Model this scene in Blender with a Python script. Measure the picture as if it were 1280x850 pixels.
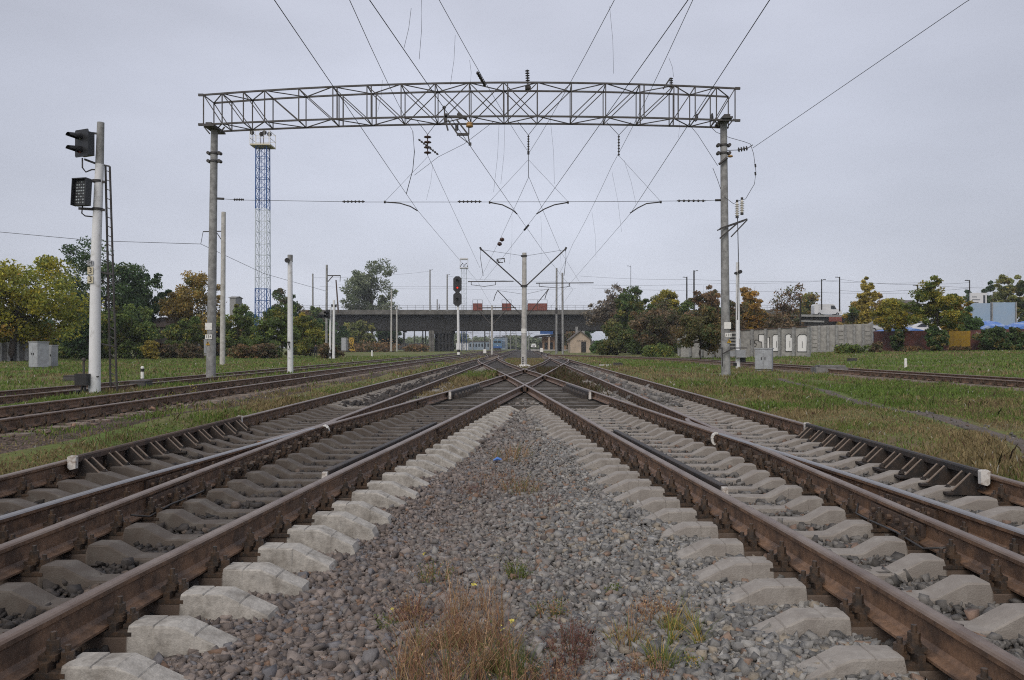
import bpy, bmesh, math, random
import numpy as np
from mathutils import Vector, Matrix
R = math.radians
random.seed(7)
rng = np.random.default_rng(11)
scene = bpy.context.scene
for o in list(bpy.data.objects):
    bpy.data.objects.remove(o)

# ------------------------------------------------------------------ camera
CAMZ = 1.37
cam_d = bpy.data.cameras.new("camera")
cam = bpy.data.objects.new("camera", cam_d)
scene.collection.objects.link(cam)
cam.location = (0, 0, CAMZ)
cam.rotation_euler = (R(90), 0, 0)
cam_d.sensor_width = 36
cam_d.lens = 36 * 1000 / 1280
cam_d.shift_x = -16 / 1280
cam_d.shift_y = 9 / 1280
cam_d.clip_start = 0.05
cam_d.clip_end = 6000
scene.camera = cam

# ------------------------------------------------------------------ world, sun, exposure
SUN_EL, SUN_AZ = R(42), R(200)
world = bpy.data.worlds.new("World")
scene.world = world
world.use_nodes = True
wn, wl = world.node_tree.nodes, world.node_tree.links
wn.clear()
w_out = wn.new("ShaderNodeOutputWorld")
w_bg = wn.new("ShaderNodeBackground")
w_sky = wn.new("ShaderNodeTexSky")
w_sky.sky_type = 'NISHITA'
w_sky.sun_disc = False
w_sky.sun_elevation = SUN_EL
w_sky.sun_rotation = SUN_AZ
w_sky.dust_density = 3
w_tc = wn.new("ShaderNodeTexCoord")
w_sep = wn.new("ShaderNodeSeparateXYZ")
w_ramp = wn.new("ShaderNodeValToRGB")
w_map = wn.new("ShaderNodeMapping")
w_map.inputs['Scale'].default_value = (1.4, 1.4, 4.0)
w_noise = wn.new("ShaderNodeTexNoise")
w_noise.inputs['Scale'].default_value = 2.2
w_noise.inputs['Detail'].default_value = 5
w_noise.inputs['Roughness'].default_value = 0.5
w_nr = wn.new("ShaderNodeMapRange")
w_nr.inputs[1].default_value = 0.3
w_nr.inputs[2].default_value = 0.7
w_nr.inputs[3].default_value = 0.90
w_nr.inputs[4].default_value = 1.06
w_mul = wn.new("ShaderNodeMixRGB")
w_mul.blend_type = 'MULTIPLY'
w_mul.inputs[0].default_value = 1
w_mix = wn.new("ShaderNodeMixRGB")
w_mix.inputs[0].default_value = 0.93
wl.new(w_tc.outputs['Generated'], w_sep.inputs[0])
wl.new(w_sep.outputs['Z'], w_ramp.inputs[0])
wl.new(w_tc.outputs['Generated'], w_map.inputs[0])
wl.new(w_map.outputs[0], w_noise.inputs['Vector'])
wl.new(w_noise.outputs['Fac'], w_nr.inputs[0])
wl.new(w_ramp.outputs[0], w_mul.inputs[1])
wl.new(w_nr.outputs[0], w_mul.inputs[2])
wl.new(w_sky.outputs[0], w_mix.inputs[1])
w_dot = wn.new("ShaderNodeVectorMath"); w_dot.operation = 'DOT_PRODUCT'      # sky painted brighter ahead and darker sideways, lens vignette included
w_dot.inputs[1].default_value = (-0.04, 0.965, 0.26)
w_az = wn.new("ShaderNodeMapRange"); w_az.interpolation_type = 'SMOOTHSTEP'
w_az.inputs[1].default_value = 0.80; w_az.inputs[2].default_value = 1.0; w_az.inputs[3].default_value = 0.70; w_az.inputs[4].default_value = 0.90
w_mul2 = wn.new("ShaderNodeMixRGB"); w_mul2.blend_type = 'MULTIPLY'; w_mul2.inputs[0].default_value = 1
wl.new(w_tc.outputs['Generated'], w_dot.inputs[0]); wl.new(w_dot.outputs['Value'], w_az.inputs[0])
wl.new(w_mul.outputs[0], w_mul2.inputs[1]); wl.new(w_az.outputs[0], w_mul2.inputs[2])
wl.new(w_mul2.outputs[0], w_mix.inputs[2])
wl.new(w_mix.outputs[0], w_bg.inputs[0])
wl.new(w_bg.outputs[0], w_out.inputs[0])
WS = 0.1
w_bg.inputs[1].default_value = WS            # cloud colours below are divided by this strength
cr = w_ramp.color_ramp
cr.elements[0].position = 0.0
cr.elements[1].position = 1.0
def wcol(e, c): e.color = (c[0] / WS, c[1] / WS, c[2] / WS, 1)
wcol(cr.elements[0], (0.64, 0.665, 0.745))
wcol(cr.elements[1], (0.62, 0.64, 0.70))
for p_, c_ in ((0.12, (0.595, 0.622, 0.715)), (0.28, (0.565, 0.592, 0.69)), (0.45, (0.54, 0.56, 0.65))):
    wcol(cr.elements.new(p_), c_)

sun_d = bpy.data.lights.new("sun", 'SUN')
sun = bpy.data.objects.new("sun", sun_d)
scene.collection.objects.link(sun)
sun_d.energy = 1.5
sun_d.angle = R(50)
sun_d.color = (1.0, 0.92, 0.82)
# direction towards the sun for the Nishita rotation (0 = +Y, clockwise)
sdir = Vector((math.sin(SUN_AZ) * math.cos(SUN_EL), math.cos(SUN_AZ) * math.cos(SUN_EL), math.sin(SUN_EL)))
sun.rotation_euler = sdir.to_track_quat('Z', 'Y').to_euler()
vs = scene.view_settings
vs.view_transform = 'Standard'
vs.look = 'None'
vs.exposure = 0.36
vs.gamma = 1
vs.use_curve_mapping = False
scene.cycles.use_denoising = False
scene.cycles.filter_width = 1.1
scene.cycles.max_bounces = 5
scene.cycles.diffuse_bounces = 2
scene.cycles.glossy_bounces = 2
scene.cycles.transmission_bounces = 2
scene.cycles.transparent_max_bounces = 4
scene.cycles.volume_bounces = 0

# ------------------------------------------------------------------ helpers
COL = scene.collection

def W(x, y, Y):
    """pixel of the 1280x850 photograph at depth Y -> world point"""
    return Vector(((x - 656) * Y / 1000, Y, CAMZ - (y - 434) * Y / 1000))

def sstep(a, b, x):
    t = np.clip((x - a) / (b - a), 0, 1)
    return t * t * (3 - 2 * t)

def gz(x, y):
    """terrain height"""
    x = np.asarray(x, float); y = np.asarray(y, float)
    l = -0.22 + 0.31 * sstep(-4.85, -6.3, x) - 0.08 * sstep(-9.8, -12.5, x)
    r = -0.22 + 0.30 * sstep(4.45, 5.6, x) + 0.9 * sstep(12, 46, x)
    z = np.where(x < 0, l, r)
    und = 0.035 * np.sin(x * 0.9 + 1.3) * np.sin(y * 0.55) + 0.02 * np.sin(x * 2.3 + y * 1.1)
    return z + und * sstep(5.2, 6.5, np.abs(x))

def ground(x, y):
    """world point where the ray through a photo pixel meets the terrain"""
    lo = None
    Y = 3.0
    while Y < 400:
        X = (x - 656) * Y / 1000
        if CAMZ - (y - 434) * Y / 1000 <= float(gz(X, Y)):
            break
        Y *= 1.01
    X = (x - 656) * Y / 1000
    return Vector((X, Y, float(gz(X, Y))))

class MB:
    """collects faces, builds one mesh object"""
    def __init__(s): s.v = []; s.f = []; s.m = []; s.s = []
    def add(s, vs_, fs, m=0, sm=False):
        b = len(s.v); s.v += [tuple(p) for p in vs_]
        for f in fs:
            s.f.append(tuple(b + i for i in f)); s.m.append(m); s.s.append(sm)
    def box(s, c, d, m=0, rot=None, taper=1.0):
        hx, hy, hz = d[0] / 2, d[1] / 2, d[2] / 2
        P = [(-hx, -hy, -hz), (hx, -hy, -hz), (hx, hy, -hz), (-hx, hy, -hz),
             (-hx * taper, -hy * taper, hz), (hx * taper, -hy * taper, hz), (hx * taper, hy * taper, hz), (-hx * taper, hy * taper, hz)]
        P = [Vector(p) for p in P]
        if rot is not None: P = [rot @ p for p in P]
        c = Vector(c)
        s.add([p + c for p in P], [(0, 3, 2, 1), (4, 5, 6, 7), (0, 1, 5, 4), (1, 2, 6, 5), (2, 3, 7, 6), (3, 0, 4, 7)], m)
    def bbox(s, a, b, m=0):
        s.box([(a[i] + b[i]) / 2 for i in range(3)], [abs(b[i] - a[i]) for i in range(3)], m)
    def tube(s, p0, p1, r0, r1=None, n=8, m=0, cap=True, sm=True):
        r1 = r0 if r1 is None else r1
        p0 = Vector(p0); p1 = Vector(p1)
        d = (p1 - p0)
        if d.length < 1e-6: return
        d.normalize()
        a = d.orthogonal().normalized(); b = d.cross(a)
        V = []
        for p, r in ((p0, r0), (p1, r1)):
            for i in range(n):
                t = 2 * math.pi * i / n
                V.append(p + (a * math.cos(t) + b * math.sin(t)) * r)
        s.add(V, [(i, (i + 1) % n, n + (i + 1) % n, n + i) for i in range(n)], m, sm and n > 4)
        if cap:
            s.add(V[:n], [tuple(reversed(range(n)))], m)
            s.add(V[n:], [tuple(range(n))], m)
    def path(s, pts, r, n=5, m=0):
        pts = [Vector(p) for p in pts]
        N = len(pts); V = []
        rr = r if isinstance(r, (list, tuple)) else [r] * N
        for k, p in enumerate(pts):
            d = (pts[min(k + 1, N - 1)] - pts[max(k - 1, 0)]).normalized()
            a = d.cross(Vector((0, 0, 1)))
            if a.length < 1e-3: a = d.cross(Vector((1, 0, 0)))
            a.normalize(); b = d.cross(a)
            for i in range(n):
                t = 2 * math.pi * i / n
                V.append(p + (a * math.cos(t) + b * math.sin(t)) * rr[k])
        F = []
        for k in range(N - 1):
            for i in range(n):
                F.append((k * n + i, k * n + (i + 1) % n, (k + 1) * n + (i + 1) % n, (k + 1) * n + i))
        F.append(tuple(range(n - 1, -1, -1))); F.append(tuple(range((N - 1) * n, N * n)))
        s.add(V, F, m, True)
    def bar(s, p0, p1, w, h=None, m=0):
        """rectangular bar"""
        h = h or w
        p0 = Vector(p0); p1 = Vector(p1); d = (p1 - p0).normalized()
        a = d.cross(Vector((0, 0, 1)))
        if a.length < 1e-3: a = Vector((1, 0, 0))
        a.normalize(); b = a.cross(d)
        V = []
        for p in (p0, p1):
            for sx, sy in ((-1, -1), (1, -1), (1, 1), (-1, 1)):
                V.append(p + a * sx * w / 2 + b * sy * h / 2)
        s.add(V, [(0, 1, 2, 3)[::-1], (4, 5, 6, 7), (0, 1, 5, 4), (1, 2, 6, 5), (2, 3, 7, 6), (3, 0, 4, 7)], m)
    def lathe(s, c, prof, n=12, m=0, axis=None):
        """prof: (r, z) pairs from bottom to top"""
        c = Vector(c)
        q = Vector((0, 0, 1)).rotation_difference(Vector(axis).normalized()) if axis is not None else None
        V = []
        for r, z in prof:
            for i in range(n):
                t = 2 * math.pi * i / n
                p = Vector((r * math.cos(t), r * math.sin(t), z))
                if q: p = q @ p
                V.append(c + p)
        F = []
        for k in range(len(prof) - 1):
            for i in range(n):
                F.append((k * n + i, k * n + (i + 1) % n, (k + 1) * n + (i + 1) % n, (k + 1) * n + i))
        s.add(V, F, m, True)
        s.add(V[:n], [tuple(range(n - 1, -1, -1))], m); s.add(V[-n:], [tuple(range(n))], m)
    def prism(s, poly, axis, a, b, m=0):
        """poly of 2-D points extruded along axis ('x': (y,z), 'y': (x,z), 'z': (x,y)) from a to b"""
        n = len(poly)
        def P(p, t):
            return {'x': (t, p[0], p[1]), 'y': (p[0], t, p[1]), 'z': (p[0], p[1], t)}[axis]
        V = [P(p, a) for p in poly] + [P(p, b) for p in poly]
        s.add(V, [tuple(range(n)), tuple(range(2 * n - 1, n - 1, -1))] + [(i, n + i, n + (i + 1) % n, (i + 1) % n) for i in range(n)], m)
    def sweep(s, prof, path, m=0, mats=None, smooth=True):
        """closed profile [(off, z)] swept along [(x, y, z)] staying vertical"""
        path = [Vector(p) for p in path]; N = len(path); n = len(prof); V = []
        for k, p in enumerate(path):
            d = path[min(k + 1, N - 1)] - path[max(k - 1, 0)]
            a = Vector((d.y, -d.x, 0)).normalized()
            for o, z in prof: V.append(p + a * o + Vector((0, 0, z)))
        b = len(s.v); s.v += [tuple(v) for v in V]
        for k in range(N - 1):
            for i in range(n):
                s.f.append((b + k * n + i, b + k * n + (i + 1) % n, b + (k + 1) * n + (i + 1) % n, b + (k + 1) * n + i))
                s.m.append(mats[i] if mats else m); s.s.append(False)
        s.f.append(tuple(b + i for i in range(n - 1, -1, -1))); s.m.append(m); s.s.append(False)
        s.f.append(tuple(b + (N - 1) * n + i for i in range(n))); s.m.append(m); s.s.append(False)
    def build(s, name, mats, parent=None, loc=None):
        me = bpy.data.meshes.new(name)
        v = s.v
        if loc is not None:
            v = [(p[0] - loc[0], p[1] - loc[1], p[2] - loc[2]) for p in s.v]
        me.from_pydata(v, [], s.f)
        mats = mats if isinstance(mats, (list, tuple)) else [mats]
        for m in mats: me.materials.append(m)
        me.polygons.foreach_set('material_index', s.m)
        me.polygons.foreach_set('use_smooth', s.s)
        me.update()
        bm = bmesh.new(); bm.from_mesh(me)
        bmesh.ops.recalc_face_normals(bm, faces=bm.faces)
        bm.to_mesh(me); bm.free()
        o = bpy.data.objects.new(name, me); COL.objects.link(o)
        if loc is not None: o.location = loc
        if parent is not None:
            o.parent = parent
            if loc is None:
                o.matrix_parent_inverse = parent_inv(parent)
        return o

def parent_inv(p):
    M = Matrix.Identity(4)
    q = p
    chain = []
    while q is not None:
        chain.append(q); q = q.parent
    for q in reversed(chain):
        M = M @ q.matrix_parent_inverse @ Matrix.LocRotScale(q.location, q.rotation_euler, q.scale)
    return M.inverted()

def tag(o, label=None, cat=None, group=None, kind=None):
    if label: o['label'] = label
    if cat: o['category'] = cat
    if group: o['group'] = group
    if kind: o['kind'] = kind
    return o

def thing(name, loc, label, cat, group=None, rz=0):
    o = bpy.data.objects.new(name, None); COL.objects.link(o)
    o.empty_display_size = 0.2
    o.location = loc; o.rotation_euler = (0, 0, rz)
    return tag(o, label, cat, group)

def mesh_np(name, V, F, mat, cols=None, parent=None, smooth=False):
    """big meshes: V (n,3), F (m,k), cols (n,3) or (n,) -> colour attribute 'tint'"""
    me = bpy.data.meshes.new(name)
    V = np.ascontiguousarray(V, np.float32); F = np.ascontiguousarray(F, np.int32)
    k = F.shape[1]
    me.vertices.add(len(V)); me.vertices.foreach_set('co', V.ravel())
    me.loops.add(F.size); me.loops.foreach_set('vertex_index', F.ravel())
    me.polygons.add(len(F))
    me.polygons.foreach_set('loop_start', np.arange(0, F.size, k, dtype=np.int32))
    if smooth: me.polygons.foreach_set('use_smooth', np.ones(len(F), bool))
    me.update(calc_edges=True)
    if cols is not None:
        a = me.color_attributes.new('tint', 'FLOAT_COLOR', 'POINT')
        c = np.ones((len(V), 4), np.float32)
        cols = np.asarray(cols, np.float32)
        c[:, :3] = cols[:, None] if cols.ndim == 1 else cols
        a.data.foreach_set('color', c.ravel())
    for m in (mat if isinstance(mat, (list, tuple)) else [mat]): me.materials.append(m)
    o = bpy.data.objects.new(name, me); COL.objects.link(o)
    if parent is not None:
        o.parent = parent; o.matrix_parent_inverse = parent_inv(parent)
    return o

def copy_tree(o, parent=None):
    c = o.copy(); COL.objects.link(c)
    if parent is not None: c.parent = parent
    for ch in list(o.children): copy_tree(ch, c)
    return c

def text_mesh(name, body, size, mat, parent, M, extrude=0.002):
    """flat lettering as a mesh child; M places the x-right y-up text plane"""
    cu = bpy.data.curves.new(name, 'FONT')
    cu.body = body; cu.size = size; cu.align_x = 'CENTER'; cu.align_y = 'CENTER'; cu.extrude = extrude
    t = bpy.data.objects.new(name + '_curve', cu); COL.objects.link(t)
    dg = bpy.context.evaluated_depsgraph_get()
    me = bpy.data.meshes.new_from_object(t.evaluated_get(dg))
    bpy.data.objects.remove(t); bpy.data.curves.remove(cu)
    me.transform(M); me.materials.clear(); me.materials.append(mat)
    o = bpy.data.objects.new(name, me); COL.objects.link(o)
    o.parent = parent; o.matrix_parent_inverse = parent_inv(parent)
    return o

# ------------------------------------------------------------------ materials
def mat(name, col, rough=0.7, metal=0.0, noise=0.0, scale=8.0, col2=None, bump=0.0, bscale=None, spec=0.5, lo=0.4, hi=0.6, tint=False, stain=None, detail=6):
    m = bpy.data.materials.new(name); m.use_nodes = True
    N, L = m.node_tree.nodes, m.node_tree.links
    b = N['Principled BSDF']
    b.inputs['Roughness'].default_value = rough
    b.inputs['Metallic'].default_value = metal
    b.inputs['Specular IOR Level'].default_value = spec
    col = tuple(col) + (1,)
    b.inputs['Base Color'].default_value = col
    src = None
    tc = N.new('ShaderNodeTexCoord')
    geo = N.new('ShaderNodeNewGeometry')
    if col2 is not None:
        n = N.new('ShaderNodeTexNoise'); n.inputs['Scale'].default_value = scale; n.inputs['Detail'].default_value = detail
        n.inputs['Roughness'].default_value = 0.65
        L.new(geo.outputs['Position'], n.inputs['Vector'])
        r = N.new('ShaderNodeMapRange'); r.inputs[1].default_value = lo; r.inputs[2].default_value = hi
        L.new(n.outputs['Fac'], r.inputs[0])
        mx = N.new('ShaderNodeMixRGB'); mx.inputs[1].default_value = col; mx.inputs[2].default_value = tuple(col2) + (1,)
        L.new(r.outputs[0], mx.inputs[0]); src = mx.outputs[0]
    if noise:
        n = N.new('ShaderNodeTexNoise'); n.inputs['Scale'].default_value = scale * 5; n.inputs['Detail'].default_value = 8
        n.inputs['Roughness'].default_value = 0.7
        L.new(geo.outputs['Position'], n.inputs['Vector'])
        r = N.new('ShaderNodeMapRange'); r.inputs[1].default_value = 0.25; r.inputs[2].default_value = 0.75
        r.inputs[3].default_value = 1 - noise; r.inputs[4].default_value = 1 + noise
        L.new(n.outputs['Fac'], r.inputs[0])
        mx = N.new('ShaderNodeMixRGB'); mx.blend_type = 'MULTIPLY'; mx.inputs[0].default_value = 1
        if src is not None: L.new(src, mx.inputs[1])
        else: mx.inputs[1].default_value = col
        L.new(r.outputs[0], mx.inputs[2]); src = mx.outputs[0]
    if tint:
        a = N.new('ShaderNodeVertexColor'); a.layer_name = 'tint'
        if src is not None:
            mx = N.new('ShaderNodeMixRGB'); mx.blend_type = 'MULTIPLY'; mx.inputs[0].default_value = 1
            L.new(src, mx.inputs[1]); L.new(a.outputs[0], mx.inputs[2]); src = mx.outputs[0]
        else: src = a.outputs[0]
    if stain is not None:
        a = N.new('ShaderNodeVertexColor'); a.layer_name = 'tint'
        n = N.new('ShaderNodeTexNoise'); n.inputs['Scale'].default_value = 9; n.inputs['Detail'].default_value = 6
        L.new(geo.outputs['Position'], n.inputs['Vector'])
        ad = N.new('ShaderNodeMath'); ad.operation = 'MULTIPLY_ADD'; ad.inputs[1].default_value = 0.9; ad.inputs[2].default_value = -0.45
        L.new(n.outputs['Fac'], ad.inputs[0])
        sp = N.new('ShaderNodeSeparateColor'); L.new(a.outputs[0], sp.inputs[0])
        for ch, cc in stain:
            ad2 = N.new('ShaderNodeMath'); ad2.operation = 'ADD'; ad2.use_clamp = True
            L.new(sp.outputs[ch], ad2.inputs[0]); L.new(ad.outputs[0], ad2.inputs[1])
            mu = N.new('ShaderNodeMath'); mu.operation = 'MINIMUM'
            sc_ = N.new('ShaderNodeMath'); sc_.operation = 'MULTIPLY'; sc_.inputs[1].default_value = 1.6
            L.new(sp.outputs[ch], sc_.inputs[0])
            L.new(ad2.outputs[0], mu.inputs[0]); L.new(sc_.outputs[0], mu.inputs[1])
            mx = N.new('ShaderNodeMixRGB'); mx.inputs[2].default_value = tuple(cc) + (1,)
            L.new(mu.outputs[0], mx.inputs[0])
            if src is not None: L.new(src, mx.inputs[1])
            else: mx.inputs[1].default_value = col
            src = mx.outputs[0]
    if src is not None: L.new(src, b.inputs['Base Color'])
    if bump:
        n = N.new('ShaderNodeTexNoise'); n.inputs['Scale'].default_value = bscale or scale * 4; n.inputs['Detail'].default_value = 8
        L.new(geo.outputs['Position'], n.inputs['Vector'])
        bp = N.new('ShaderNodeBump'); bp.inputs['Strength'].default_value = bump; bp.inputs['Distance'].default_value = 0.02
        L.new(n.outputs['Fac'], bp.inputs['Height']); L.new(bp.outputs[0], b.inputs['Normal'])
    return m

def leaf_mat(name):
    m = bpy.data.materials.new(name); m.use_nodes = True
    N, L = m.node_tree.nodes, m.node_tree.links
    b = N['Principled BSDF']; b.inputs['Roughness'].default_value = 0.6; b.inputs['Specular IOR Level'].default_value = 0.25
    a = N.new('ShaderNodeVertexColor'); a.layer_name = 'tint'
    L.new(a.outputs[0], b.inputs['Base Color'])
    t = N.new('ShaderNodeBsdfTranslucent'); L.new(a.outputs[0], t.inputs['Color'])
    mx = N.new('ShaderNodeMixShader'); mx.inputs[0].default_value = 0.3
    L.new(b.outputs[0], mx.inputs[1]); L.new(t.outputs[0], mx.inputs[2])
    L.new(mx.outputs[0], N['Material Output'].inputs['Surface'])
    return m

M = {}
M['leaf'] = leaf_mat('leaf')
M['bark'] = mat('bark', (0.05, 0.04, 0.032), 0.9, noise=0.4, scale=3)
M['bark_pale'] = mat('bark_pale', (0.16, 0.14, 0.12), 0.9, noise=0.4, scale=3)
M['concrete'] = mat('concrete', (0.31, 0.312, 0.31), 0.85, noise=0.16, scale=4, col2=(0.19, 0.19, 0.188), bump=0.25, bscale=60)
M['concrete_pale'] = mat('concrete_pale', (0.50, 0.49, 0.47), 0.85, noise=0.14, scale=4, col2=(0.38, 0.37, 0.35), bump=0.2, bscale=60)
M['concrete_dark_and_shade'] = mat('concrete_dark_and_shade', (0.028, 0.027, 0.026), 0.9, noise=0.2, scale=1.5, col2=(0.016, 0.016, 0.016))  # dark concrete; on the bridge it paints in the shade under the deck
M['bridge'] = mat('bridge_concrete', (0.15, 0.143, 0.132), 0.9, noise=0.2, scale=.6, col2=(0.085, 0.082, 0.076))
M['timber_pale'] = mat('timber_weathered', (0.14, 0.128, 0.118), 0.9, noise=0.35, scale=4, col2=(0.08, 0.07, 0.062))
M['whitewash'] = mat('whitewash', (0.70, 0.71, 0.73), 0.8, noise=0.12, scale=5, col2=(0.40, 0.39, 0.37), lo=0.56, hi=0.75, bump=0.2, bscale=80)
M['white'] = mat('white_paint', (0.74, 0.74, 0.72), 0.6, noise=0.12, scale=12, col2=(0.50, 0.47, 0.42), lo=0.5, hi=0.7)
M['black'] = mat('black_paint', (0.016, 0.016, 0.018), 0.55, noise=0.3, scale=8)
M['blackgloss'] = mat('signal_black', (0.02, 0.021, 0.024), 0.4, noise=0.3, scale=6)
M['steel'] = mat('galvanised_steel', (0.068, 0.067, 0.070), 0.65, 0.0, noise=0.25, scale=3, col2=(0.05, 0.042, 0.037))
M['darksteel'] = mat('dark_steel', (0.045, 0.042, 0.042), 0.55, 0.2, noise=0.3, scale=6)
M['wire'] = mat('wire', (0.03, 0.03, 0.032), 0.6, 0.2)
M['rust'] = mat('rust', (0.105, 0.066, 0.045), 0.75, 0.0, noise=0.28, scale=7, col2=(0.06, 0.042, 0.034), bump=0.2, bscale=90)
M['rail_side'] = mat('rail_side', (0.205, 0.122, 0.076), 0.58, 0.0, noise=0.38, scale=6, col2=(0.095, 0.060, 0.042), bump=0.12, bscale=120, spec=0.45)
M['rail_top'] = mat('rail_top', (0.25, 0.19, 0.15), 0.38, 0.55, noise=0.16, scale=2.5, col2=(0.17, 0.115, 0.085), spec=0.5)
M['rail_bright'] = mat('rail_bright', (0.30, 0.285, 0.28), 0.34, 0.8, noise=0.12, scale=2)
M['fastening'] = mat('fastening', (0.042, 0.034, 0.029), 0.55, 0.1, noise=0.4, scale=18, col2=(0.088, 0.056, 0.036))
M['guard'] = mat('guard_black', (0.022, 0.02, 0.02), 0.6, noise=0.3, scale=9, col2=(0.05, 0.037, 0.03))
M['sleeper'] = mat('sleeper_concrete', (0.385, 0.365, 0.335), 0.9, noise=0.32, scale=7, col2=(0.20, 0.182, 0.16), lo=.46, hi=.70, bump=0.22, bscale=110,
                   stain=(('Red', (0.058, 0.046, 0.038)), ('Green', (0.085, 0.055, 0.038)), ('Blue', (0.235, 0.21, 0.19))))
M['timber'] = mat('timber', (0.055, 0.048, 0.042), 0.85, noise=0.4, scale=4, col2=(0.10, 0.088, 0.078))
M['old_sleeper'] = mat('old_sleeper', (0.24, 0.20, 0.165), 0.9, noise=0.3, scale=6, col2=(0.14, 0.11, 0.09))
M['rib_edge'] = mat('pale_rib_edge', (0.22, 0.17, 0.135), 0.7, noise=0.3, scale=12)  # paler tone for the sloping edges of the ribs
M['stone'] = mat('stone', (1, 1, 1), 0.85, noise=0.25, scale=12, tint=True, bump=0.3, bscale=150)
M['cabinet'] = mat('cabinet_grey', (0.30, 0.315, 0.335), 0.55, noise=0.1, scale=3, col2=(0.25, 0.26, 0.275))
M['cabinet_light'] = mat('cabinet_light', (0.37, 0.39, 0.42), 0.6, noise=0.15, scale=4, col2=(0.29, 0.30, 0.32))
M['blue'] = mat('blue_paint', (0.02, 0.085, 0.30), 0.55, noise=0.1, scale=2, col2=(0.035, 0.12, 0.33))
M['paleblue'] = mat('faded_blue_paint', (0.60, 0.66, 0.72), 0.6, noise=0.1, scale=2)
M['cream'] = mat('cream_paint', (0.55, 0.50, 0.36), 0.7, noise=0.12, scale=2)
M['porcelain'] = mat('porcelain', (0.62, 0.60, 0.55), 0.25, noise=0.1, scale=10)
M['brownglaze'] = mat('brown_glaze', (0.045, 0.018, 0.012), 0.25)
M['ochre'] = mat('ochre_ceramic', (0.36, 0.21, 0.07), 0.4)
M['glass'] = mat('dark_glass', (0.02, 0.025, 0.03), 0.12, spec=0.7)
M['lens'] = mat('signal_lens', (0.10, 0.105, 0.11), 0.15)
M['lens_dim'] = mat('lamp_dots', (0.30, 0.34, 0.36), 0.3)
M['redlens'] = mat('red_lens', (0.16, 0.012, 0.01), 0.2)
def emis(name, c, s):
    m = bpy.data.materials.new(name); m.use_nodes = True
    b = m.node_tree.nodes['Principled BSDF']
    b.inputs['Base Color'].default_value = (0.02, 0.005, 0.005, 1)
    b.inputs['Emission Color'].default_value = tuple(c) + (1,); b.inputs['Emission Strength'].default_value = s
    return m
M['redlamp'] = emis('red_signal_lamp', (1.0, 0.06, 0.04), 0.9)
M['whitelamp'] = emis('white_lamp', (1.0, 0.95, 0.9), 0.8)
M['yellow'] = mat('yellow_paint', (0.44, 0.27, 0.02), 0.6, noise=0.25, scale=1.5, col2=(0.30, 0.18, 0.03))
M['graffiti_white'] = mat('graffiti_white', (0.80, 0.80, 0.80), 0.7)
M['paint_worn'] = mat('worn_white_paint', (0.60, 0.58, 0.55), 0.7, noise=0.2, scale=20, col2=(0.30, 0.25, 0.21), lo=0.48, hi=0.64)
M['oxide'] = mat('oxide_red', (0.12, 0.042, 0.034), 0.75, noise=0.3, scale=1.2, col2=(0.05, 0.024, 0.022))
M['brickred'] = mat('red_screen', (0.22, 0.058, 0.042), 0.8, noise=0.2, scale=1.0, col2=(0.15, 0.05, 0.04))
M['beige'] = mat('beige_plaster', (0.46, 0.37, 0.29), 0.9, noise=0.12, scale=1.0, col2=(0.38, 0.31, 0.25))
M['roof_grey'] = mat('roof_grey', (0.13, 0.115, 0.105), 0.85, noise=0.25, scale=1.5, col2=(0.09, 0.075, 0.07))
M['roof_brown'] = mat('roof_brown', (0.12, 0.08, 0.065), 0.85, noise=0.3, scale=1.5, col2=(0.2, 0.17, 0.15))
M['tan'] = mat('tan_wall', (0.30, 0.19, 0.12), 0.85, noise=0.12, scale=.6)
M['skyblue'] = mat('skyblue_panel', (0.27, 0.38, 0.52), 0.6, noise=0.06, scale=.6, col2=(0.30, 0.39, 0.50))
M['tarp'] = mat('blue_tarp', (0.08, 0.19, 0.52), 0.5, noise=0.2, scale=1.2, col2=(0.30, 0.38, 0.55), lo=0.5, hi=0.62)
M['trainblue'] = mat('train_blue', (0.11, 0.20, 0.31), 0.45, noise=0.08, scale=1)
M['cloth'] = mat('dark_cloth', (0.018, 0.02, 0.027), 0.85, noise=0.2, scale=20)
M['trouser'] = mat('dark_trousers', (0.022, 0.022, 0.024), 0.85)
M['skin'] = mat('skin', (0.42, 0.26, 0.19), 0.6)
M['bird'] = mat('bird_feathers', (0.03, 0.03, 0.034), 0.7, noise=0.3, scale=30)
M['tyre'] = mat('tyre', (0.02, 0.02, 0.02), 0.85)
M['carwhite'] = mat('car_white', (0.62, 0.63, 0.65), 0.35)
M['cardark'] = mat('car_dark', (0.06, 0.07, 0.09), 0.35)
M['carsilver'] = mat('car_silver', (0.36, 0.37, 0.39), 0.35, 0.4)
M['hazed_blue'] = mat('haze_paled_blue', (0.16, 0.21, 0.28), 0.7, noise=0.3, scale=.4, col2=(0.25, 0.30, 0.36))  # blue walls paled, distance haze mixed into the colour
M['wagon'] = mat('wagon', (0.045, 0.045, 0.05), 0.8, noise=0.3, scale=.5, col2=(0.09, 0.07, 0.06))
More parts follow.
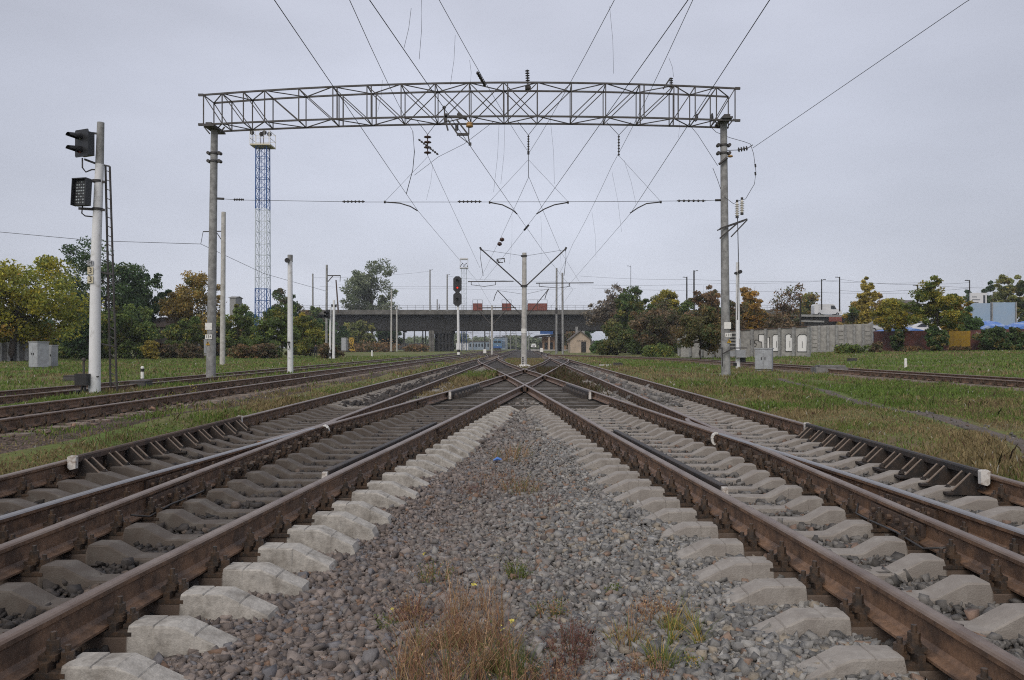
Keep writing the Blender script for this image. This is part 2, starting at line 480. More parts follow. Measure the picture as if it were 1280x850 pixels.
# ================================================================== the ground
def ground_material(name, layers, bump=0.6, bscale=40, voro=None):
    """layers: [(colour, noise scale, lo, hi)] mixed one over the other"""
    m = bpy.data.materials.new(name); m.use_nodes = True
    N, L = m.node_tree.nodes, m.node_tree.links
    b = N['Principled BSDF']; b.inputs['Roughness'].default_value = 0.95; b.inputs['Specular IOR Level'].default_value = 0.2
    geo = N.new('ShaderNodeNewGeometry'); src = None
    for i, (c, sc, lo, hi) in enumerate(layers):
        if src is None:
            rgb = N.new('ShaderNodeRGB'); rgb.outputs[0].default_value = tuple(c) + (1,); src = rgb.outputs[0]; continue
        n = N.new('ShaderNodeTexNoise'); n.noise_dimensions = '4D'; n.inputs['W'].default_value = i * 3.7
        n.inputs['Scale'].default_value = sc; n.inputs['Detail'].default_value = 7; n.inputs['Roughness'].default_value = 0.62
        L.new(geo.outputs['Position'], n.inputs['Vector'])
        r = N.new('ShaderNodeMapRange'); r.inputs[1].default_value = lo; r.inputs[2].default_value = hi
        L.new(n.outputs['Fac'], r.inputs[0])
        mx = N.new('ShaderNodeMixRGB'); mx.inputs[2].default_value = tuple(c) + (1,)
        L.new(r.outputs[0], mx.inputs[0]); L.new(src, mx.inputs[1]); src = mx.outputs[0]
    h = None
    if voro:
        v = N.new('ShaderNodeTexVoronoi'); v.inputs['Scale'].default_value = voro; v.feature = 'F1'
        L.new(geo.outputs['Position'], v.inputs['Vector'])
        sp = N.new('ShaderNodeSeparateColor'); L.new(v.outputs['Color'], sp.inputs[0])
        r = N.new('ShaderNodeMapRange'); r.inputs[3].default_value = 0.45; r.inputs[4].default_value = 1.5
        L.new(sp.outputs[0], r.inputs[0])
        mx = N.new('ShaderNodeMixRGB'); mx.blend_type = 'MULTIPLY'; mx.inputs[0].default_value = 1
        L.new(src, mx.inputs[1]); L.new(r.outputs[0], mx.inputs[2]); src = mx.outputs[0]
        h = v.outputs['Distance']
    L.new(src, b.inputs['Base Color'])
    n = N.new('ShaderNodeTexNoise'); n.inputs['Scale'].default_value = bscale; n.inputs['Detail'].default_value = 6
    L.new(geo.outputs['Position'], n.inputs['Vector'])
    bp = N.new('ShaderNodeBump'); bp.inputs['Strength'].default_value = bump; bp.inputs['Distance'].default_value = 0.05
    bp.invert = bool(voro)
    L.new(h if h is not None else n.outputs['Fac'], bp.inputs['Height']); L.new(bp.outputs[0], b.inputs['Normal'])
    return m

M['soil'] = ground_material('meadow_soil', [((0.13, 0.16, 0.045), 1, 0, 1), ((0.20, 0.16, 0.085), 0.35, 0.44, 0.62),
                                            ((0.105, 0.17, 0.038), 0.15, 0.5, 0.62), ((0.14, 0.10, 0.07), 1.6, 0.54, 0.66), ((0.09, 0.095, 0.038), 12, 0.45, 0.7)])
M['ballast'] = ground_material('ballast_stone', [((0.085, 0.078, 0.074), 1, 0, 1), ((0.06, 0.052, 0.048), 0.5, 0.4, 0.6), ((0.13, 0.125, 0.12), 25, 0.5, 0.7)], 1.0, voro=22)  # base sheet coloured dark to paint shade into crevices between the stones
M['dirt'] = ground_material('brown_track_dirt', [((0.11, 0.08, 0.063), 1, 0, 1), ((0.075, 0.055, 0.045), 1.2, 0.42, 0.6), ((0.17, 0.14, 0.12), 30, 0.52, 0.7), ((0.06, 0.07, 0.03), 0.9, 0.56, 0.66)], 0.8, voro=26)
M['path'] = ground_material('path_gravel', [((0.13, 0.108, 0.098), 1, 0, 1), ((0.10, 0.085, 0.07), 2.5, 0.45, 0.6), ((0.24, 0.22, 0.21), 45, 0.52, 0.7)], 0.5)

def grid_mesh(name, xs, ys, zf, m, kind='structure', mask=None):
    X, Y = np.meshgrid(xs, ys)
    Z = zf(X, Y)
    V = np.stack([X, Y, Z], -1).reshape(-1, 3)
    nx, ny = len(xs), len(ys)
    i = np.arange(ny - 1)[:, None] * nx + np.arange(nx - 1)[None]
    F = np.stack([i, i + 1, i + nx + 1, i + nx], -1).reshape(-1, 4)
    o = mesh_np(name, V, F, m, smooth=True)
    tag(o, kind=kind)
    return o

xs = np.concatenate([[-2500, -900, -400, -200, -120, -80], np.linspace(-60, -14, 50), np.linspace(-13.6, 13.6, 140), np.linspace(14, 60, 50), [80, 120, 200, 400, 900, 2500]])
ys = np.concatenate([[-60, -20, -6], np.linspace(-3, 30, 120), np.linspace(30.6, 130, 150), np.linspace(135, 320, 30), [400, 600, 1000, 2000, 4000]])
grid_mesh('ground', xs, ys, gz, M['soil'])

# edges of the open gravel between the two diagonals
_ay, _ax = [-3, 3.2, 7.5, 10, 16.1, 25.1], [-2.36, -2.0, -1.65, -1.4, -.85, 0]
_ry, _rx = [-3, 2.9, 7.6, 11.5, 16.4, 25.1], [2.02, 1.72, 1.36, 1.03, .66, 0]
def bz(x, y):
    """top of the ballast in the main-line bed"""
    x = np.asarray(x, float); y = np.asarray(y, float)
    z = -0.085 + 0.03 * np.sin(x * 2.1 + 0.6) * np.sin(y * 1.3) + 0.012 * np.sin(x * 7.0 + y * 3.1)
    z = z + 0.022 * sstep(0.1, 0.9, x) - 0.03 * sstep(-0.3, -1.0, x)
    z = z + 0.03 * sstep(20, 50, y)
    inner = sstep(0.0, .15, -(x - np.interp(y, _ay, _ax))) + sstep(0.0, .15, x - np.interp(y, _ry, _rx))
    z = z - (.06 + .03 * (x > 0)) * inner * sstep(21, 18, y)
    z = np.minimum(z, -0.028)
    z = z - 0.14 * sstep(-5.0, -5.6, x) - 0.14 * sstep(4.7, 5.3, x)
    return z
grid_mesh('ballast_bed', np.linspace(-5.7, 5.4, 120), np.concatenate([np.linspace(-4, 30, 170), np.linspace(31, 120, 90), np.linspace(125, 420, 30)]), bz, M['ballast'])

# ================================================================== rails
HD = 0.0375
def rail_prof(h=0.18):
    return [(-0.075, 0), (0.075, 0), (0.075, 0.012), (0.03, 0.026), (0.010, 0.045), (0.009, h - 0.055), (0.016, h - 0.044), (0.036, h - 0.036),
            (0.0375, h - 0.014), (0.031, h - 0.004), (0.016, h), (-0.016, h), (-0.031, h - 0.004), (-0.0375, h - 0.014), (-0.036, h - 0.036),
            (-0.016, h - 0.044), (-0.009, h - 0.055), (-0.010, 0.045), (-0.03, 0.026), (-0.075, 0.012)]
def rail(path, z, parent, top='rail_top', h=0.18):
    pr = rail_prof(h)
    mats = [0] * len(pr)
    for i in (8, 9, 10, 11, 12): mats[i] = 1
    b = MB()
    b.sweep(pr, [(p[0], p[1], z) for p in path], 0, mats)
    return b.build('rail', [M['rail_side'], M[top]], parent)

def smooth_path(pts, n=6):
    """Catmull-Rom through 2-D points"""
    P = [Vector((p[0], p[1])) for p in pts]; out = []
    for i in range(len(P) - 1):
        p0 = P[i - 1] if i else P[0] * 2 - P[1]
        p3 = P[i + 2] if i + 2 < len(P) else P[-1] * 2 - P[-2]
        p1, p2 = P[i], P[i + 1]
        for k in range(n):
            t = k / n
            out.append(0.5 * ((2 * p1) + (p2 - p0) * t + (2 * p0 - 5 * p1 + 4 * p2 - p3) * t * t + (3 * p1 - p0 - 3 * p2 + p3) * t ** 3))
    out.append(P[-1])
    return [(p.x, p.y) for p in out]
def xat(path, y):
    return float(np.interp(y, [p[1] for p in path], [p[0] for p in path]))

XC, XE, XCr, XEr = -4.77, -3.09, 4.30, 2.77
pC = [(XC, y) for y in (-4, 10, 40, 120, 420)]
pE = [(XE, y) for y in (-4, 10, 40, 120, 420)]
pCr = [(XCr, y) for y in (-4, 10, 40, 120, 420)]
pEr = [(XEr, y) for y in (-4, 10, 40, 120, 420)]
pD = smooth_path([(-4.1, -3), (-3.62, 5.5), (-3.40, 8.2), (-3.05, 11.8), (-2.0, 21.9), (-1.49, 26.8), (-0.81, 34.2), (0, 43.3), (1.45, 63), (2.55, 83), (2.80, 92)])
pA = smooth_path([(-2.46, -3), (-2.11, 3.2), (-1.98, 4.9), (-1.75, 7.5), (-1.50, 10.0), (-0.92, 16.1), (0, 25.1), (0.84, 34.4), (2.90, 58.5), (3.75, 69), (4.22, 78), (4.31, 86)])
pDr = smooth_path([(3.6, -3), (3.17, 5.1), (2.90, 8.4), (2.62, 11.3), (1.64, 23.5), (0.80, 34.2), (0, 43.3), (-1.5, 63), (-2.75, 83), (-3.07, 92)])
pAr = smooth_path([(2.12, -3), (1.83, 2.9), (1.70, 4.95), (1.47, 7.6), (1.13, 11.5), (0.74, 16.4), (0, 25.1), (-0.83, 34.4), (-3.10, 58.5), (-3.98, 69), (-4.55, 78), (-4.76, 86)])

main_left = thing('railway_track', (-3.93, 10, 0), 'straight left main track with a brown bracketed check rail beside the grass strip', 'railway track', 'running lines of the double crossover')
main_right = thing('railway_track', (3.53, 10, 0), 'straight right main track with a black bracketed check rail beside the green verge', 'railway track', 'running lines of the double crossover')
diag_left = thing('crossover_track', (-2.7, 6, 0), 'diagonal track from the left foreground with pale cream sleeper ends, heading right through the crossing', 'railway track', 'diagonals of the double crossover')
diag_right = thing('crossover_track', (2.4, 6, 0), 'diagonal track from the right foreground with grey sleeper ends, heading left through the crossing', 'railway track', 'diagonals of the double crossover')
RZ = 0.02
rail(pC, RZ, main_left); rail(pE, RZ + .0007, main_left)
rail(pCr, RZ, main_right); rail(pEr, RZ + .0009, main_right)
def split(p, y): return [q for q in p if q[1] < y] + [(xat(p, y), y)], [(xat(p, y), y + .012)] + [q for q in p if q[1] > y + .02]
dn, df = split(pD, 11.6); rail(dn, RZ + .002, diag_left, 'rail_bright'); rail(df, RZ + .002, diag_left); rail(pA, RZ + .003, diag_left)
dn, df = split(pDr, 10.9); rail(dn, RZ + .004, diag_right, 'rail_bright'); rail(df, RZ + .004, diag_right); rail(pAr, RZ + .005, diag_right)

# ------------------------------------------------------------------ fastening prototype (plate, clamp blocks, bolts and nuts)
def bolt(b, x, y, z0, h):
    b.tube((x, y, z0), (x, y, z0 + h), 0.013, n=6)
    b.tube((x, y, z0 + h * 0.35), (x, y, z0 + h * 0.72), 0.027, n=6, sm=False)
    b.tube((x, y, z0 + h * 0.22), (x, y, z0 + h * 0.35), 0.033, n=8)
def fastening_mesh():
    b = MB()
    b.box((0, 0, 0.010), (0.40, 0.17, 0.020))
    for s in (-1, 1):
        b.box((s * 0.105, 0, 0.038), (0.035, 0.15, 0.04))
        b.box((s * 0.098, 0, 0.066), (0.075, 0.085, 0.022))
        bolt(b, s * 0.102, 0, 0.05, 0.115)
        b.box((s * 0.163, 0, 0.032), (0.055, 0.07, 0.02))
        bolt(b, s * 0.165, 0.0, 0.02, 0.09)
    return b
fast_o = fastening_mesh().build('fastening', M['fastening'])
fast_me = fast_o.data
bpy.data.objects.remove(fast_o)
def add_fastening(x, y, z, parent):
    o = bpy.data.objects.new('fastening', fast_me); COL.objects.link(o)
    o.parent = parent; o.location = (x, random.uniform(-.012, .012), z)
    o.rotation_euler.z = random.uniform(-.05, .05)
    return o

def sleeper_mesh(prof, w0=0.076, w1=0.098, stains=None):
    """prof: [(x, z)] along the sleeper; stains: per point (oil, rust, grime)"""
    n = len(prof); V = []; C = []
    rows = [(-w1, -0.21, 0), (-w0 - .005, -0.010, 0), (-w0, 0, 1), (0, 0.002, 1), (w0, 0, 1), (w0 + .005, -0.010, 0), (w1, -0.21, 0)]
    for (x, z), st in zip(prof, stains):
        for oy, oz, top in rows:
            jz = random.uniform(-.0018, .0018) if oz > -.1 else 0
            V.append((x, oy + random.uniform(-.003, .003), (z + oz + jz) if oz > -.1 else -0.21))
            C.append(st)
    k = len(rows); F = []
    for i in range(n - 1):
        for j in range(k - 1):
            a = i * k + j; F.append((a, a + 1, a + k + 1, a + k))
    F4 = F
    me = bpy.data.meshes.new('sleeper')
    F = F + [tuple(range(k - 1, -1, -1)), tuple((n - 1) * k + i for i in range(k))]
    me.from_pydata(V, [], F)
    bm = bmesh.new(); bm.from_mesh(me); bmesh.ops.recalc_face_normals(bm, faces=bm.faces); bm.to_mesh(me); bm.free()
    a = me.color_attributes.new('tint', 'FLOAT_COLOR', 'POINT')
    c = np.ones((len(V), 4), np.float32); c[:, :3] = np.array(C, np.float32)
    a.data.foreach_set('color', c.ravel())
    me.materials.append(M['sleeper'])
    return me

def refine(prof, stains, step=0.12):
    P = [prof[0]]; S = [stains[0]]
    for (a, b, sa, sb) in zip(prof[:-1], prof[1:], stains[:-1], stains[1:]):
        n = max(1, int(abs(b[0] - a[0]) / step))
        for k in range(1, n + 1):
            t = k / n
            P.append((a[0] + (b[0] - a[0]) * t, a[1] + (b[1] - a[1]) * t))
            S.append(tuple(sa[i] + (sb[i] - sa[i]) * t for i in range(3)))
    return P, S

def long_bar(side, y, parent):
    s = side
    if s < 0: o, e, d, a = XC, XE, xat(pD, y), xat(pA, y)
    else: o, e, d, a = XCr, XEr, xat(pDr, y), xat(pAr, y)
    # distance outward -> towards the centre line of the whole layout
    t0 = abs(o)
    O, E, D, A = abs(o), abs(e), abs(d), abs(a)
    if s < 0: oil, pale = (0.92, .05, .1), (0.02, .0, .0)
    else: oil, pale = (0.12, .03, .75), (0.03, .0, .62)
    rust = (0.25, .95, .1)
    far, near = max(E, D), min(E, D)
    pts = [(O + .62, -.05, pale), (O + .4, .05, pale), (O + .19, .05, oil), (O + .17, 0, rust), (O - .17, 0, rust), (O - .19, .05, oil)]
    room = (O - .17) - (far + .2)
    if room > 0.5: pts += [(O - .36, .05, oil), (O - min(.6, .17 + room * .8), -.025, oil)]
    else: pts += [(O - .19 - max(room, .05) * .7, .03, oil)]
    pts += [(far + .19, -.012, oil), (far + .17, 0, rust), (near - .17, 0, rust), (near - .19, .058, oil), (near - .315, .06, oil), (near - .325, .058, oil), (near - .48, -.022, oil), (near - .50, -.026, oil)]
    if near - .62 > A + .3: pts += [(A + .26, -.022, oil)]
    pts += [(A + .17, 0, rust), (A - .175, 0, rust), (A - .185, .050, pale), (A - .30, .050, pale), (A - .306, .041, pale), (A - .312, .050, pale), (A - .41, .050, pale), (A - .415, .048, pale), (A - .50, .010, pale), (A - .505, .001, pale), (A - .511, .005, pale), (A - .655, -.062, pale), (A - .675, -.11, pale)]
    # keep the list monotone
    P = []; last = 99
    for p in pts:
        if p[0] < last - 0.004: P.append(p); last = p[0]
    prof = [(s * p[0], p[1]) for p in P]; st = [p[2] for p in P]
    if s < 0: pass
    prof, st = refine(prof, st)
    cx = (prof[0][0] + prof[-1][0]) / 2
    me = sleeper_mesh([(x - cx, z) for x, z in prof], stains=st)
    ob = bpy.data.objects.new('sleeper', me); COL.objects.link(ob)
    ob.parent = parent; ob.matrix_parent_inverse = parent_inv(parent)
    ob.location = (cx, y, random.uniform(-.008, .004)); ob.rotation_euler.z = random.uniform(-.012, .012) + (-0.03 if s < 0 else 0.03)
    for r in (o, e, d, a): add_fastening(r - cx, y, 0, ob)
    return ob

def short_sleeper(x0, x1, y, parent, oilv, palev, prof_in=True, seat=True):
    """one two-rail sleeper under rails at x0 < x1"""
    rust = (0.3, .9, .1)
    pts = [(x0 - .62, -.05, palev), (x0 - .40, .05, palev), (x0 - .19, .05, oilv), (x0 - .17, 0, rust), (x0 + .17, 0, rust), (x0 + .19, .05, oilv), (x0 + .36, .05, oilv), (x0 + .6, -.025, oilv)]
    pts += [(x1 + (x1 - p[0]) - (x1 - x0) + 0, p[1], p[2]) if False else (x0 + x1 - p[0], p[1], p[2]) for p in reversed(pts)]
    prof, st = refine([(p[0], p[1]) for p in pts], [p[2] for p in pts], .2)
    cx = (x0 + x1) / 2
    me = sleeper_mesh([(x - cx, z) for x, z in prof], stains=st)
    return me, cx

SP = 0.50
y = 0.9
while y < 18.3:
    long_bar(-1, y + random.uniform(-.02, .02), diag_left)
    long_bar(1, y + 0.13 + random.uniform(-.02, .02), diag_right)
    y += SP
# main-line sleepers beyond the long bars
for trk, a, b, oilv, palev in ((main_left, XC, XE, (0.55, .05, .3), (.3, 0, .4)), (main_right, XEr, XCr, (0.25, .05, .7), (.1, 0, .6))):
    me, cx = short_sleeper(a, b, 0, trk, oilv, palev)
    y = 18.6; k = 0
    while y < 56:
        ob = bpy.data.objects.new('sleeper', me); COL.objects.link(ob)
        ob.parent = trk; ob.matrix_parent_inverse = parent_inv(trk)
        ob.location = (cx, y, random.uniform(-.012, .0)); ob.rotation_euler.z = random.uniform(-.015, .015)
        if y < 36:
            for r in (a, b): add_fastening(r - cx, y, 0, ob)
        y += 0.5; k += 1

# dark timbers of the diamond crossing
y = 18.7; tn = 0
while y < 52 and tn < 96:
    l = min(xat(pD, y), xat(pAr, y)) - 0.55; r = max(xat(pDr, y), xat(pA, y)) + 0.55
    if y > 46: l, r = max(l, -2.4), min(r, 2.2)
    b = MB()
    b.box(((l + r) / 2 + random.uniform(-.08, .08), 0, -0.075), (r - l + random.uniform(-.15, .2), 0.20, 0.15), taper=.96)
    o = b.build('timber', M['timber_pale' if tn % 3 == 1 else 'timber'], diag_left)
    o.location.y += y + random.uniform(-.03, .03); o.location.z += random.uniform(-.03, .0); o.rotation_euler.x = random.uniform(-.08, .1)
    tn += 1
    y += 0.5
# concrete stubs inside the V in front of the crossing are the long bars' ends

# ------------------------------------------------------------------ rail furniture
def check_brackets(side, y0, y1, parent, n):
    """raised check rail in black brackets on the inside of the outer stock rail"""
    s = -side
    x = XC if side < 0 else XCr
    b = MB()
    def px(d): return x + s * d
    prof = [(px(.062), .06), (px(.062), .225), (px(.075), .24), (px(.115), .24), (px(.125), .225), (px(.125), .175), (px(.085), .16), (px(.085), .06)]
    b.prism(prof, 'y', y0, y1)
    o = b.build('guard_rail', [M['rust'] if side < 0 else M['guard']], parent)
    for k in range(n):
        b = MB()
        yy = y0 + .18 + (y1 - y0 - .4) * k / (n - 1)
        for dy in (-.07, .07):
            b.prism([(px(.086), .02), (px(.086), .155), (px(.125), .19), (px(.15), .19), (px(.31), .03), (px(.31), .02)], 'y', yy + dy - .009, yy + dy + .009)
            b.bar((px(.145), yy + dy, .196), (px(.318), yy + dy, .034), .017, .010, m=1)
        b.box((px(.22), yy, .012), (.34, .22, .022))
        bolt(b, px(.32), yy, .02, .06); bolt(b, px(.2), yy, .02, .07)
        b.tube((px(.06), yy, .13), (px(.15), yy, .13), .022, n=6, sm=False)
        b.build('guard_bracket', [M['guard'], M['rib_edge']], o)
    for yy in (y0 - .035, y1 + .02):
        e = MB()
        e.prism([(px(.045), .12), (px(.042), .235), (px(.06), .245), (px(.12), .243), (px(.13), .23), (px(.126), .115), (px(.07), .10)], 'y', yy, yy + .05)
        e.build('painted_end', M['paint_worn'], o)
check_brackets(-1, 8.3, 13.1, main_left, 10)
check_brackets(1, 7.35, 11.9, main_right, 10)

def off_path(path, y0, y1, off, n=12):
    out = []
    for k in range(n + 1):
        yy = y0 + (y1 - y0) * k / n
        out.append((xat(path, yy) + off, yy))
    return out
def inner_guard(path, side, y0, y1, parent, off, matn='guard', ends=True, h=.215):
    b = MB()
    P = off_path(path, y0, y1, off)
    b.sweep([(-.035, .0), (.035, .0), (.035, .02), (.012, .04), (.012, h - .06), (.033, h - .045), (.033, h - .006), (.026, h), (-.026, h), (-.033, h - .006), (-.033, h - .045), (-.012, h - .06), (-.012, .04), (-.035, .02)],
            [(p[0], p[1], .0) for p in P], 0, mats=[0, 0, 0, 0, 0, 0, 1, 1, 1, 1, 1, 0, 0, 0])
    o = b.build('guard_rail', [M[matn], M['guard']], parent)
    if ends:
        for p, d in ((P[0], -1), (P[-1], 1)):
            e = MB()
            e.box((p[0], p[1] + d * .03, h - .045), (.055, .05, .07), taper=.85)
            e.build('painted_end', M['paint_worn'] if d < 0 else M['cream'], o)
    return o
inner_guard(pA, -1, 7.5, 12.4, diag_left, -.115)
inner_guard(pAr, 1, 6.7, 11.2, diag_right, .115)

def fishplate(path, y, parent, L=.8, s=1):
    b = MB()
    x = xat(path, y); sl = (xat(path, y + .4) - xat(path, y - .4)) / .8
    rot = Matrix.Rotation(-math.atan(sl), 3, 'Z')
    for sd in (-1, 1):
        b.box((x + sd * .028, y, .105), (.034, L, .085), rot=rot)
        b.box((x + sd * .036, y, .055), (.05, L, .022), rot=rot)
        for k in range(6):
            t = (k - 2.5) / 6 * L
            q = Vector((x, y, .105)) + rot @ Vector((sd * .045, t, 0))
            b.tube(q, q + Vector((sd * .03, 0, 0)), .021, n=6, sm=False)
    b.build('fishplate', M['rust'], parent)
fishplate(pE, 6.9, main_left); fishplate(pEr, 5.9, main_right)
fishplate(pD, 7.7, diag_left); fishplate(pDr, 6.4, diag_right)
fishplate(pA, 12.3, diag_left); fishplate(pAr, 12.1, diag_right)
fishplate(pE, 22, main_left); fishplate(pCr, 21, main_right)
fishplate(pD, 18.3, diag_left); fishplate(pDr, 17.3, diag_right)
# bond cables at the joints
for trk, px_, yy, s in ((main_left, XE, 6.9, 1), (main_right, XEr, 5.9, -1)):
    b = MB()
    b.path([(px_ + s * .06, yy - .75, .08), (px_ + s * .14, yy - .62, .04), (px_ + s * .17, yy - .3, .075), (px_ + s * .18, yy + .1, .07), (px_ + s * .14, yy + .45, .05), (px_ + s * .06, yy + .6, .1)], .008)
    b.build('bond_cable', M['darksteel'], trk)
# wing rails and chairs at the two near frogs
for trk, pE_, pD_, s in ((main_left, pE, pD, 1), (main_right, pEr, pDr, -1)):
    for yy in np.arange(8.2, 13.4, .46):
        b = MB()
        xe, xd = xat(pE_, yy), xat(pD_, yy)
        xr = max(xe, xd) if s > 0 else min(xe, xd)
        b.box((xr + s * .075, yy, .06), (.05, .13, .10))
        bolt(b, xr + s * .10, yy, .06, .09)
        b.tube((xr + s * .05, yy, .10), (xr + s * .15, yy, .10), .026, n=6, sm=False)
        b.tube((xr + s * .05, yy + .14, .10), (xr + s * .13, yy + .14, .10), .022, n=6, sm=False)
        b.build('frog_bolt', M['fastening'], trk)
    b = MB()
    P = [((xat(pE_, yy) + xat(pD_, yy)) / 2, yy, .02) for yy in np.linspace(8.6, 11.0, 8)]
    b.sweep([(-.05, 0), (.05, 0), (.05, .12), (-.05, .12)], P)
    b.build('frog_filler', M['rust'], trk)
    b = MB()
    P = [((xat(pD_, yy)) - s * (.075 + .10 * max(0, (10.5 - yy) / 3) ** 2), yy, 0) for yy in np.linspace(9.2, 12.6, 14)] if False else \
        [(xat(pD_, yy) - s * (.085 + .16 * max(0, (yy - 12.3)) ** 2), yy, .02) for yy in np.linspace(10.0, 13.2, 14)]
    pr = rail_prof(.178)
    b.sweep(pr, P, 0, [1 if i in (8, 9, 10, 11, 12) else 0 for i in range(len(pr))])
    b.build('wing_rail', [M['rail_side'], M['rail_top']], trk)
# white painted C-shaped limit marks on the frog rails
for trk, (px_, py_), yy in ((main_left, (436, 533), 11.95), (main_right, (881, 545), 10.9)):
    x = xat(pD if px_ < 656 else pDr, yy)
    s = 1 if px_ < 656 else -1
    b = MB()
    yb = yy
    pts = [Vector((x + s * (.05 + .055 * math.cos(t)), yb, .12 + .08 * math.sin(t))) for t in np.linspace(2.2, -2.0, 9)]
    for p, q in zip(pts[:-1], pts[1:]): b.bar(p, q, .035, .03)
    b.build('limit_mark', M['white'], trk)
# guard rails with white ends beside the diamond
for trk, path, s, off in ((diag_left, pD, 1, .12), (diag_right, pDr, -1, -.12)):
    b = MB()
    P = off_path(path, 21.0, 25.6, off, 8)
    b.sweep([(-.05, 0), (.05, 0), (.04, .19), (.025, .205), (-.025, .205), (-.04, .19)], [(p[0], p[1], 0) for p in P])
    o = b.build('guard_rail', M['guard'], trk)
    for p in (P[0], P[-1]):
        e = MB(); e.box((p[0] + s * .01, p[1], .105), (.07, .035, .20), taper=.85); e.build('painted_end', M['paint_worn'], o)
    for p in off_path(path, 21.3, 25.3, off + s * .12, 8):
        b = MB()
        b.box((p[0], p[1], .05), (.14, .16, .10)); b.box((p[0], p[1], .12), (.06, .12, .06), taper=.7)
        b.build('guard_bracket', M['guard'], o)
# crossing castings of the diamond
for trk, x0, y0 in ((diag_left, 0, 25.1), (diag_left, -.83, 34.3), (diag_right, .82, 34.3), (diag_right, 0, 43.3)):
    b = MB()
    b.box((x0, y0, .045), (.55, 1.5, .09))
    for sx in (-1, 1):
        b.tube((x0 + sx * .2, y0 - .6, .09), (x0 + sx * .2, y0 - .6, .15), .03, n=6, sm=False)
        b.bar((x0 + sx * .02, y0 - 1.4, .13), (x0 + sx * .19, y0 - .35, .13), .05, .13)
    b.build('crossing_casting', M['rust'], trk)

# ------------------------------------------------------------------ the side tracks
def side_track(label, pl, pr, zt, sy0, sy1, name='railway_track', step=.55, seen=True, bedw=2.0, group='side tracks'):
    c = ((xat(pl, sy0) + xat(pr, sy0)) / 2, sy0, zt - .2)
    t = thing(name, c, label, 'railway track', group)
    rail(pl, zt - .18, t); rail(pr, zt - .18, t)
    y = sy0; n = 0
    b0 = MB(); b0.box((0, 0, 0), (2.8, .24, .15), taper=.94)
    me = None
    while y < sy1 and n < 95:
        cx = (xat(pl, y) + xat(pr, y)) / 2
        if me is None:
            o = b0.build('sleeper', M['old_sleeper'], t); me = o.data
        else:
            o = bpy.data.objects.new('sleeper', me); COL.objects.link(o); o.parent = t; o.matrix_parent_inverse = parent_inv(t)
        o.location = (cx + random.uniform(-.04, .04), y, zt - .18 - .075 + random.uniform(-.02, .0)); o.rotation_euler.z = random.uniform(-.03, .03)
        if y < 34:
            for p_ in (pl, pr):
                f = bpy.data.objects.new('fastening', fast_me); COL.objects.link(f); f.parent = o; f.location = (xat(p_, y) - cx, 0, .068)
        y += step; n += 1
    return t
def straight(x, y0, y1, n=8): return [(x, y0 + (y1 - y0) * k / n) for k in range(n + 1)]
side_track('rusty track on the left right in front of the tall white signal post', straight(-9.25, -3, 300), straight(-7.68, -3, 300), .32, 6.0, 60)
side_track('farthest left track, half sunk in grass between the signal post and the grey cabinets', smooth_path([(-14.9, -3), (-14.6, 20), (-14.3, 40), (-14.4, 90), (-14.9, 190)]), smooth_path([(-13.1, -3), (-12.95, 20), (-12.75, 40), (-12.85, 90), (-13.3, 190)]), .155, 12, 50)
rp = smooth_path([(16.3, -3), (15.6, 20), (15.0, 34), (14.6, 46), (14.4, 62), (13.0, 76), (10.0, 90), (4, 108)])
side_track('overgrown rusty siding curving through the green field on the right, past the concrete slab', [(p[0] - .79, p[1]) for p in rp], [(p[0] + .79, p[1]) for p in rp], .37, 16, 60)
# brown dirt under the side tracks
def strip(name, f, x0, x1, ys, m, lift=.03, wob=.25, cols=5):
    V = []
    for yy in ys:
        for k in range(cols):
            t = k / (cols - 1)
            w = wob * (math.sin(yy * 1.7 + k * 9) + .6 * math.sin(yy * 4.3 + k * 5)) * (1 if k in (0, cols - 1) else 0)
            x = f(yy) + x0 + (x1 - x0) * t + w
            edge = -.05 if k in (0, cols - 1) else lift
            V.append((x, yy, float(gz(x, yy)) + edge))
    V = np.array(V); n = cols
    i = np.arange(len(ys) - 1)[:, None] * n + np.arange(n - 1)[None]
    F = np.stack([i, i + 1, i + n + 1, i + n], -1).reshape(-1, 4)
    o = mesh_np(name, V, F, m, smooth=True); tag(o, kind='structure'); return o
ysd = list(np.arange(3, 60, .35)) + list(np.arange(60, 300, 6))
strip('track_bed', lambda y: -8.46, -1.75, 2.85, ysd, M['dirt'], .006, .22, 7)
strip('track_bed', lambda y: -13.8, -1.5, 1.5, ysd, M['dirt'], .01, .25, 7)
strip('track_bed', lambda y: xat(rp, y), -1.2, 1.2, list(np.arange(10, 90, .5)), M['dirt'], .025, .3, 7)
for lbl, pts in (('far track merging from the left side track into the left main line before the bridge', [(-8.46, 62), (-8.3, 80), (-7.0, 112), (-4.9, 150), (-3.95, 185)]),
                 ('far track curving away to the left under the bridge beside the red signal', [(-3.9, 92), (-4.8, 120), (-7.6, 160), (-12.5, 215), (-22, 320)]),
                 ('far track swinging right towards the station under the bridge', [(3.5, 95), (4.2, 130), (6.4, 180), (9.0, 240), (11.0, 330)])):
    c = smooth_path(pts)
    side_track(lbl, [(p[0] - .79, p[1]) for p in c], [(p[0] + .79, p[1]) for p in c], .19, pts[0][1] + 1, min(pts[-1][1], 130), group='tracks in the far throat', step=1.0)
fp = smooth_path([(4.9, 6.5), (5.9, 9.0), (6.75, 11.0), (7.3, 14), (7.65, 17.4), (8.4, 21.5), (9.2, 26), (10.0, 31.5)])
strip('track_bed', lambda y: -5.6 - .015 * max(0, y - 100), -5.5, 1.8, list(np.arange(70, 320, 5)), M['dirt'], .02, .4, 7)
strip('footpath', lambda y: xat(fp, y), -.22, .22, list(np.arange(6.5, 31.5, .3)), M['path'], .02, .07, 5)

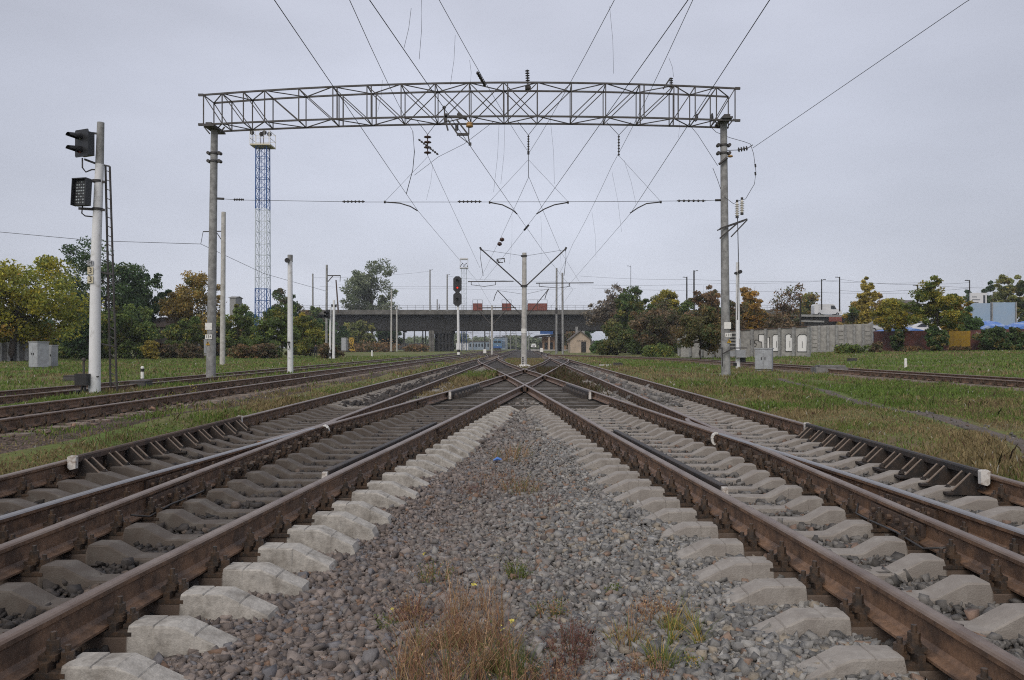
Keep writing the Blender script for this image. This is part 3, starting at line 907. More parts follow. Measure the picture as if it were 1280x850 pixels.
# ------------------------------------------------------------------ the loose stones
def stones(name, n, xr, yr, size, colf, zf, seed, accept=None, ypow=0.0):
    g = np.random.default_rng(seed)
    bv = np.array([(-1, -1, -1), (1, -1, -1), (1, 1, -1), (-1, 1, -1), (-1, -1, 1), (1, -1, 1), (1, 1, 1), (-1, 1, 1)], float) * .66
    q6 = [(0, 3, 2, 1), (4, 5, 6, 7), (0, 1, 5, 4), (1, 2, 6, 5), (2, 3, 7, 6), (3, 0, 4, 7)]
    bv = bv * 1.06
    bf = np.array([t_ for q in q6 for t_ in ((q[0], q[1], q[2]), (q[0], q[2], q[3]))])
    x = g.uniform(*xr, n)
    u = g.uniform(0, 1, n)
    if ypow == 1.0: ypow = 1.01
    if ypow: # density falling with distance
        a, b = yr[0] ** (1 - ypow), yr[1] ** (1 - ypow); yv = (a + (b - a) * u) ** (1 / (1 - ypow))
    else: yv = yr[0] + (yr[1] - yr[0]) * u
    if accept is not None:
        k = accept(x, yv, g); x, yv = x[k], yv[k]; n = len(x)
    r = g.lognormal(math.log(size), .42, n).clip(size * .45, size * 2.4)
    sc = np.stack([r * g.uniform(.75, 1.4, n), r * g.uniform(.75, 1.3, n), r * g.uniform(.45, 1.0, n)], -1)
    # facetted: flatten random directions
    P = np.repeat(bv[None], n, 0) + g.uniform(-.42, .42, (n, len(bv), 3))
    d = g.normal(size=(n, 1, 3)); d /= np.linalg.norm(d, axis=-1, keepdims=True)
    P = P - d * np.maximum((P * d).sum(-1, keepdims=True) - g.uniform(.4, 1.0, (n, 1, 1)), 0)
    P = P * sc[:, None]
    a = g.uniform(0, 2 * math.pi, n); t = g.normal(0, .8, n)
    ca, sa, ct, st = np.cos(a), np.sin(a), np.cos(t), np.sin(t)
    X = P[..., 0] * ct[:, None] - P[..., 2] * st[:, None]; Z = P[..., 0] * st[:, None] + P[..., 2] * ct[:, None]; Y = P[..., 1]
    X, Y = X * ca[:, None] - Y * sa[:, None], X * sa[:, None] + Y * ca[:, None]
    z = zf(x, yv) + g.uniform(-.8, .85, n) * r
    V = np.stack([X + x[:, None], Y + yv[:, None], Z + z[:, None]], -1).reshape(-1, 3)
    F = (bf[None] + (np.arange(n) * len(bv))[:, None, None]).reshape(-1, 3)
    C = np.repeat(colf(x, yv, g)[:, None], len(bv), 1).reshape(-1, 3)
    o = mesh_np(name, V, F, M['stone'], C)
    tag(o, kind='stuff'); return o
def mixc(a, b, t): return np.asarray(a)[None] * (1 - t[:, None]) + np.asarray(b)[None] * t[:, None]
def col_centre(x, y, g):
    n = len(x)
    t = sstep(-1.1, .75, x + g.normal(0, .38, n) + .12 * np.sin(y * 1.3))
    br = mixc((0.10, 0.082, 0.075), (0.235, 0.195, 0.175), g.uniform(0, 1, n))
    k = g.uniform(0, 1, n)
    br[k < .045] = (0.17, 0.108, 0.075); br[k > .86] = (0.155, 0.15, 0.16)
    gr = mixc((0.13, 0.128, 0.126), (0.31, 0.30, 0.285), g.uniform(0, 1, n) ** 1.2)
    gr[k < .05] = (0.23, 0.16, 0.12); gr[k > .9] = (0.26, 0.225, 0.18)
    c = br * (1 - t[:, None]) + gr * t[:, None]
    return c * g.uniform(.8, 1.2, (n, 1))
def col_oily(x, y, g):  # oil-stained stones, darkened further to paint shade into the gaps between sleepers
    n = len(x)
    c = mixc((0.025, 0.022, 0.021), (0.065, 0.056, 0.052), g.uniform(0, 1, n))
    c[g.uniform(0, 1, n) > .96] = (0.11, 0.085, 0.07)
    return c * g.uniform(.8, 1.2, (n, 1))
def col_grey(x, y, g):
    n = len(x)
    c = mixc((0.075, 0.07, 0.066), (0.19, 0.18, 0.17), g.uniform(0, 1, n))
    c[g.uniform(0, 1, n) > .93] = (0.19, 0.13, 0.10)
    return c * g.uniform(.8, 1.2, (n, 1))
def in_centre(x, y, g):
    l = np.interp(y, [p[1] for p in pA], [p[0] for p in pA]); r = np.interp(y, [p[1] for p in pAr], [p[0] for p in pAr])
    return (x > l + .10) & (x < r - .10)
def left_zone(x, y, g):
    a = np.interp(y, [p[1] for p in pA], [p[0] for p in pA])
    return x < a + .1
def right_zone(x, y, g):
    a = np.interp(y, [p[1] for p in pAr], [p[0] for p in pAr])
    return x > a - .1
zin = lambda x, y: np.where(x < 0, -.080, -.070)
stones('ballast_gravel', 150000, (-2.1, 1.9), (2.6, 13), .0138, col_centre, bz, 1, in_centre, 1.2)
stones('ballast_gravel', 22000, (-1.5, 1.4), (12, 24), .022, col_centre, bz, 2, in_centre, .6)
stones('ballast_gravel', 48000, (-5.1, -1.2), (2.4, 19), .0185, col_oily, zin, 3, left_zone, 1.0)
stones('ballast_gravel', 48000, (.9, 4.75), (2.4, 19), .0180, col_grey, zin, 4, right_zone, 1.0)
stones('ballast_gravel', 9000, (-5.1, -2.7), (19, 60), .045, col_oily, lambda x, y: np.full(len(x), -.06), 5, None, .8)
stones('ballast_gravel', 9000, (2.3, 4.7), (19, 60), .045, col_grey, lambda x, y: np.full(len(x), -.06), 6, None, .8)
stones('ballast_gravel', 2600, (-10.0, -6.9), (4, 40), .024, lambda x, y, g: col_oily(x, y, g) * np.array([2.6, 2.1, 1.8]), lambda x, y: gz(x, y) + .02, 8, None, 1.0)
stones('path_gravel', 2500, (4.6, 10.5), (6.8, 31), .018, col_grey, lambda x, y: gz(x, y) + .015, 9,
       lambda x, y, g: np.abs(x - np.interp(y, [p[1] for p in fp], [p[0] for p in fp])) < .24, 1.0)
# ================================================================== overhead line gantry
GY = 35.0
gantry = thing('overhead_line_gantry', (-2.5, GY, .05), 'wide grey steel lattice gantry standing on two concrete masts across the tracks', 'gantry')
def conc_mast(xp, ytop, ybase, Y, r0, r1, parent=None, m='concrete', name='mast', n=18, z0=None):
    p0 = W(xp[0], ybase, Y); p1 = W(xp[1], ytop, Y)
    p0.z -= .25
    b = MB(); b.tube(p0, p1, r0, r1, n=n)
    return b.build(name, M[m], parent), p0, p1
ml, l0, l1 = conc_mast((263.5, 268), 163, 470, GY, .20, .145, gantry)
mr, r0, r1 = conc_mast((907.5, 904.5), 153, 472, GY, .20, .145, gantry)
# lattice beam
def beam():
    b = MB()
    N = 17
    xa, xb = (261 - 656) * .035, (914.5 - 656) * .035
    D = 1.15
    yf, yk = GY - D / 2, GY + D / 2
    def top(t):
        px = 121 + (113 - 121) * t - 11.5 * 4 * t * (1 - t) * .95
        return CAMZ + (434 - px) * .035 - .1
    def bot(t):
        px = 162 + (157 - 162) * t - 7.5 * 4 * t * (1 - t)
        return CAMZ + (434 - px) * .035 + .06
    ts = [0, .035, .075] + [.115 + (.885 - .115) * k / (N - 5) for k in range(N - 4)] + [.925, .965, 1]
    P = lambda t, yy, f: Vector((xa + (xb - xa) * t, yy, f(t)))
    for yy in (yf, yk):
        for f in (top, bot):
            L = [P(t, yy, f) for t in ts]
            for p, q in zip(L[:-1], L[1:]): b.bar(p, q, .066, .07)
        for i, t in enumerate(ts):
            if i in (0, len(ts) - 1) and yy == yk: pass
            b.bar(P(t, yy, bot), P(t, yy, top), .042, .042)
            if i in (6, 10, 14, 5, 15):
                b.bar(P(t + .008, yy, bot), P(t + .008, yy, top), .05, .05)
        for t0, t1 in zip(ts[:-1], ts[1:]):
            mid = (t0 + t1) / 2
            if mid < .62: b.bar(P(t0, yy, top), P(t1, yy, bot), .037, .037)
            if mid > .38: b.bar(P(t0, yy, bot), P(t1, yy, top), .037, .037)
    for f in (top, bot):
        for k, (t0, t1) in enumerate(zip(ts[:-1], ts[1:])):
            a, c = (yf, yk) if k % 2 else (yk, yf)
            b.bar(P(t0, a, f), P(t1, c, f), .037, .037)
            b.bar(P(t0, yf, f), P(t0, yk, f), .037, .037)
    # overhanging chord ends
    for t, sgn in ((0, -1), (1, 1)):
        for yy in (yf,):
            for f in (top, bot):
                p = P(t, yy, f); b.bar(p, p + Vector((sgn * .22, 0, 0)), .085, .1)
    return b, top, bot
bb, btop, bbot = beam()
bb.build('crossbeam', M['steel'], gantry)
for p in (l1, r1):
    b = MB()
    b.box((p.x, GY, p.z + .04), (.46, 1.4, .07)); b.box((p.x, GY, p.z + .13), (.26, 1.3, .10))
    b.bar((p.x - .2, GY, p.z - .15), (p.x - .45, GY, p.z + .15), .05); b.bar((p.x + .2, GY, p.z - .15), (p.x + .45, GY, p.z + .15), .05)
    b.build('mast_head', M['steel'], gantry)
    b = MB()
    for dz in (1.0, 1.35):
        b.tube((p.x, GY, p.z - dz - .04), (p.x, GY, p.z - dz + .04), .185, n=18)
        for s in (-1, 1):
            b.tube((p.x + s * .24, GY - .12, p.z - dz), (p.x + s * .24, GY + .12, p.z - dz), .075, n=8)
    b.build('clamp', M['darksteel'], gantry)
def plate_on_mast(parent, xp, yp, Y, w, h, m, r, text=None, tsize=.2, rot=0):
    p = W(xp, yp, Y); p.y = Y - r - .012
    b = MB(); b.box(p, (w, .012, h)); o = b.build('number_plate', M[m], parent)
    if text:
        text_mesh('lettering', text, tsize, M['black'], o, Matrix.Translation((p.x, p.y - .010, p.z)) @ Matrix.Rotation(R(90), 4, 'X'))
    return o
plate_on_mast(gantry, 263, 408, GY, .30, .30, 'white', .19)
plate_on_mast(gantry, 263, 421, GY, .30, .20, 'white', .19, '134', .17)
plate_on_mast(gantry, 908, 407, GY, .30, .29, 'white', .19)
plate_on_mast(gantry, 909, 419, GY, .27, .19, 'white', .19, '132', .16)
for xp, yp in ((262, 429), (910, 426)):
    p = W(xp, yp, GY); p.y = GY - .205
    b = MB(); b.prism([(p.x - .1, p.z - .09), (p.x + .1, p.z - .09), (p.x, p.z + .09)], 'y', p.y, p.y + .01); o = b.build('warning_sign', M['yellow'], gantry)
    b = MB(); b.prism([(p.x - .02, p.z + .05), (p.x + .02, p.z + .04), (p.x, p.z), (p.x + .03, p.z - .01), (p.x - .01, p.z - .06), (p.x + .0, p.z - .015), (p.x - .03, p.z)], 'y', p.y - .006, p.y - .002); b.build('lightning_mark', M['black'], o)
# right mast bracket with the two post insulators and the down rod
def P35(x, y): return W(x, y, GY)
b = MB()
b.bar(P35(898, 287) + Vector((0, -.25, 0)), P35(932, 275) + Vector((0, -.25, 0)), .07, .07)
b.bar(P35(898, 299) + Vector((0, -.25, 0)), P35(920, 280) + Vector((0, -.25, 0)), .06, .06)
b.bar(P35(912, 297) + Vector((0, -.25, 0)), P35(932, 276) + Vector((0, -.25, 0)), .05, .05)
b.bar(P35(898, 287) + Vector((0, .22, 0)), P35(932, 275) + Vector((0, .22, 0)), .05, .05)
b.build('bracket', M['darksteel'], gantry)
for xp, y0, y1 in ((919.5, 272, 254), (925.5, 268, 251)):
    c = P35(xp, y0); h = (y0 - y1) * .035
    b = MB()
    prof = [(.05, 0)]
    for k in range(7): prof += [(.05, .04 + k * h / 8), (.105, .055 + k * h / 8), (.05, .085 + k * h / 8)]
    prof += [(.04, h)]
    b.lathe((c.x, GY - .25, c.z), prof, 12)
    o = b.build('post_insulator', M['porcelain'], gantry)
    b = MB(); b.tube((c.x, GY - .25, c.z + h), (c.x, GY - .25, c.z + h + .1), .055, n=10); b.tube((c.x, GY - .25, c.z - .06), (c.x, GY - .25, c.z + .02), .07, n=10); b.build('insulator_cap', M['darksteel'], o)
b = MB()
b.path([P35(904, 247) + Vector((0, -.2, 0)), P35(915, 256) + Vector((0, -.25, 0)), P35(922, 252) + Vector((0, -.25, 0)), P35(930, 250) + Vector((0, -.25, 0)), P35(943, 230), P35(945, 215), P35(942, 192), P35(938, 180), P35(930, 177), P35(912, 172), P35(895, 165), P35(888, 158)], .012)
b.path([P35(920, 274) + Vector((0, -.25, 0)), P35(921, 320) + Vector((0, -.25, 0)), P35(922, 400)], .02)
for yp in (207, 217): b.tube(P35(944, yp - 2), P35(944.5, yp + 2), .04, n=8)
b.build('jumper_cable', M['wire'], gantry)
b = MB()
b.path([P35(891, 210), P35(897, 225), P35(902, 240), P35(904, 258)], .012)
b.build('jumper_cable', M['wire'], gantry)
b = MB(); b.tube(P35(897, 207) + Vector((0, -.25, 0)), P35(907, 199) + Vector((0, -.25, 0)), .05, .06, n=10); o = b.build('strain_insulator', M['darksteel'], gantry)
b = MB(); b.lathe(P35(911, 197) + Vector((0, -.25, -.05)), [(.04, 0), (.11, .02), (.12, .06), (.05, .1)], 12); b.build('insulator_disc', M['ochre'], o)
# base drive rod on the right mast
b = MB()
b.bar(P35(900, 443) + Vector((0, -.3, 0)), P35(917, 434) + Vector((0, -.3, 0)), .05, .05)
b.tube(P35(900.5, 434) + Vector((0, -.3, 0)), P35(901, 458) + Vector((0, -.3, 0)), .022, n=6)
b.build('drive_rod', M['darksteel'], gantry)
b = MB()
b.bar(P35(899, 435), P35(934, 435), .05, .05)
b.build('cross_bar', M['steel'], gantry)

# birds on the bottom chord
def bird(xp, yp, label):
    p = W(xp, yp, GY - .5)
    me = bpy.data.meshes.new('bird'); bm = bmesh.new()
    pts = [(-.22, 0, -.05), (-.12, 0, -.01), (0, 0, .03), (.08, 0, .09), (.11, 0, .15), (.17, 0, .14)]
    vs_ = [bm.verts.new(q) for q in pts]
    for a, c in zip(vs_[:-1], vs_[1:]): bm.edges.new((a, c))
    for s in (-1, 1):
        l = bm.verts.new((.0, s * .03, -.1)); bm.edges.new((vs_[2], l))
    bm.to_mesh(me); bm.free()
    o = bpy.data.objects.new('bird', me); COL.objects.link(o)
    sk = o.modifiers.new('skin', 'SKIN'); o.modifiers.new('sub', 'SUBSURF').levels = 2
    rad = [.035, .06, .085, .055, .045, .012, .012, .012]
    for v, r_ in zip(me.skin_vertices[0].data, rad): v.radius = (r_, r_ * .9)
    me.skin_vertices[0].data[2].use_root = True
    me.materials.append(M['bird'])
    o.location = p; o.rotation_euler = (0, R(-35), R(random.uniform(10, 60)))
    tag(o, label, 'bird', 'birds perched on the gantry')
bird(871, 148, 'dark bird perched on the gantry lower chord, the left of the two')
bird(890, 147.5, 'dark bird perched on the gantry lower chord, the one closer to the right mast')

# insulators and devices of the gantry
def ins_string(name, p0, p1, n, r, m, parent=None, cap=.025):
    b = MB(); p0 = Vector(p0); p1 = Vector(p1); L = (p1 - p0).length; d = (p1 - p0).normalized()
    prof = [(cap, 0)]
    for k in range(n):
        z = L * (k + .25) / n
        prof += [(cap, z), (r, z + L * .16 / n), (r * .9, z + L * .34 / n), (cap, z + L * .5 / n)]
    prof += [(cap * .8, L)]
    b.lathe(p0, prof, 10, axis=d)
    return b.build(name, M[m], parent)
def standalone(name, p, label, cat, group=None): return thing(name, p, label, cat, group)
# upright post insulators above the beam
t = thing('post_insulator', W(660, 108, GY), 'dark upright insulator standing on top of the gantry near its middle', 'insulator', 'insulators on the gantry')
ins_string('insulator_body', W(660, 108, GY), W(659, 87, GY), 7, .10, 'darksteel', t); b = MB(); b.box(W(660, 110, GY), (.25, .25, .12)); b.build('base', M['steel'], t)
t = thing('post_insulator', W(838, 112, GY), 'dark upright insulator with a slanting stay on top of the gantry right half', 'insulator', 'insulators on the gantry')
ins_string('insulator_body', W(839, 110, GY), W(839, 97, GY), 5, .09, 'darksteel', t)
b = MB(); b.bar(W(829, 111, GY), W(838, 97.5, GY), .09, .06); b.build('stay', M['darksteel'], t)
# V-suspensions
def vsusp(xp, ytop, yj, ybot, half, label, n, r, m, tail=None):
    t = thing('suspension_insulator', W(xp, ytop, GY), label, 'insulator', 'insulators hanging from the gantry')
    b = MB(); b.tube(W(xp - half, ytop - 4, GY - .3), W(xp, yj, GY), .012, n=5); b.tube(W(xp + half, ytop - 4, GY - .3), W(xp, yj, GY), .012, n=5); b.build('hanger', M['wire'], t)
    ins_string('insulator_body', W(xp, ybot, GY), W(xp, yj, GY), n, r, m, t)
    if tail:
        b = MB(); b.tube(W(xp, ybot, GY), W(xp, tail, GY), .014, n=5); b.tube(W(xp, ybot - 1, GY), W(xp, ybot + 2, GY), .05, n=8); b.build('tail_wire', M['wire'], t)
vsusp(660.5, 155, 169, 191, 14, 'slim insulator string hanging on a V of wires under the middle of the gantry', 7, .055, 'darksteel', 221)
vsusp(773.5, 157, 169, 195, 15, 'slim insulator string hanging on a V of wires under the right half of the gantry', 7, .055, 'darksteel')
vsusp(534.5, 155, 168, 194, 13, 'insulator of big dark bell discs hanging under the left half of the gantry', 4, .17, 'brownglaze')
t = thing('strain_insulator', W(535, 184, GY - .6), 'slanting chain of small dark insulators just behind the bell disc insulator', 'insulator', 'insulators hanging from the gantry')
ins_string('insulator_body', W(523, 174, GY - .6), W(548, 193.5, GY - .6), 9, .055, 'darksteel', t)
# section insulator device
t = thing('section_insulator', W(572, 152, GY - .9), 'dark angular switch device with an ochre ceramic disc hung from the gantry', 'section insulator')
b = MB()
Q = lambda x, y, dy=0: W(x, y, GY - .9 + dy)
b.bar(Q(556, 146), Q(582, 146), .10, .10); b.bar(Q(572, 142, .2), Q(583, 149, .2), .14, .10)
b.bar(Q(557, 142), Q(557, 152), .14, .10); b.bar(Q(557, 152), Q(560, 163), .07, .07)
b.bar(Q(560, 150), Q(573, 169), .08, .06); b.bar(Q(571, 150), Q(585, 168), .08, .06); b.bar(Q(571, 168), Q(586, 168), .10, .10)
b.bar(Q(586, 159), Q(586, 168), .05, .05); b.bar(Q(585, 168), Q(587, 180), .05, .05); b.bar(Q(574, 170), Q(587, 180), .03, .03)
b.box(Q(587.5, 180), (.12, .10, .12)); b.tube(Q(571, 155), Q(571, 163), .07, n=8)
b.build('frame', M['darksteel'], t)
b = MB(); b.lathe(Q(587, 159.5), [(.06, 0), (.15, .03), (.15, .1), (.11, .13), (.15, .16), (.13, .2), (.05, .24)], 12); b.build('ceramic_disc', M['ochre'], t)
b = MB(); b.tube(Q(555, 134), Q(556, 143), .03, n=6); b.tube(Q(554, 133.5), Q(556.5, 135.5), .07, n=8); b.build('clamp', M['darksteel'], t)
# insulators on the cross wire
# ================================================================== wires
def wire(name, pts, label, cat='wire', r=.011, group='overhead wires', sag=0.0, n=1):
    P = []
    for a, c in zip(pts[:-1], pts[1:]):
        for k in range(n):
            t_ = k / n; q = a.lerp(c, t_); q = q - Vector((0, 0, sag * 4 * t_ * (1 - t_))); P.append(q)
    P.append(pts[-1])
    b = MB(); b.path(P, r, 4)
    o = b.build(name, M['wire'])
    return tag(o, label, cat, group)
def back(p, q, Y):
    """extend the line q->p towards the camera to depth Y"""
    t_ = (Y - p.y) / (q.y - p.y)
    return p + (q - p) * t_
def contact(label, g, near, far, r=.0095, name='contact_wire'):
    """g = pixel at the gantry; near = pixel at picture top (z level); far list of (px,py,Y)"""
    pg = W(*g, GY)
    Yn = GY * (434 - g[1]) / (434 - near[1])
    pn = W(near[0], near[1], Yn)
    pts = [back(pn, pg, -12), pn, pg] + [W(*f) for f in far]
    return wire(name, pts, label, 'wire', r)
contact('contact wire over the left main line, outermost of the wires on the left', (522, 263), (343, 0), [(572, 322, 54), (597, 352, 72), (625, 400, 170)])
contact('contact wire over the crossover that starts in the left foreground', (646, 267), (462, 0), [(688, 327, 55), (716, 362, 78), (690, 400, 170)])
contact('contact wire over the crossover that starts in the right foreground', (671, 267), (860, 0), [(630, 320, 52), (604, 352, 72)])
contact('contact wire over the right main line, outermost of the wires on the right', (788, 267), (962, 0), [(725, 340, 64), (697, 372, 96), (672, 405, 200)])
def messenger(label, g, near, Yn, far, r=.008):
    pg = W(*g, GY); pn = W(near[0], near[1], Yn)
    return wire('messenger_wire', [back(pn, pg, -6) + Vector((0, 0, .8)), pn, pg] + [W(*f) for f in far], label, 'wire', r, sag=.12, n=5)
messenger('carrier wire ending at the slanting insulator chain left of the gantry centre', (516, 164), (437, 0), 17.5, [], .009)
messenger('carrier wire with the long dark insulator running down to the middle hanger', (661, 191), (549, 0), 17.5, [])
messenger('carrier wire coming from the upper right down to the middle hanger', (662, 190), (768, 0), 17.5, [])
messenger('carrier wire from the upper right to the slim insulator under the right half', (765, 207), (866, 0), 17.5, [(716, 305, 52), (694, 352, 78)])
wire('messenger_wire', [W(661, 221, GY), W(627, 295, 56), W(600, 350, 84)], 'thin carrier wire falling to the left from the middle hanger', r=.009)
wire('messenger_wire', [W(661, 221, GY), W(699, 311, 56), W(724, 352, 84)], 'thin carrier wire falling to the right from the middle hanger', r=.009)
wire('messenger_wire', [W(534.5, 194, GY), W(566, 262, 46), W(600, 335, 70)], 'thin carrier wire falling from the bell disc insulator towards the bridge', r=.009)
wire('messenger_wire', [W(516, 164, GY - .6), W(518, 190, GY - .6), W(516, 212, GY), W(508, 242, GY)], 'slack jumper hanging beside the bell disc insulator', r=.016)
wire('messenger_wire', [W(518, 219, GY), W(548, 196, GY - .5), W(580, 180, GY - .8), W(617, 152, GY - .4)], 'thin jumper rising from the slanting insulator chain to the gantry', r=.009)
wire('feeder_wire', [W(1240, -18, 22), W(1205, 4, 24), W(941, 185, GY)], 'feeder wire reaching the right mast from the upper right corner', r=.012)
t = thing('strain_insulator', W(934, 186, GY), 'thick dark insulator where the feeder wire meets the right mast', 'insulator')
ins_string('insulator_body', W(922, 187.5, GY), W(935, 185, GY), 4, .11, 'darksteel', t)
b = MB(); b.tube(W(909, 188, GY), W(922, 187.5, GY), .015, n=5); b.tube(W(935, 185, GY), W(941, 181, GY), .02, n=5); b.build('link', M['darksteel'], t)
wire('stay_wire', [W(861, 155, GY), W(872, 168, GY - .1), W(897, 207, GY - .25)], 'thin stay from the gantry underside to the right mast', r=.010)
# insulator in the carrier wire above the gantry
pn, pg = W(549, 0, 17.5), W(661, 191, GY)
c0 = pn.lerp(pg, .27) - Vector((0, 0, .2)); c1 = pn.lerp(pg, .345) - Vector((0, 0, .22))
t = thing('strain_insulator', c0, 'long dark insulator set in the carrier wire above the gantry', 'insulator')
ins_string('insulator_body', c0, c1, 6, .05, 'darksteel', t)
# cross wire with its insulators and registration arms
wire('cross_wire', [W(270, 248, GY), W(300, 250, GY), W(455, 252.5, GY), W(590, 252.5, GY), W(760, 252, GY), W(870, 251, GY), W(903, 250, GY)], 'horizontal cross wire stretched between the two gantry masts', r=.010)
for k, (xa_, xb_, ya_) in enumerate(((292, 305, 249.5), (428, 456, 252), (572, 602, 252), (846, 882, 251))):
    nm = ['short insulator on the cross wire nearest the left mast', 'long insulator on the cross wire between the blue tower and the gantry middle', 'insulator on the cross wire near the middle of the gantry', 'insulator on the cross wire nearest the right mast'][k]
    t = thing('cross_wire_insulator', W(xa_, ya_, GY), nm, 'insulator', 'insulators on the cross wire')
    ins_string('insulator_body', W(xa_, ya_, GY), W(xb_, ya_, GY), 6, .06, 'darksteel', t)
b = MB(); b.tube(W(268, 248, GY), W(280, 248.5, GY), .05, n=8); b.build('cross_wire_clamp', M['darksteel'], gantry)
b = MB(); b.tube(W(894, 250.3, GY), W(905, 250, GY), .05, n=8); b.build('cross_wire_clamp', M['darksteel'], gantry)
for pts, lb in ((((481, 252.5), (500, 254), (513, 258), (522, 263.5)), 'registration arm holding the left main line contact wire'),
                (((612, 253), (628, 256), (640, 262), (646.5, 267.5)), 'registration arm bending down to the right near the middle'),
                (((710, 253), (693, 256), (681, 261), (670.5, 267.5)), 'registration arm bending down to the left near the middle'),
                (((826, 252.5), (808, 254.5), (797, 260), (787.5, 266.5)), 'registration arm holding the right main line contact wire')):
    b = MB(); b.path([W(*p, GY) for p in pts], .028, 6); b.tube(W(pts[0][0] - 1, pts[0][1], GY), W(pts[0][0] + 1, pts[0][1], GY), .06, n=8)
    o = b.build('registration_arm', M['darksteel']); tag(o, lb, 'registration arm', 'registration arms on the cross wire')
# slanting thin stays from hangers to the arms
for a, c in (((534.5, 196), (481, 252)), ((660, 200), (612, 252)), ((661, 200), (710, 252)), ((773, 194), (826, 252))):
    o = wire('stay_wire', [W(*a, GY), W(*c, GY)], 'thin slanting stay from a hanging insulator to the outer end of a registration arm', r=.006)
# droppers
drops = [(762, 8, 767, 92, 24), (514, 10, 505, 60, 17), (527, 0, 524, 74, 17), (569, 44, 563, 106, 22), (587, 75, 588, 106, 24), (836, 72, 842, 96, 24),
         (478, 100, 472, 140, 26), (624, 150, 617, 240, GY - 4), (631, 155, 626, 230, GY - 2), (688, 150, 693, 230, GY - 2), (780, 200, 795, 255, GY + 2), (765, 215, 777, 290, 42),
         (541, 205, 533, 250, 40), (740, 265, 745, 322, 50), (700, 312, 700, 350, 62), (640, 270, 637, 330, 50), (676, 270, 676, 330, 50), (848, 145, 848, 172, GY)]
for x0, y0, x1, y1, Y in drops:
    wire('dropper_wire', [W(x0, y0, Y), W((x0 + x1) / 2 + 1.5, (y0 + y1) / 2, Y), W(x1, y1, Y)], 'thin vertical dropper between carrier and contact wire', r=.0042, group='thin dropper wires')
# two ball insulators beyond the gantry
t = thing('strain_insulator', W(626, 302, 56), 'pair of dark round insulators in the wire beyond the gantry, left of the centre mast', 'insulator')
for xp, yp in ((627.5, 299.5), (624.5, 305)):
    b = MB(); b.lathe(W(xp, yp + 2.6, 56), [(.02, 0), (.15, .07), (.17, .15), (.14, .24), (.02, .3)], 12); b.build('insulator_disc', M['brownglaze'], t)
t = thing('section_insulator', W(626, 325, 56), 'small dark wire separator frame left of the centre mast', 'section insulator')
b = MB(); c = lambda x, y: W(x, y, 56)
b.bar(c(621, 324), c(631, 323), .06, .06); b.bar(c(622, 328), c(629, 328), .06, .06); b.bar(c(621, 324), c(624, 329), .06); b.bar(c(630, 323), c(631, 328), .06); b.box(c(622, 326), (.15, .1, .12))
b.build('frame', M['darksteel'], t)
b = MB(); t = wire('tube_insulator', [W(655, 288, GY + 6), W(661, 281, GY + 6)], 'short dark rod in the wire just right of the centre', 'insulator', .05)

# ================================================================== centre mast with its two slanting cantilevers
CY = 56
cm = thing('overhead_line_mast', W(655, 457, CY), 'white and grey concrete mast in the centre between the tracks, with two slanting arms', 'mast', 'overhead line masts')
conc_mast((655, 655.5), 316, 458, CY, .21, .15, cm, 'concrete_pale')
C_ = lambda x, y: W(x, y, CY)
for xe, s in ((601, -1), (707, 1)):
    b = MB(); b.tube(C_(655 + s * 3, 357), C_(xe, 311), .045, n=8); b.tube(C_(xe - s * 1, 313), C_(xe + s * 1, 309), .07, n=8)
    b.path([C_(xe, 312), C_(656 - s * 0, 320)], .012)
    b.path([C_(xe, 313), C_(xe + s * .5, 322), C_(xe + (-s) * 2 if s > 0 else xe + 3, 345)], .018)
    b.build('cantilever', M['darksteel'], cm)
for xa_, xb_, y in ((585, 642, 352), (670, 742, 354)):
    b = MB(); b.tube(C_(xa_, y), C_(xb_, y - .5), .035, n=6)
    for xx in (xa_ + 4, (xa_ + xb_) / 2 + 6): b.tube(C_(xx, y), C_(xx, y + 4), .025, n=5)
    b.path([C_(xa_ + 4, y + 4), C_((xa_ + xb_) / 2 - 8, y + 6), C_((xa_ + xb_) / 2 + 6, y + 4)], .02)
    b.build('registration_tube', M['steel'], cm)
b = MB(); b.tube(C_(655, 357.5) + Vector((0, 0, -.06)), C_(655, 357.5) + Vector((0, 0, .06)), .24, n=14); b.tube(C_(655, 320) + Vector((0, 0, -.05)), C_(655, 320) + Vector((0, 0, .05)), .22, n=14); b.build('clamp', M['darksteel'], cm)
b = MB(); b.tube(C_(655, 416.5), C_(655, 411), .205, n=18); b.build('painted_plate', M['white'], cm)
b = MB()
for yy in (447, 449.5, 452, 454.5): b.box(C_(653.6, yy) + Vector((0, -.21, 0)), (.10, .02, .07))
b.build('black_marks', M['black'], cm)
b = MB(); b.lathe(C_(655, 458.6), [(.5, 0), (.5, .10), (.3, .16)], 16); b.build('base_collar', M['white'], cm)

t = thing('overhead_line_mast', W(656, 442, 108), 'second concrete mast exactly behind the centre mast, its slanting arms showing on both sides', 'mast', 'overhead line masts')
conc_mast((656, 656), 366, 443, 108, .2, .16, t, 'concrete_pale', 'post', 12)
for xe, ye in ((622, 363), (686, 361)):
    s = -1 if xe < 656 else 1
    b = MB(); b.tube(W(656 + s * 2, 396, 108), W(xe, ye, 108), .06, n=6); b.path([W(xe, ye, 108), W(656, 368, 108)], .02); b.path([W(xe, ye, 108), W(xe - 3, ye + 6, 108), W(xe - 5, ye + 13, 108)], .05)
    b.build('cantilever', M['darksteel'], t)
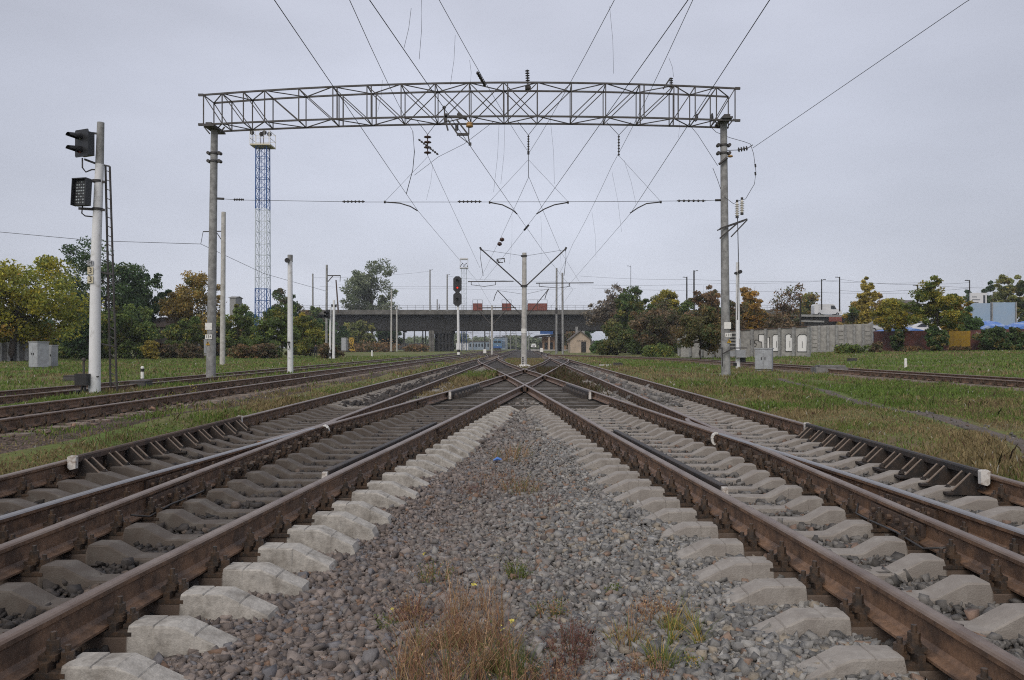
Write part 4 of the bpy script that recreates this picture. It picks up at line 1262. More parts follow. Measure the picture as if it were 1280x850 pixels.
# ================================================================== plain masts and posts
def mast(xb, xt, yt, yb, Y, wpx, label, m='concrete', parts=None, name='overhead_line_mast', cat='mast', group='overhead line masts'):
    t = thing(name, W(xb, yb, Y), label, cat, group)
    r = wpx * Y / 2000
    conc_mast((xb, xt), yt, yb, Y, r, r * .8, t, m, 'post', 12)
    return t
t = mast(278, 279.5, 265, 457, 60, 6.6, 'pale slim concrete mast right behind the left gantry mast, with a wire bracket', 'concrete_pale')
b = MB(); c = lambda x, y: W(x, y, 60)
b.bar(c(254, 289.5), c(281, 289), .07, .07); b.bar(c(270, 289.5), c(279, 303), .05, .05); b.tube(c(254, 289), c(251, 305), .02, n=5); b.build('bracket', M['darksteel'], t)
wire('trackside_wire', [W(-60, 285, 60), W(0, 290, 60), W(120, 301, 60), W(251, 305, 60), W(330, 342, 74), W(408, 364, 100)], 'long thin wire crossing the left sky behind the tall signal to the bracket mast', r=.018, group='trackside wires')
t = mast(363, 362.5, 319, 464, 42, 7.2, 'short whitewashed post with a dark lamp near its top, left of the bridge', 'whitewash', name='lamp_post', cat='post', group='whitewashed posts')
c = lambda x, y: W(x, y, 42)
b = MB(); b.tube(c(360.5, 326) + Vector((0, -.25, 0)), c(360.5, 326) + Vector((0, -.02, 0)), .13, .10, n=12); b.bar(c(360, 326), c(366, 327), .04, .04); b.build('lamp', M['black'], t)
b = MB(); b.box(c(362, 428) + Vector((0, -.2, 0)), (.12, .1, .09)); b.path([c(362, 430) + Vector((0, -.2, 0)), c(363.5, 434) + Vector((0, -.2, 0)), c(362, 437) + Vector((0, -.2, 0))], .025); b.build('cable_box', M['black'], t)
b = MB(); b.tube(c(362.7, 318.6), c(362.7, 326), .135, .13, n=12); b.build('post_top', M['concrete'], t)
t = mast(408, 408.5, 331, 446, 98, 3.2, 'tall thin mast behind the small dark signal at the bridge left end', 'concrete')
c = lambda x, y: W(x, y, 98)
b = MB(); b.bar(c(409, 344.5), c(425.5, 344.5), .12, .12); b.bar(c(410, 352), c(416, 345), .09, .09); b.tube(c(425.5, 344), c(425, 352), .04, n=5); b.build('bracket', M['darksteel'], t)
t = mast(417, 417.5, 375, 448.5, 92, 3.6, 'whitewashed post carrying two small horns beside the small dark signal', 'whitewash', name='lamp_post', cat='post', group='whitewashed posts')
b = MB(); c = lambda x, y: W(x, y, 92)
for s in (-1, 1): b.tube(c(417.5 + s * 1, 382), c(417.5 + s * 3, 382), .10, .2, n=10)
b.build('horn', M['black'], t)
# small signal
t = thing('railway_signal', W(413, 447, 94), 'small dark two-lamp signal on a thin whitewashed post near the bridge left end', 'railway signal', 'railway signals')
conc_mast((412.5, 413.2), 384, 447, 94, .13, .11, t, 'whitewash', 'post', 10)
c = lambda x, y: W(x, y, 94)
b = MB(); b.box(c(410.5, 392.5) + Vector((0, -.2, 0)), (.5, .25, 1.0), taper=.95); o = b.build('signal_head', M['blackgloss'], t)
b = MB()
for yy in (390, 394.5): b.tube(c(409.8, yy) + Vector((0, -.33, 0)), c(408.5, yy + 1) + Vector((0, -.85, 0)), .15, .15, n=10, cap=False)
b.build('hood', M['black'], o)
b = MB(); b.box(c(412.5, 443) + Vector((0, -.2, 0)), (.32, .25, .4)); b.build('cable_box', M['black'], t)
mast(489, 489.4, 362, 438, 210, 2.3, 'pale mast in front of the bridge, the left one of a close pair', 'concrete_pale')
mast(496, 496, 383, 438, 212, 2.3, 'pale mast in front of the bridge, the shorter right one of a close pair', 'concrete_pale')
t = mast(615, 615, 382, 441, 120, 3, 'pale mast with crossed slanting arms standing in front of the bridge centre', 'concrete_pale')
b = MB(); c = lambda x, y: W(x, y, 120)
for s in (-1, 1): b.tube(c(615, 407), c(615 + s * 17, 388), .09, n=6)
b.tube(c(598, 385), c(645, 384.5), .07, n=6); b.build('cantilever', M['steel'], t)
t = mast(695.5, 695.8, 335, 440, 125, 2.8, 'grey mast at the right end of the bridge opening, left of its twin', 'concrete')
b = MB(); b.box(W(695.5, 388, 125) + Vector((0, -.2, 0)), (.35, .4, .8)); b.build('cable_box', M['darksteel'], t)
mast(703.5, 703, 341, 441, 118, 3, 'grey mast beside the small beige hut, right of its twin', 'concrete')
mast(391, 391, 342, 391, 246, 2.2, 'slender lamp post on the bridge deck at its far left end', 'concrete', name='lamp_post', cat='post', group='posts on the bridge')
mast(423, 420, 350, 390, 246, 2.0, 'leaning rusty post on the bridge deck near its left end', 'rust', name='lamp_post', cat='post', group='posts on the bridge')
for xp, yt, lb in ((537.5, 337, 'tall lamp post on the bridge deck left of the red signal'), (559, 343, 'lamp post on the bridge deck just left of the red signal'), (546.5, 374, 'short stub post on the bridge deck beside the walking person')):
    t = mast(xp, xp, yt, 388, 246, 2.0 if yt < 370 else 1.6, lb, 'concrete', name='lamp_post', cat='post', group='posts on the bridge')
    if yt < 370:
        b = MB(); b.bar(W(xp, yt + 1, 246), W(xp + 3.5, yt, 246), .12, .12); b.build('lamp_arm', M['steel'], t)
for xp, yt, yb, Y, lb, w in ((1027, 349, 386, 190, 'street lamp behind the white van, its head bent to the right', 1.6), (1049.5, 346, 388, 185, 'dark pole to the right of the white van', 1.8), (1147, 356, 412, 150, 'dark pole behind the yellowing trees on the right', 2.2),
                            (1212, 350, 400, 150, 'pole beside the white billboard with a short lamp arm', 1.6), (1000.5, 373, 408, 100, 'thin dark pole rising behind the painted wall', 2.4), (858.5, 346, 400, 200, 'lamp pole rising out of the trees, left of its neighbour', 2.0), (867.5, 338, 400, 200, 'taller dark pole rising out of the trees left of the right gantry mast', 2.2), (788.5, 332, 380, 300, 'hair-thin aerial above the trees on the right', .7)):
    t = mast(xp, xp, yt, yb, Y, w, lb, 'concrete_dark_and_shade', name='lamp_post', cat='post', group='poles behind the trees')
    b = MB(); s = 1 if xp in (1027, 867.5) else -1
    b.bar(W(xp, yt + 1.5, Y), W(xp + s * 3.6, yt + .3, Y), .1, .1); b.box(W(xp + s * 3.6, yt + .4, Y), (.6, .25, .15)); b.build('lamp_arm', M['darksteel'], t)
# tramway and power wires behind
for k, (x0, y0, x1, y1, xm, Y) in enumerate(((391, 347, 537, 339, 460, 246), (559, 345, 695, 352, 620, 246), (423, 356, 700, 357, 560, 246), (400, 358, 720, 361, 560, 248), (724, 345, 1027, 351, 868, 200), (724, 356, 1050, 350, 900, 200), (1027, 351, 1212, 353, 1147, 170), (1049, 349, 1300, 360, 1147, 160), (740, 360, 1147, 366, 1000, 190), (1049, 363, 1212, 360, 1130, 160))):
    wire('power_line', [W(x0, y0, Y), W(xm, (y0 + y1) / 2 + 1.5, Y), W(x1, y1, Y)], ['thin power line in the sky above the left end of the bridge', 'thin power line above the middle of the bridge', 'long lower power line above the whole bridge', 'lowest power line above the bridge railing', 'upper power line from the bridge towards the white van', 'power line reaching the dark pole right of the white van', 'power line between the street lamp and the billboard pole', 'power line running off the right edge of the picture', 'low power line behind the trees right of the bridge', 'short low power line right of the white van'][k], 'power line', .022, 'power lines behind the trees', .3, 4)

# ================================================================== tall signal on the left
SY = 23.0
S_ = lambda x, y, dy=0.0: W(x, y, SY) + Vector((0, dy, 0))
sg = thing('railway_signal', S_(118, 490), 'tall whitewashed signal post with a black hooded head, dotted indicator panel and ladder', 'railway signal', 'railway signals')
b = MB(); b.tube(S_(118.2, 494), S_(119.5, 330), .162, .135, n=20); b.tube(S_(119.5, 330), S_(124.5, 205), .135, .112, n=20); b.build('post', M['whitewash'], sg)
b = MB(); b.tube(S_(124.5, 205), S_(126, 153), .112, .095, n=20); b.build('post_top', M['concrete'], sg)
rz = Matrix.Rotation(R(-24), 3, 'Z')
hc = S_(109, 182, -.28)
b = MB()
b.prism([(-.27, -.42), (.27, -.42), (.30, -.38), (.30, .38), (.27, .42), (-.27, .42), (-.30, .38), (-.30, -.38)], 'y', -.012, .012)
b.box((0, .14, 0), (.46, .26, .72))
o = b.build('signal_head', M['blackgloss'], sg); o.matrix_parent_inverse = parent_inv(sg)
o.location = hc; o.rotation_euler = (0, 0, R(-24)); o.scale = (.9, .9, .92)
def hood(parent, x, z, L=.44, r=.115):
    b = MB(); n = 14; V = []
    for k, (yy, rr) in enumerate(((-.012, r), (-L, r * .96))):
        for i in range(n + 1):
            t_ = R(-50) + R(280) * i / n if k == 0 else R(10) + R(160) * i / n
            V.append((x + rr * math.cos(t_), yy, z + rr * math.sin(t_) - (0.06 if k else 0)))
    F = [(i, i + 1, n + 2 + i, n + 1 + i) for i in range(n)]
    b.add(V, F)
    V2 = [(v[0] * .98 + x * .02, v[1], (v[2] - z) * .95 + z) for v in V]
    b.add(V2, [tuple(reversed(f)) for f in F])
    h = b.build('hood', M['black'], parent); h.matrix_parent_inverse = Matrix.Identity(4); return h
def lens(parent, x, z, m, r=.10, y=-.02):
    b = MB(); b.lathe((x, y, z), [(r, 0), (r * .9, .012), (r * .5, .022), (.005, .026)], 16, axis=(0, -1, 0))
    h = b.build('lens', M[m], parent); h.matrix_parent_inverse = Matrix.Identity(4); return h
for zz, mm in ((.20, 'lens'), (-.20, 'redlens')):
    hood(o, -.05, zz); lens(o, -.05, zz, mm)
b = MB(); b.bar(S_(113, 167, -.1), S_(126, 167.5), .05, .05); b.bar(S_(110, 201, -.2), S_(124, 206), .05, .05); b.path([S_(109, 200, -.25), S_(109, 212, -.25), S_(112, 217, -.2), S_(117, 213, -.1), S_(123, 212)], .022); b.build('head_bracket', M['darksteel'], sg)
pc = S_(109, 243, -.28)
b = MB(); b.box((0, .05, 0), (.44, .14, .74)); b.box((0, -.03, .38), (.48, .22, .025)); b.box((-.235, -.03, 0), (.02, .20, .76)); b.box((.235, -.03, 0), (.02, .20, .76))
o2 = b.build('indicator_panel', M['blackgloss'], sg); o2.matrix_parent_inverse = parent_inv(sg)
o2.location = pc; o2.rotation_euler = (R(-4), 0, R(-14))
b = MB()
for i, row in enumerate(((0, 0, 1, 0, 0), (1, 1, 0, 1, 0), (1, 0, 1, 1, 0), (1, 1, 1, 1, 1), (0, 1, 0, 1, 0), (1, 0, 1, 0, 1), (1, 1, 0, 1, 0), (0, 1, 0, 1, 0))):
    for k, f in enumerate(row):
        b.lathe(((k - 2) * .075, -.022, .30 - i * .085), [(.028, 0), (.024, .008), (.004, .012)], 8, m=0 if f else 1, axis=(0, -1, 0))
h = b.build('lamp_dots', [M['lens_dim'], M['lens']], o2); h.matrix_parent_inverse = Matrix.Identity(4)
b = MB()
for yy in (227, 262): b.bar(S_(103, yy, -.2), S_(131, yy + .5), .05, .07); b.tube(S_(122, yy + 1), S_(122, yy - 2), .15, n=14)
b.path([S_(108, 259, -.2), S_(107, 268, -.2), S_(110, 271, -.15), S_(120, 271.5)], .02); b.build('panel_bracket', M['darksteel'], sg)
# ladder
b = MB()
pL0, pL1, pR0, pR1 = S_(131.5, 484, .3), S_(129.5, 205, .1), S_(139.5, 490, .3), S_(135, 207, .1)
b.bar(pL0, pL1, .05, .035); b.bar(pR0, pR1, .05, .035); b.bar(pR1, S_(124, 205), .04, .04)
for k in range(24):
    t_ = (k + .6) / 24.2; b.bar(pL0.lerp(pL1, t_), pR0.lerp(pR1, t_), .022, .022)
for t_ in (.2, .52): b.bar(S_(119 + t_ * 4, 484 - 279 * t_), pR0.lerp(pR1, t_), .04, .04)
b.build('ladder', M['steel'], sg)
for yy, tx in ((329.5, 'Н'), (339, '3'), (350, '3')):
    p = S_(116.7, yy, -.16)
    b = MB(); b.box(p, (.16, .015, .21 if tx == '3' else .14)); pl = b.build('number_plate', M['cream' if tx == '3' else 'cabinet'], sg)
    text_mesh('lettering', tx, .23 if tx == '3' else .15, M['black'], pl, Matrix.Translation((p.x, p.y - .011, p.z)) @ Matrix.Rotation(R(90), 4, 'X'))
b = MB(); b.box(S_(109.5, 474, -.25), (.34, .24, .33)); b.tube(S_(109, 482, -.25), S_(108, 489, -.25), .035, n=8); b.tube(S_(112, 482, -.25), S_(112.5, 489, -.25), .03, n=8); b.bar(S_(100, 489.5, -.2), S_(122, 488), .05, .06); b.box(S_(101, 490, -.2), (.14, .14, .1)); b.bar(S_(114, 471, -.1), S_(126, 470.5, -.1), .03, .03)
b.build('cable_box', M['black'], sg)
b = MB(); b.tube(S_(109.5, 467, -.2), S_(109.5, 450, -.2), .03, n=8); b.lathe(S_(109.5, 451, -.2), [(.05, 0), (.06, .04), (.03, .09)], 10); b.build('cable_riser', M['steel'], sg)

# red signal in front of the bridge
RY = 96
R_ = lambda x, y, dy=0.0: W(x, y, RY) + Vector((0, dy, 0))
rs = thing('railway_signal', R_(573, 447), 'white signal post with black striped foot and two tall black heads, one lamp glowing red', 'railway signal', 'railway signals')
b = MB(); b.tube(R_(573.2, 437), R_(572.5, 380), .17, .14, n=14); b.build('post', M['whitewash'], rs)
b = MB(); b.tube(R_(573.3, 449), R_(573.2, 443.5), .19, .185, n=14); b.tube(R_(573.2, 440), R_(573.2, 437), .18, .175, n=14); b.build('black_bands', M['black'], rs)
b = MB(); b.tube(R_(573.2, 443.5), R_(573.2, 440), .182, .18, n=14); b.build('white_band', M['white'], rs)
b = MB(); b.box(R_(571, 448.2), (2.6, 1.2, .25)); b.build('plinth', M['concrete_pale'], rs)
for yy, hh, lamps in ((355.5, 20, (('lens', 351), ('redlamp', 359.8))), (374, 17, (('lens', 374),))):
    a = .5; h2 = hh * RY / 2000; ch = .28
    c = R_(572, yy, -.25)
    b = MB(); b.prism([(c.x - a, c.z - h2 + ch), (c.x - a + ch, c.z - h2), (c.x + a - ch, c.z - h2), (c.x + a, c.z - h2 + ch), (c.x + a, c.z + h2 - ch), (c.x + a - ch, c.z + h2), (c.x - a + ch, c.z + h2), (c.x - a, c.z + h2 - ch)], 'y', c.y - .02, c.y + .02)
    b.box((c.x, c.y + .15, c.z), (.6, .3, h2 * 1.7))
    o = b.build('signal_head', M['blackgloss'], rs)
    for mm, ly in lamps:
        q = R_(572, ly, -.29)
        b = MB(); b.lathe(q, [(.11, 0), (.09, .02), (.01, .04)], 12, axis=(0, -1, 0)); b.build('lens', M[mm], o)
        b = MB(); n = 10
        V = [(q.x + .17 * math.cos(R(180) * i / n), q.y, q.z + .17 * math.sin(R(180) * i / n)) for i in range(n + 1)] + [(q.x + .16 * math.cos(R(180) * i / n), q.y - .45, q.z - .03 + .16 * math.sin(R(180) * i / n)) for i in range(n + 1)]
        b.add(V, [(i, i + 1, n + 2 + i, n + 1 + i) for i in range(n)]); b.build('hood', M['black'], o)
# post with box and lamps right of the right gantry mast
PY = 48
Q_ = lambda x, y, dy=0.0: W(x, y, PY) + Vector((0, dy, 0))
pp = thing('lamp_post', Q_(922.5, 460), 'thin white post with two round lamps and grey box behind the right gantry mast', 'post', 'whitewashed posts')
b = MB(); b.tube(Q_(922.5, 462), Q_(922, 328), .14, .10, n=12); b.build('post', M['whitewash'], pp)
b = MB()
b.tube(Q_(924.5, 340, -.22), Q_(924.5, 340, 0), .11, n=12); b.tube(Q_(919.5, 341.5, -.15), Q_(919.5, 341.5, .05), .08, n=12); b.build('lamp', M['black'], pp)
b = MB(); b.box(Q_(923.5, 442, -.3), (.55, .35, .45)); b.box(Q_(914.5, 442, -.2), (.35, .25, .3)); b.bar(Q_(906, 435), Q_(934, 435), .08, .06); b.tube(Q_(924.5, 423, -.15), Q_(924.5, 436, -.15), .04, n=8); b.build('cable_box', M['cabinet'], pp)
b = MB(); b.box(Q_(928.5, 450), (.3, .2, .3)); b.build('cable_joint', M['black'], pp)
b = MB(); b.box(Q_(919, 455.5), (.18, .2, .2)); b.build('cable_joint', M['black'], pp)
# ================================================================== trackside cabinets, stubs, slab
def cabinet(xa_, xb_, yt, yb, label, depth, rz, matn, doors=2, Y=None, group='relay cabinets', plinth=True):
    g = ground((xa_ + xb_) / 2, yb) if Y is None else W((xa_ + xb_) / 2, yb, Y)
    sc = g.y / 1000; w = (xb_ - xa_) * sc; h = (yb - yt) * sc
    ww = w / (math.cos(rz) + abs(math.sin(rz)) * depth)
    t = thing('relay_cabinet', g, label, 'cabinet', group, rz)
    def part(b, nm, m):
        o = b.build(nm, M[m]); o.parent = t; return o
    d = ww * depth
    b = MB(); b.box((0, 0, .06 + h / 2), (ww, d, h - .12)); b.box((0, 0, h - .03), (ww + .06, d + .06, .06)); body = part(b, 'body', matn)
    b = MB(); b.box((0, 0, -.02), (ww * .95, d * .95, .2)); part(b, 'plinth', 'concrete')
    for k in range(doors):
        x0 = -ww / 2 + .03 + (ww - .06) * k / doors; x1 = -ww / 2 + .03 + (ww - .06) * (k + 1) / doors
        b = MB(); b.box(((x0 + x1) / 2, -d / 2 - .012, h / 2 + .0), (x1 - x0 - .02, .024, h - .26)); dr = part(b, 'door', matn)
        b = MB(); hx = x1 - .09 if k == 0 else x0 + .09
        b.box((hx, -d / 2 - .04, h * .55), (.035, .04, .13)); ho = b.build('handle', M['black']); ho.parent = dr
    return t
cabinet(37, 60, 427, 461, 'large pale grey double cabinet on the left grass, the taller of two', .75, R(-28), 'cabinet_light', 2)
cabinet(60, 72, 431.5, 460, 'smaller grey cabinet right of the tall one on the left grass', .8, R(-28), 'cabinet', 1)
cabinet(943, 967, 435, 464, 'weathered grey cabinet in the grass in front of the painted wall', .65, R(-24), 'cabinet_light', 2)
cabinet(255, 269, 424, 443, 'grey cabinet half hidden behind the left gantry mast', .6, R(15), 'cabinet', 1, 85)
cabinet(427, 435, 422, 438.5, 'small grey cabinet under the left end of the bridge beside yellow machinery', .8, R(-20), 'cabinet_light', 1, 200)
# yellow machine beside it
g = W(440, 438, 200)
t = thing('crane_hook_frame', g, 'yellow bent steel frame beside the small cabinet under the bridge', 'machine')
b = MB()
q = lambda x, y: W(x, y, 200)
for a, c in (((437, 423), (442, 423)), ((442, 423), (441, 430)), ((441, 430), (438, 432)), ((438, 432), (443, 436)), ((437, 424), (439, 431)), ((437, 437), (444, 437.5)), ((440, 431), (442, 437)), ((438, 425), (441, 427))):
    b.bar(q(*a), q(*c), .45, .4)
b.build('frame', M['yellow'], t)
def stub(xp, yt, yb, label, w, bands):
    g = ground(xp, yb); sc = g.y / 1000; h = (yb - yt) * sc; r = w * sc / 2
    t = thing('marker_post', g, label, 'marker post', 'white marker posts')
    b = MB(); b.tube(g - Vector((0, 0, .2)), g + Vector((0, 0, h)), r, r * .92, n=14); b.lathe(g + Vector((0, 0, h)), [(r * .92, 0), (r * .6, r * .5), (.01, r * .6)], 14); b.build('post', M['white'], t)
    if bands:
        b = MB(); b.tube(g + Vector((0, 0, h * .68)), g + Vector((0, 0, h * .9)), r * 1.06, n=14); b.tube(g - Vector((0, 0, .05)), g + Vector((0, 0, h * .17)), r * 1.08, n=14); b.build('black_band', M['black'], t)
stub(178, 459, 476, 'white marker post with black top and foot bands beside the left tracks', 4.2, True)
stub(869, 440, 447.5, 'small white marker post in the grass in front of the trees on the right', 2.2, False)
stub(1132, 449, 460, 'white marker post beside the overgrown siding on the right', 3.6, False)
stub(114, 449, 456, 'little white post beside the left track, right of the cabinets', 2.0, False)
stub(465, 439, 446, 'tiny grey and white post in the grass just left of the tall bracket mast', 2.6, False)
stub(703.5, 436, 442, 'tiny white post in front of the beige hut', 1.8, False)
M['fence_old'] = mat('old_fence', (0.20, 0.195, 0.19), 0.9, noise=0.2, scale=1.2, col2=(0.12, 0.115, 0.11))
for (xa_, xb_, yt, yb, lb) in ((1022, 1061, 458.5, 468, 'flat grey concrete slab lying in the right field'),):
    g = ground((xa_ + xb_) / 2, yb); sc = g.y / 1000
    b = MB(); w = (xb_ - xa_) * sc; h = (yb - yt) * sc
    b.box((g.x, g.y + .5, g.z + h / 2 - .03), (w, 1.3, h), taper=.97, rot=Matrix.Rotation(R(-8), 3, 'Z'))
    b.box((g.x + w * .05, g.y + .55, g.z + h + .02), (w * .8, .9, .08), rot=Matrix.Rotation(R(-5), 3, 'Z'))
    o = b.build('concrete_slab', M['fence_old']); tag(o, lb, 'concrete slab')
for (xp, yp, w, lb) in ((90, 474.5, 22, 'dark box lying by the farthest left track, right below the grey cabinets'), (776, 445, 14, 'dark low box in the grass right of the beige hut, the farther one'), (773, 456, 11, 'dark low box at the end of the small pale slab in the grass'), (1067, 450, 9, 'dark low box beside the siding in front of the rusty fence'), (172, 483, 20, 'flat dark cover between the left tracks beside the ladder')):
    g = ground(xp, yp + 2); sc = g.y / 1000
    t = thing('track_box', g, lb, 'track box', 'low boxes beside the tracks')
    b = MB(); b.box(g + Vector((0, .25, .09)), (w * sc, .6, .2), taper=.92); b.build('housing', M['darksteel'], t)
    b = MB(); b.box(g + Vector((0, .25, .205)), (w * sc * .96, .58, .035)); b.build('lid', M['guard'], t)
g = ground(757, 457.5); o = MB(); o.box((g.x, g.y + .3, g.z + .04), (.8, .5, .1)); o = o.build('concrete_slab', M['concrete_pale']); tag(o, 'small pale slab next to the low dark box in the grass right of the bridge', 'concrete slab')
# scrap of blue litter on the ballast
b = MB(); g = Vector((-.34, 9.9, -.03))
b.add([g + Vector(p) * .5 for p in ((-.1, -.04, 0), (0, -.06, .05), (.1, -.03, .01), (.11, .05, .03), (.0, .06, .07), (-.1, .05, .02), (0, 0, .09))], [(0, 1, 6), (1, 2, 6), (2, 3, 6), (3, 4, 6), (4, 5, 6), (5, 0, 6), (5, 4, 3, 2, 1, 0)])
o = b.build('litter_scrap', M['tarp']); tag(o, 'crumpled scrap of blue plastic on the gravel in front of the crossing', 'litter')
# small point-machine boxes in the far throat
for xp, yp, lb in ((606, 441.5, 'small pale box on a post left of the centre mast, among the far points'), (677, 440, 'pale dwarf signal right of the centre mast, among the far points')):
    Y = 130
    t = thing('dwarf_signal', W(xp, yp, Y), lb, 'dwarf signal', 'small signals in the far points')
    b = MB(); b.box(W(xp, yp - 2.5, Y), (.5, .4, .65), taper=.9); b.build('housing', M['white'], t)
    b = MB(); b.tube(W(xp, yp + 3, Y), W(xp, yp - .5, Y), .12, n=8); b.build('post', M['darksteel'], t)

# ================================================================== walls and fences on the right
def wall_run(xa_, ya_, Ya, xb_, yb_, Yb, ta, tb, n, label, name, m, wcap=.18, posts=True, thick=.16, group=None, ribs=False, dots=()):
    A = W(xa_, ya_, Ya); B = W(xb_, yb_, Yb); ha = (ya_ - ta) * Ya / 1000; hb = (yb_ - tb) * Yb / 1000
    t = thing(name, A, label, 'wall' if 'wall' in name else 'fence', group)
    d = (B - A); dx = Vector((d.x, d.y, 0)).normalized(); nrm = Vector((dx.y, -dx.x, 0))
    if nrm.y > 0: nrm = -nrm
    for k in range(n):
        f0, f1 = k / n, (k + 1) / n
        p, q = A.lerp(B, f0), A.lerp(B, f1)
        h0, h1 = ha + (hb - ha) * f0, ha + (hb - ha) * f1
        b = MB()
        V = []
        for s in (0, 1):
            for pp_, hh in ((p, h0), (q, h1)):
                V += [pp_ - nrm * thick * s - Vector((0, 0, .4)), pp_ - nrm * thick * s + Vector((0, 0, hh))]
        b.add(V, [(0, 2, 3, 1), (4, 5, 7, 6), (0, 1, 5, 4), (2, 6, 7, 3), (1, 3, 7, 5), (0, 4, 6, 2)])
        if ribs and k % ribs == 0:
            for j in range(5):
                z = .35 + j * .5
                b.bar(p + Vector((0, 0, z)) + nrm * .03 + dx * .25, q + Vector((0, 0, z)) + nrm * .03 - dx * .25, .06, .1)
        if dots and k in dots:
            for r_ in range(5):
                for c_ in range(7):
                    w_ = p.lerp(q, .14 + .12 * c_) + Vector((0, 0, h0 * (.28 + .14 * r_))) + nrm * .004
                    b.box(w_, (.16, .03, .16), 1, rot=Matrix.Rotation(math.atan2(dx.y, dx.x), 3, 'Z'))
        b.build('panel', [M['wall_panel'], M['concrete_dark_and_shade']] if dots else M[m[k % len(m)] if isinstance(m, (list, tuple)) else m], t)
    if posts:
        for k in range(n + 1):
            f = k / n; p = A.lerp(B, f); h = ha + (hb - ha) * f
            b = MB(); b.box(p + nrm * .12 + Vector((0, 0, h / 2 - .1)), (.24, .3, h + .25), rot=Matrix.Rotation(math.atan2(dx.y, dx.x), 3, 'Z')); b.build('post', M['concrete'], t)
    return t, A, B, dx, nrm, ha, hb
M['wall_panel'] = mat('wall_panel', (0.36, 0.355, 0.34), 0.9, noise=0.15, scale=2, col2=(0.25, 0.245, 0.235))
t, A, B, dx, nrm, ha, hb = wall_run(850, 442, 88, 1012, 445.5, 76, 417, 408.5, 10, 'grey concrete panel wall on the right painted with white block letters outlined in black', 'concrete_wall', 'wall_panel', dots=(2, 3, 4))
b = MB(); b.bar(A + Vector((0, 0, ha + .04)) - nrm * .05, B + Vector((0, 0, hb + .04)) - nrm * .05, .3, .10); b.build('coping', M['rust'], t)
# graffiti: white blocks with dark outline, kept on their own panels
def graf(xp, Ypx0, Ypx1, poly, lw=.07):
    """poly in wall metres relative to (0,0) centre"""
    f = (xp - 850) / 162.0
    # perspective-correct along the wall: solve for the point whose pixel x is xp
    lo_, hi_ = 0.0, 1.0
    for _ in range(40):
        mid = (lo_ + hi_) / 2; p = A.lerp(B, mid); px = 656 + p.x * 1000 / p.y
        if px < xp: lo_ = mid
        else: hi_ = mid
    p = A.lerp(B, lo_); sc = p.y / 1000
    zc = CAMZ - ((Ypx0 + Ypx1) / 2 - 434) * sc; hz = (Ypx1 - Ypx0) * sc
    def pt(u, v, o): return Vector((p.x, p.y, zc)) + dx * (u * hz * 1.45) + Vector((0, 0, v * hz)) + nrm * o
    b = MB(); b.add([pt(u, v, .012) for u, v in poly], [tuple(range(len(poly)))], 0)
    n = len(poly)
    for i in range(n): b.bar(pt(*poly[i], .012), pt(*poly[(i + 1) % n], .012), .10, .035, 1)
    return b, pt
polys = [(955.5, 418, 435, [(-.32, .5), (.0, .5), (.02, .30), (.30, .30), (.32, -.5), (-.12, -.5), (-.14, -.05), (-.32, .0)]),
         (971, 418, 439, [(-.20, -.5), (.20, -.5), (.17, .36), (.08, .5), (-.12, .5), (-.2, .38)]),
         (987.5, 417.5, 439, [(-.2, -.5), (.2, -.5), (.2, .3), (.04, .32), (.06, .46), (-.05, .52), (-.2, .44)]),
         (1003, 418, 439.5, [(-.22, -.5), (.2, -.5), (.22, .38), (.12, .5), (-.12, .5), (-.22, .36)])]
for pl in polys:
    b, pt = graf(*pl)
    b.bar(pt(.0, -.28, .02), pt(.0, .1, .02), .05, .03, 1)
    b.build('graffiti', [M['graffiti_white'], M['black']], t)
b, pt = graf(943, 425, 433, [(-.01, .0), (.01, .0), (.0, .01)])
for a_, c_ in (((-.5, .5), (-.5, -.3)), ((-.5, .1), (-.2, .4)), ((-.1, -.4), (-.1, .2)), ((-.1, -.4), (.2, -.5)), ((.2, -.5), (.3, -.1)), ((.3, -.1), (0, .1)), ((0, .1), (.1, .5)), ((.1, .5), (.5, .5)), ((-.4, -.3), (-.2, 0))):
    b.bar(pt(*a_, .015), pt(*c_, .015), .07, .03, 1)
b.build('graffiti', [M['graffiti_white'], M['black']], t)
wall_run(1013, 437, 97, 1090, 438.5, 95, 407.5, 404.5, 7, 'second pale concrete wall farther back, ending at the rusty fence', 'concrete_wall', 'wall_panel', ribs=3)
g = W(1052, 441, 93); b = MB(); b.box((g.x, g.y, g.z + .1), (9, .5, .35)); o = b.build('concrete_kerb', M['concrete']); tag(o, 'low concrete ledge along the foot of the second concrete wall', 'kerb')
wall_run(1092, 440, 92, 1186, 441, 84, 414, 413, 8, 'dark oxide red sheet metal fence left of the yellow section', 'metal_fence', 'oxide', posts=False, thick=.08, group='sheet metal fences')
wall_run(1186, 441, 84, 1213, 441, 82, 414, 413.5, 2, 'yellow sheet metal section in the dark red fence', 'metal_fence', 'yellow', posts=False, thick=.08, group='sheet metal fences')
t, A, B, dx, nrm, ha, hb = wall_run(1213, 441, 82, 1330, 441, 78, 412.5, 410, 8, 'dark red sheet metal fence at the right edge, half covered with creeper and scribbled white', 'metal_fence', 'oxide', posts=False, thick=.08, group='sheet metal fences')
b = MB(); random.seed(3)
for x0 in (1221, 1226, 1231, 1236, 1255, 1262, 1268):
    f = (x0 - 1213) / 117; p = A.lerp(B, f) + nrm * .03 + Vector((0, 0, ha * .86))
    for k in range(3): b.bar(p + dx * random.uniform(-.15, .25) + Vector((0, 0, random.uniform(-.2, .2))), p + dx * random.uniform(0, .3) + Vector((0, 0, random.uniform(-.2, .2))), .05, .02)
b.build('graffiti', M['white'], t)
# rails of the fences
wall_run(-60, 452, 72, 42, 447, 78, 432, 426, 9, 'weathered grey concrete slab fence under the walnut tree on the left', 'concrete_fence', 'fence_old')

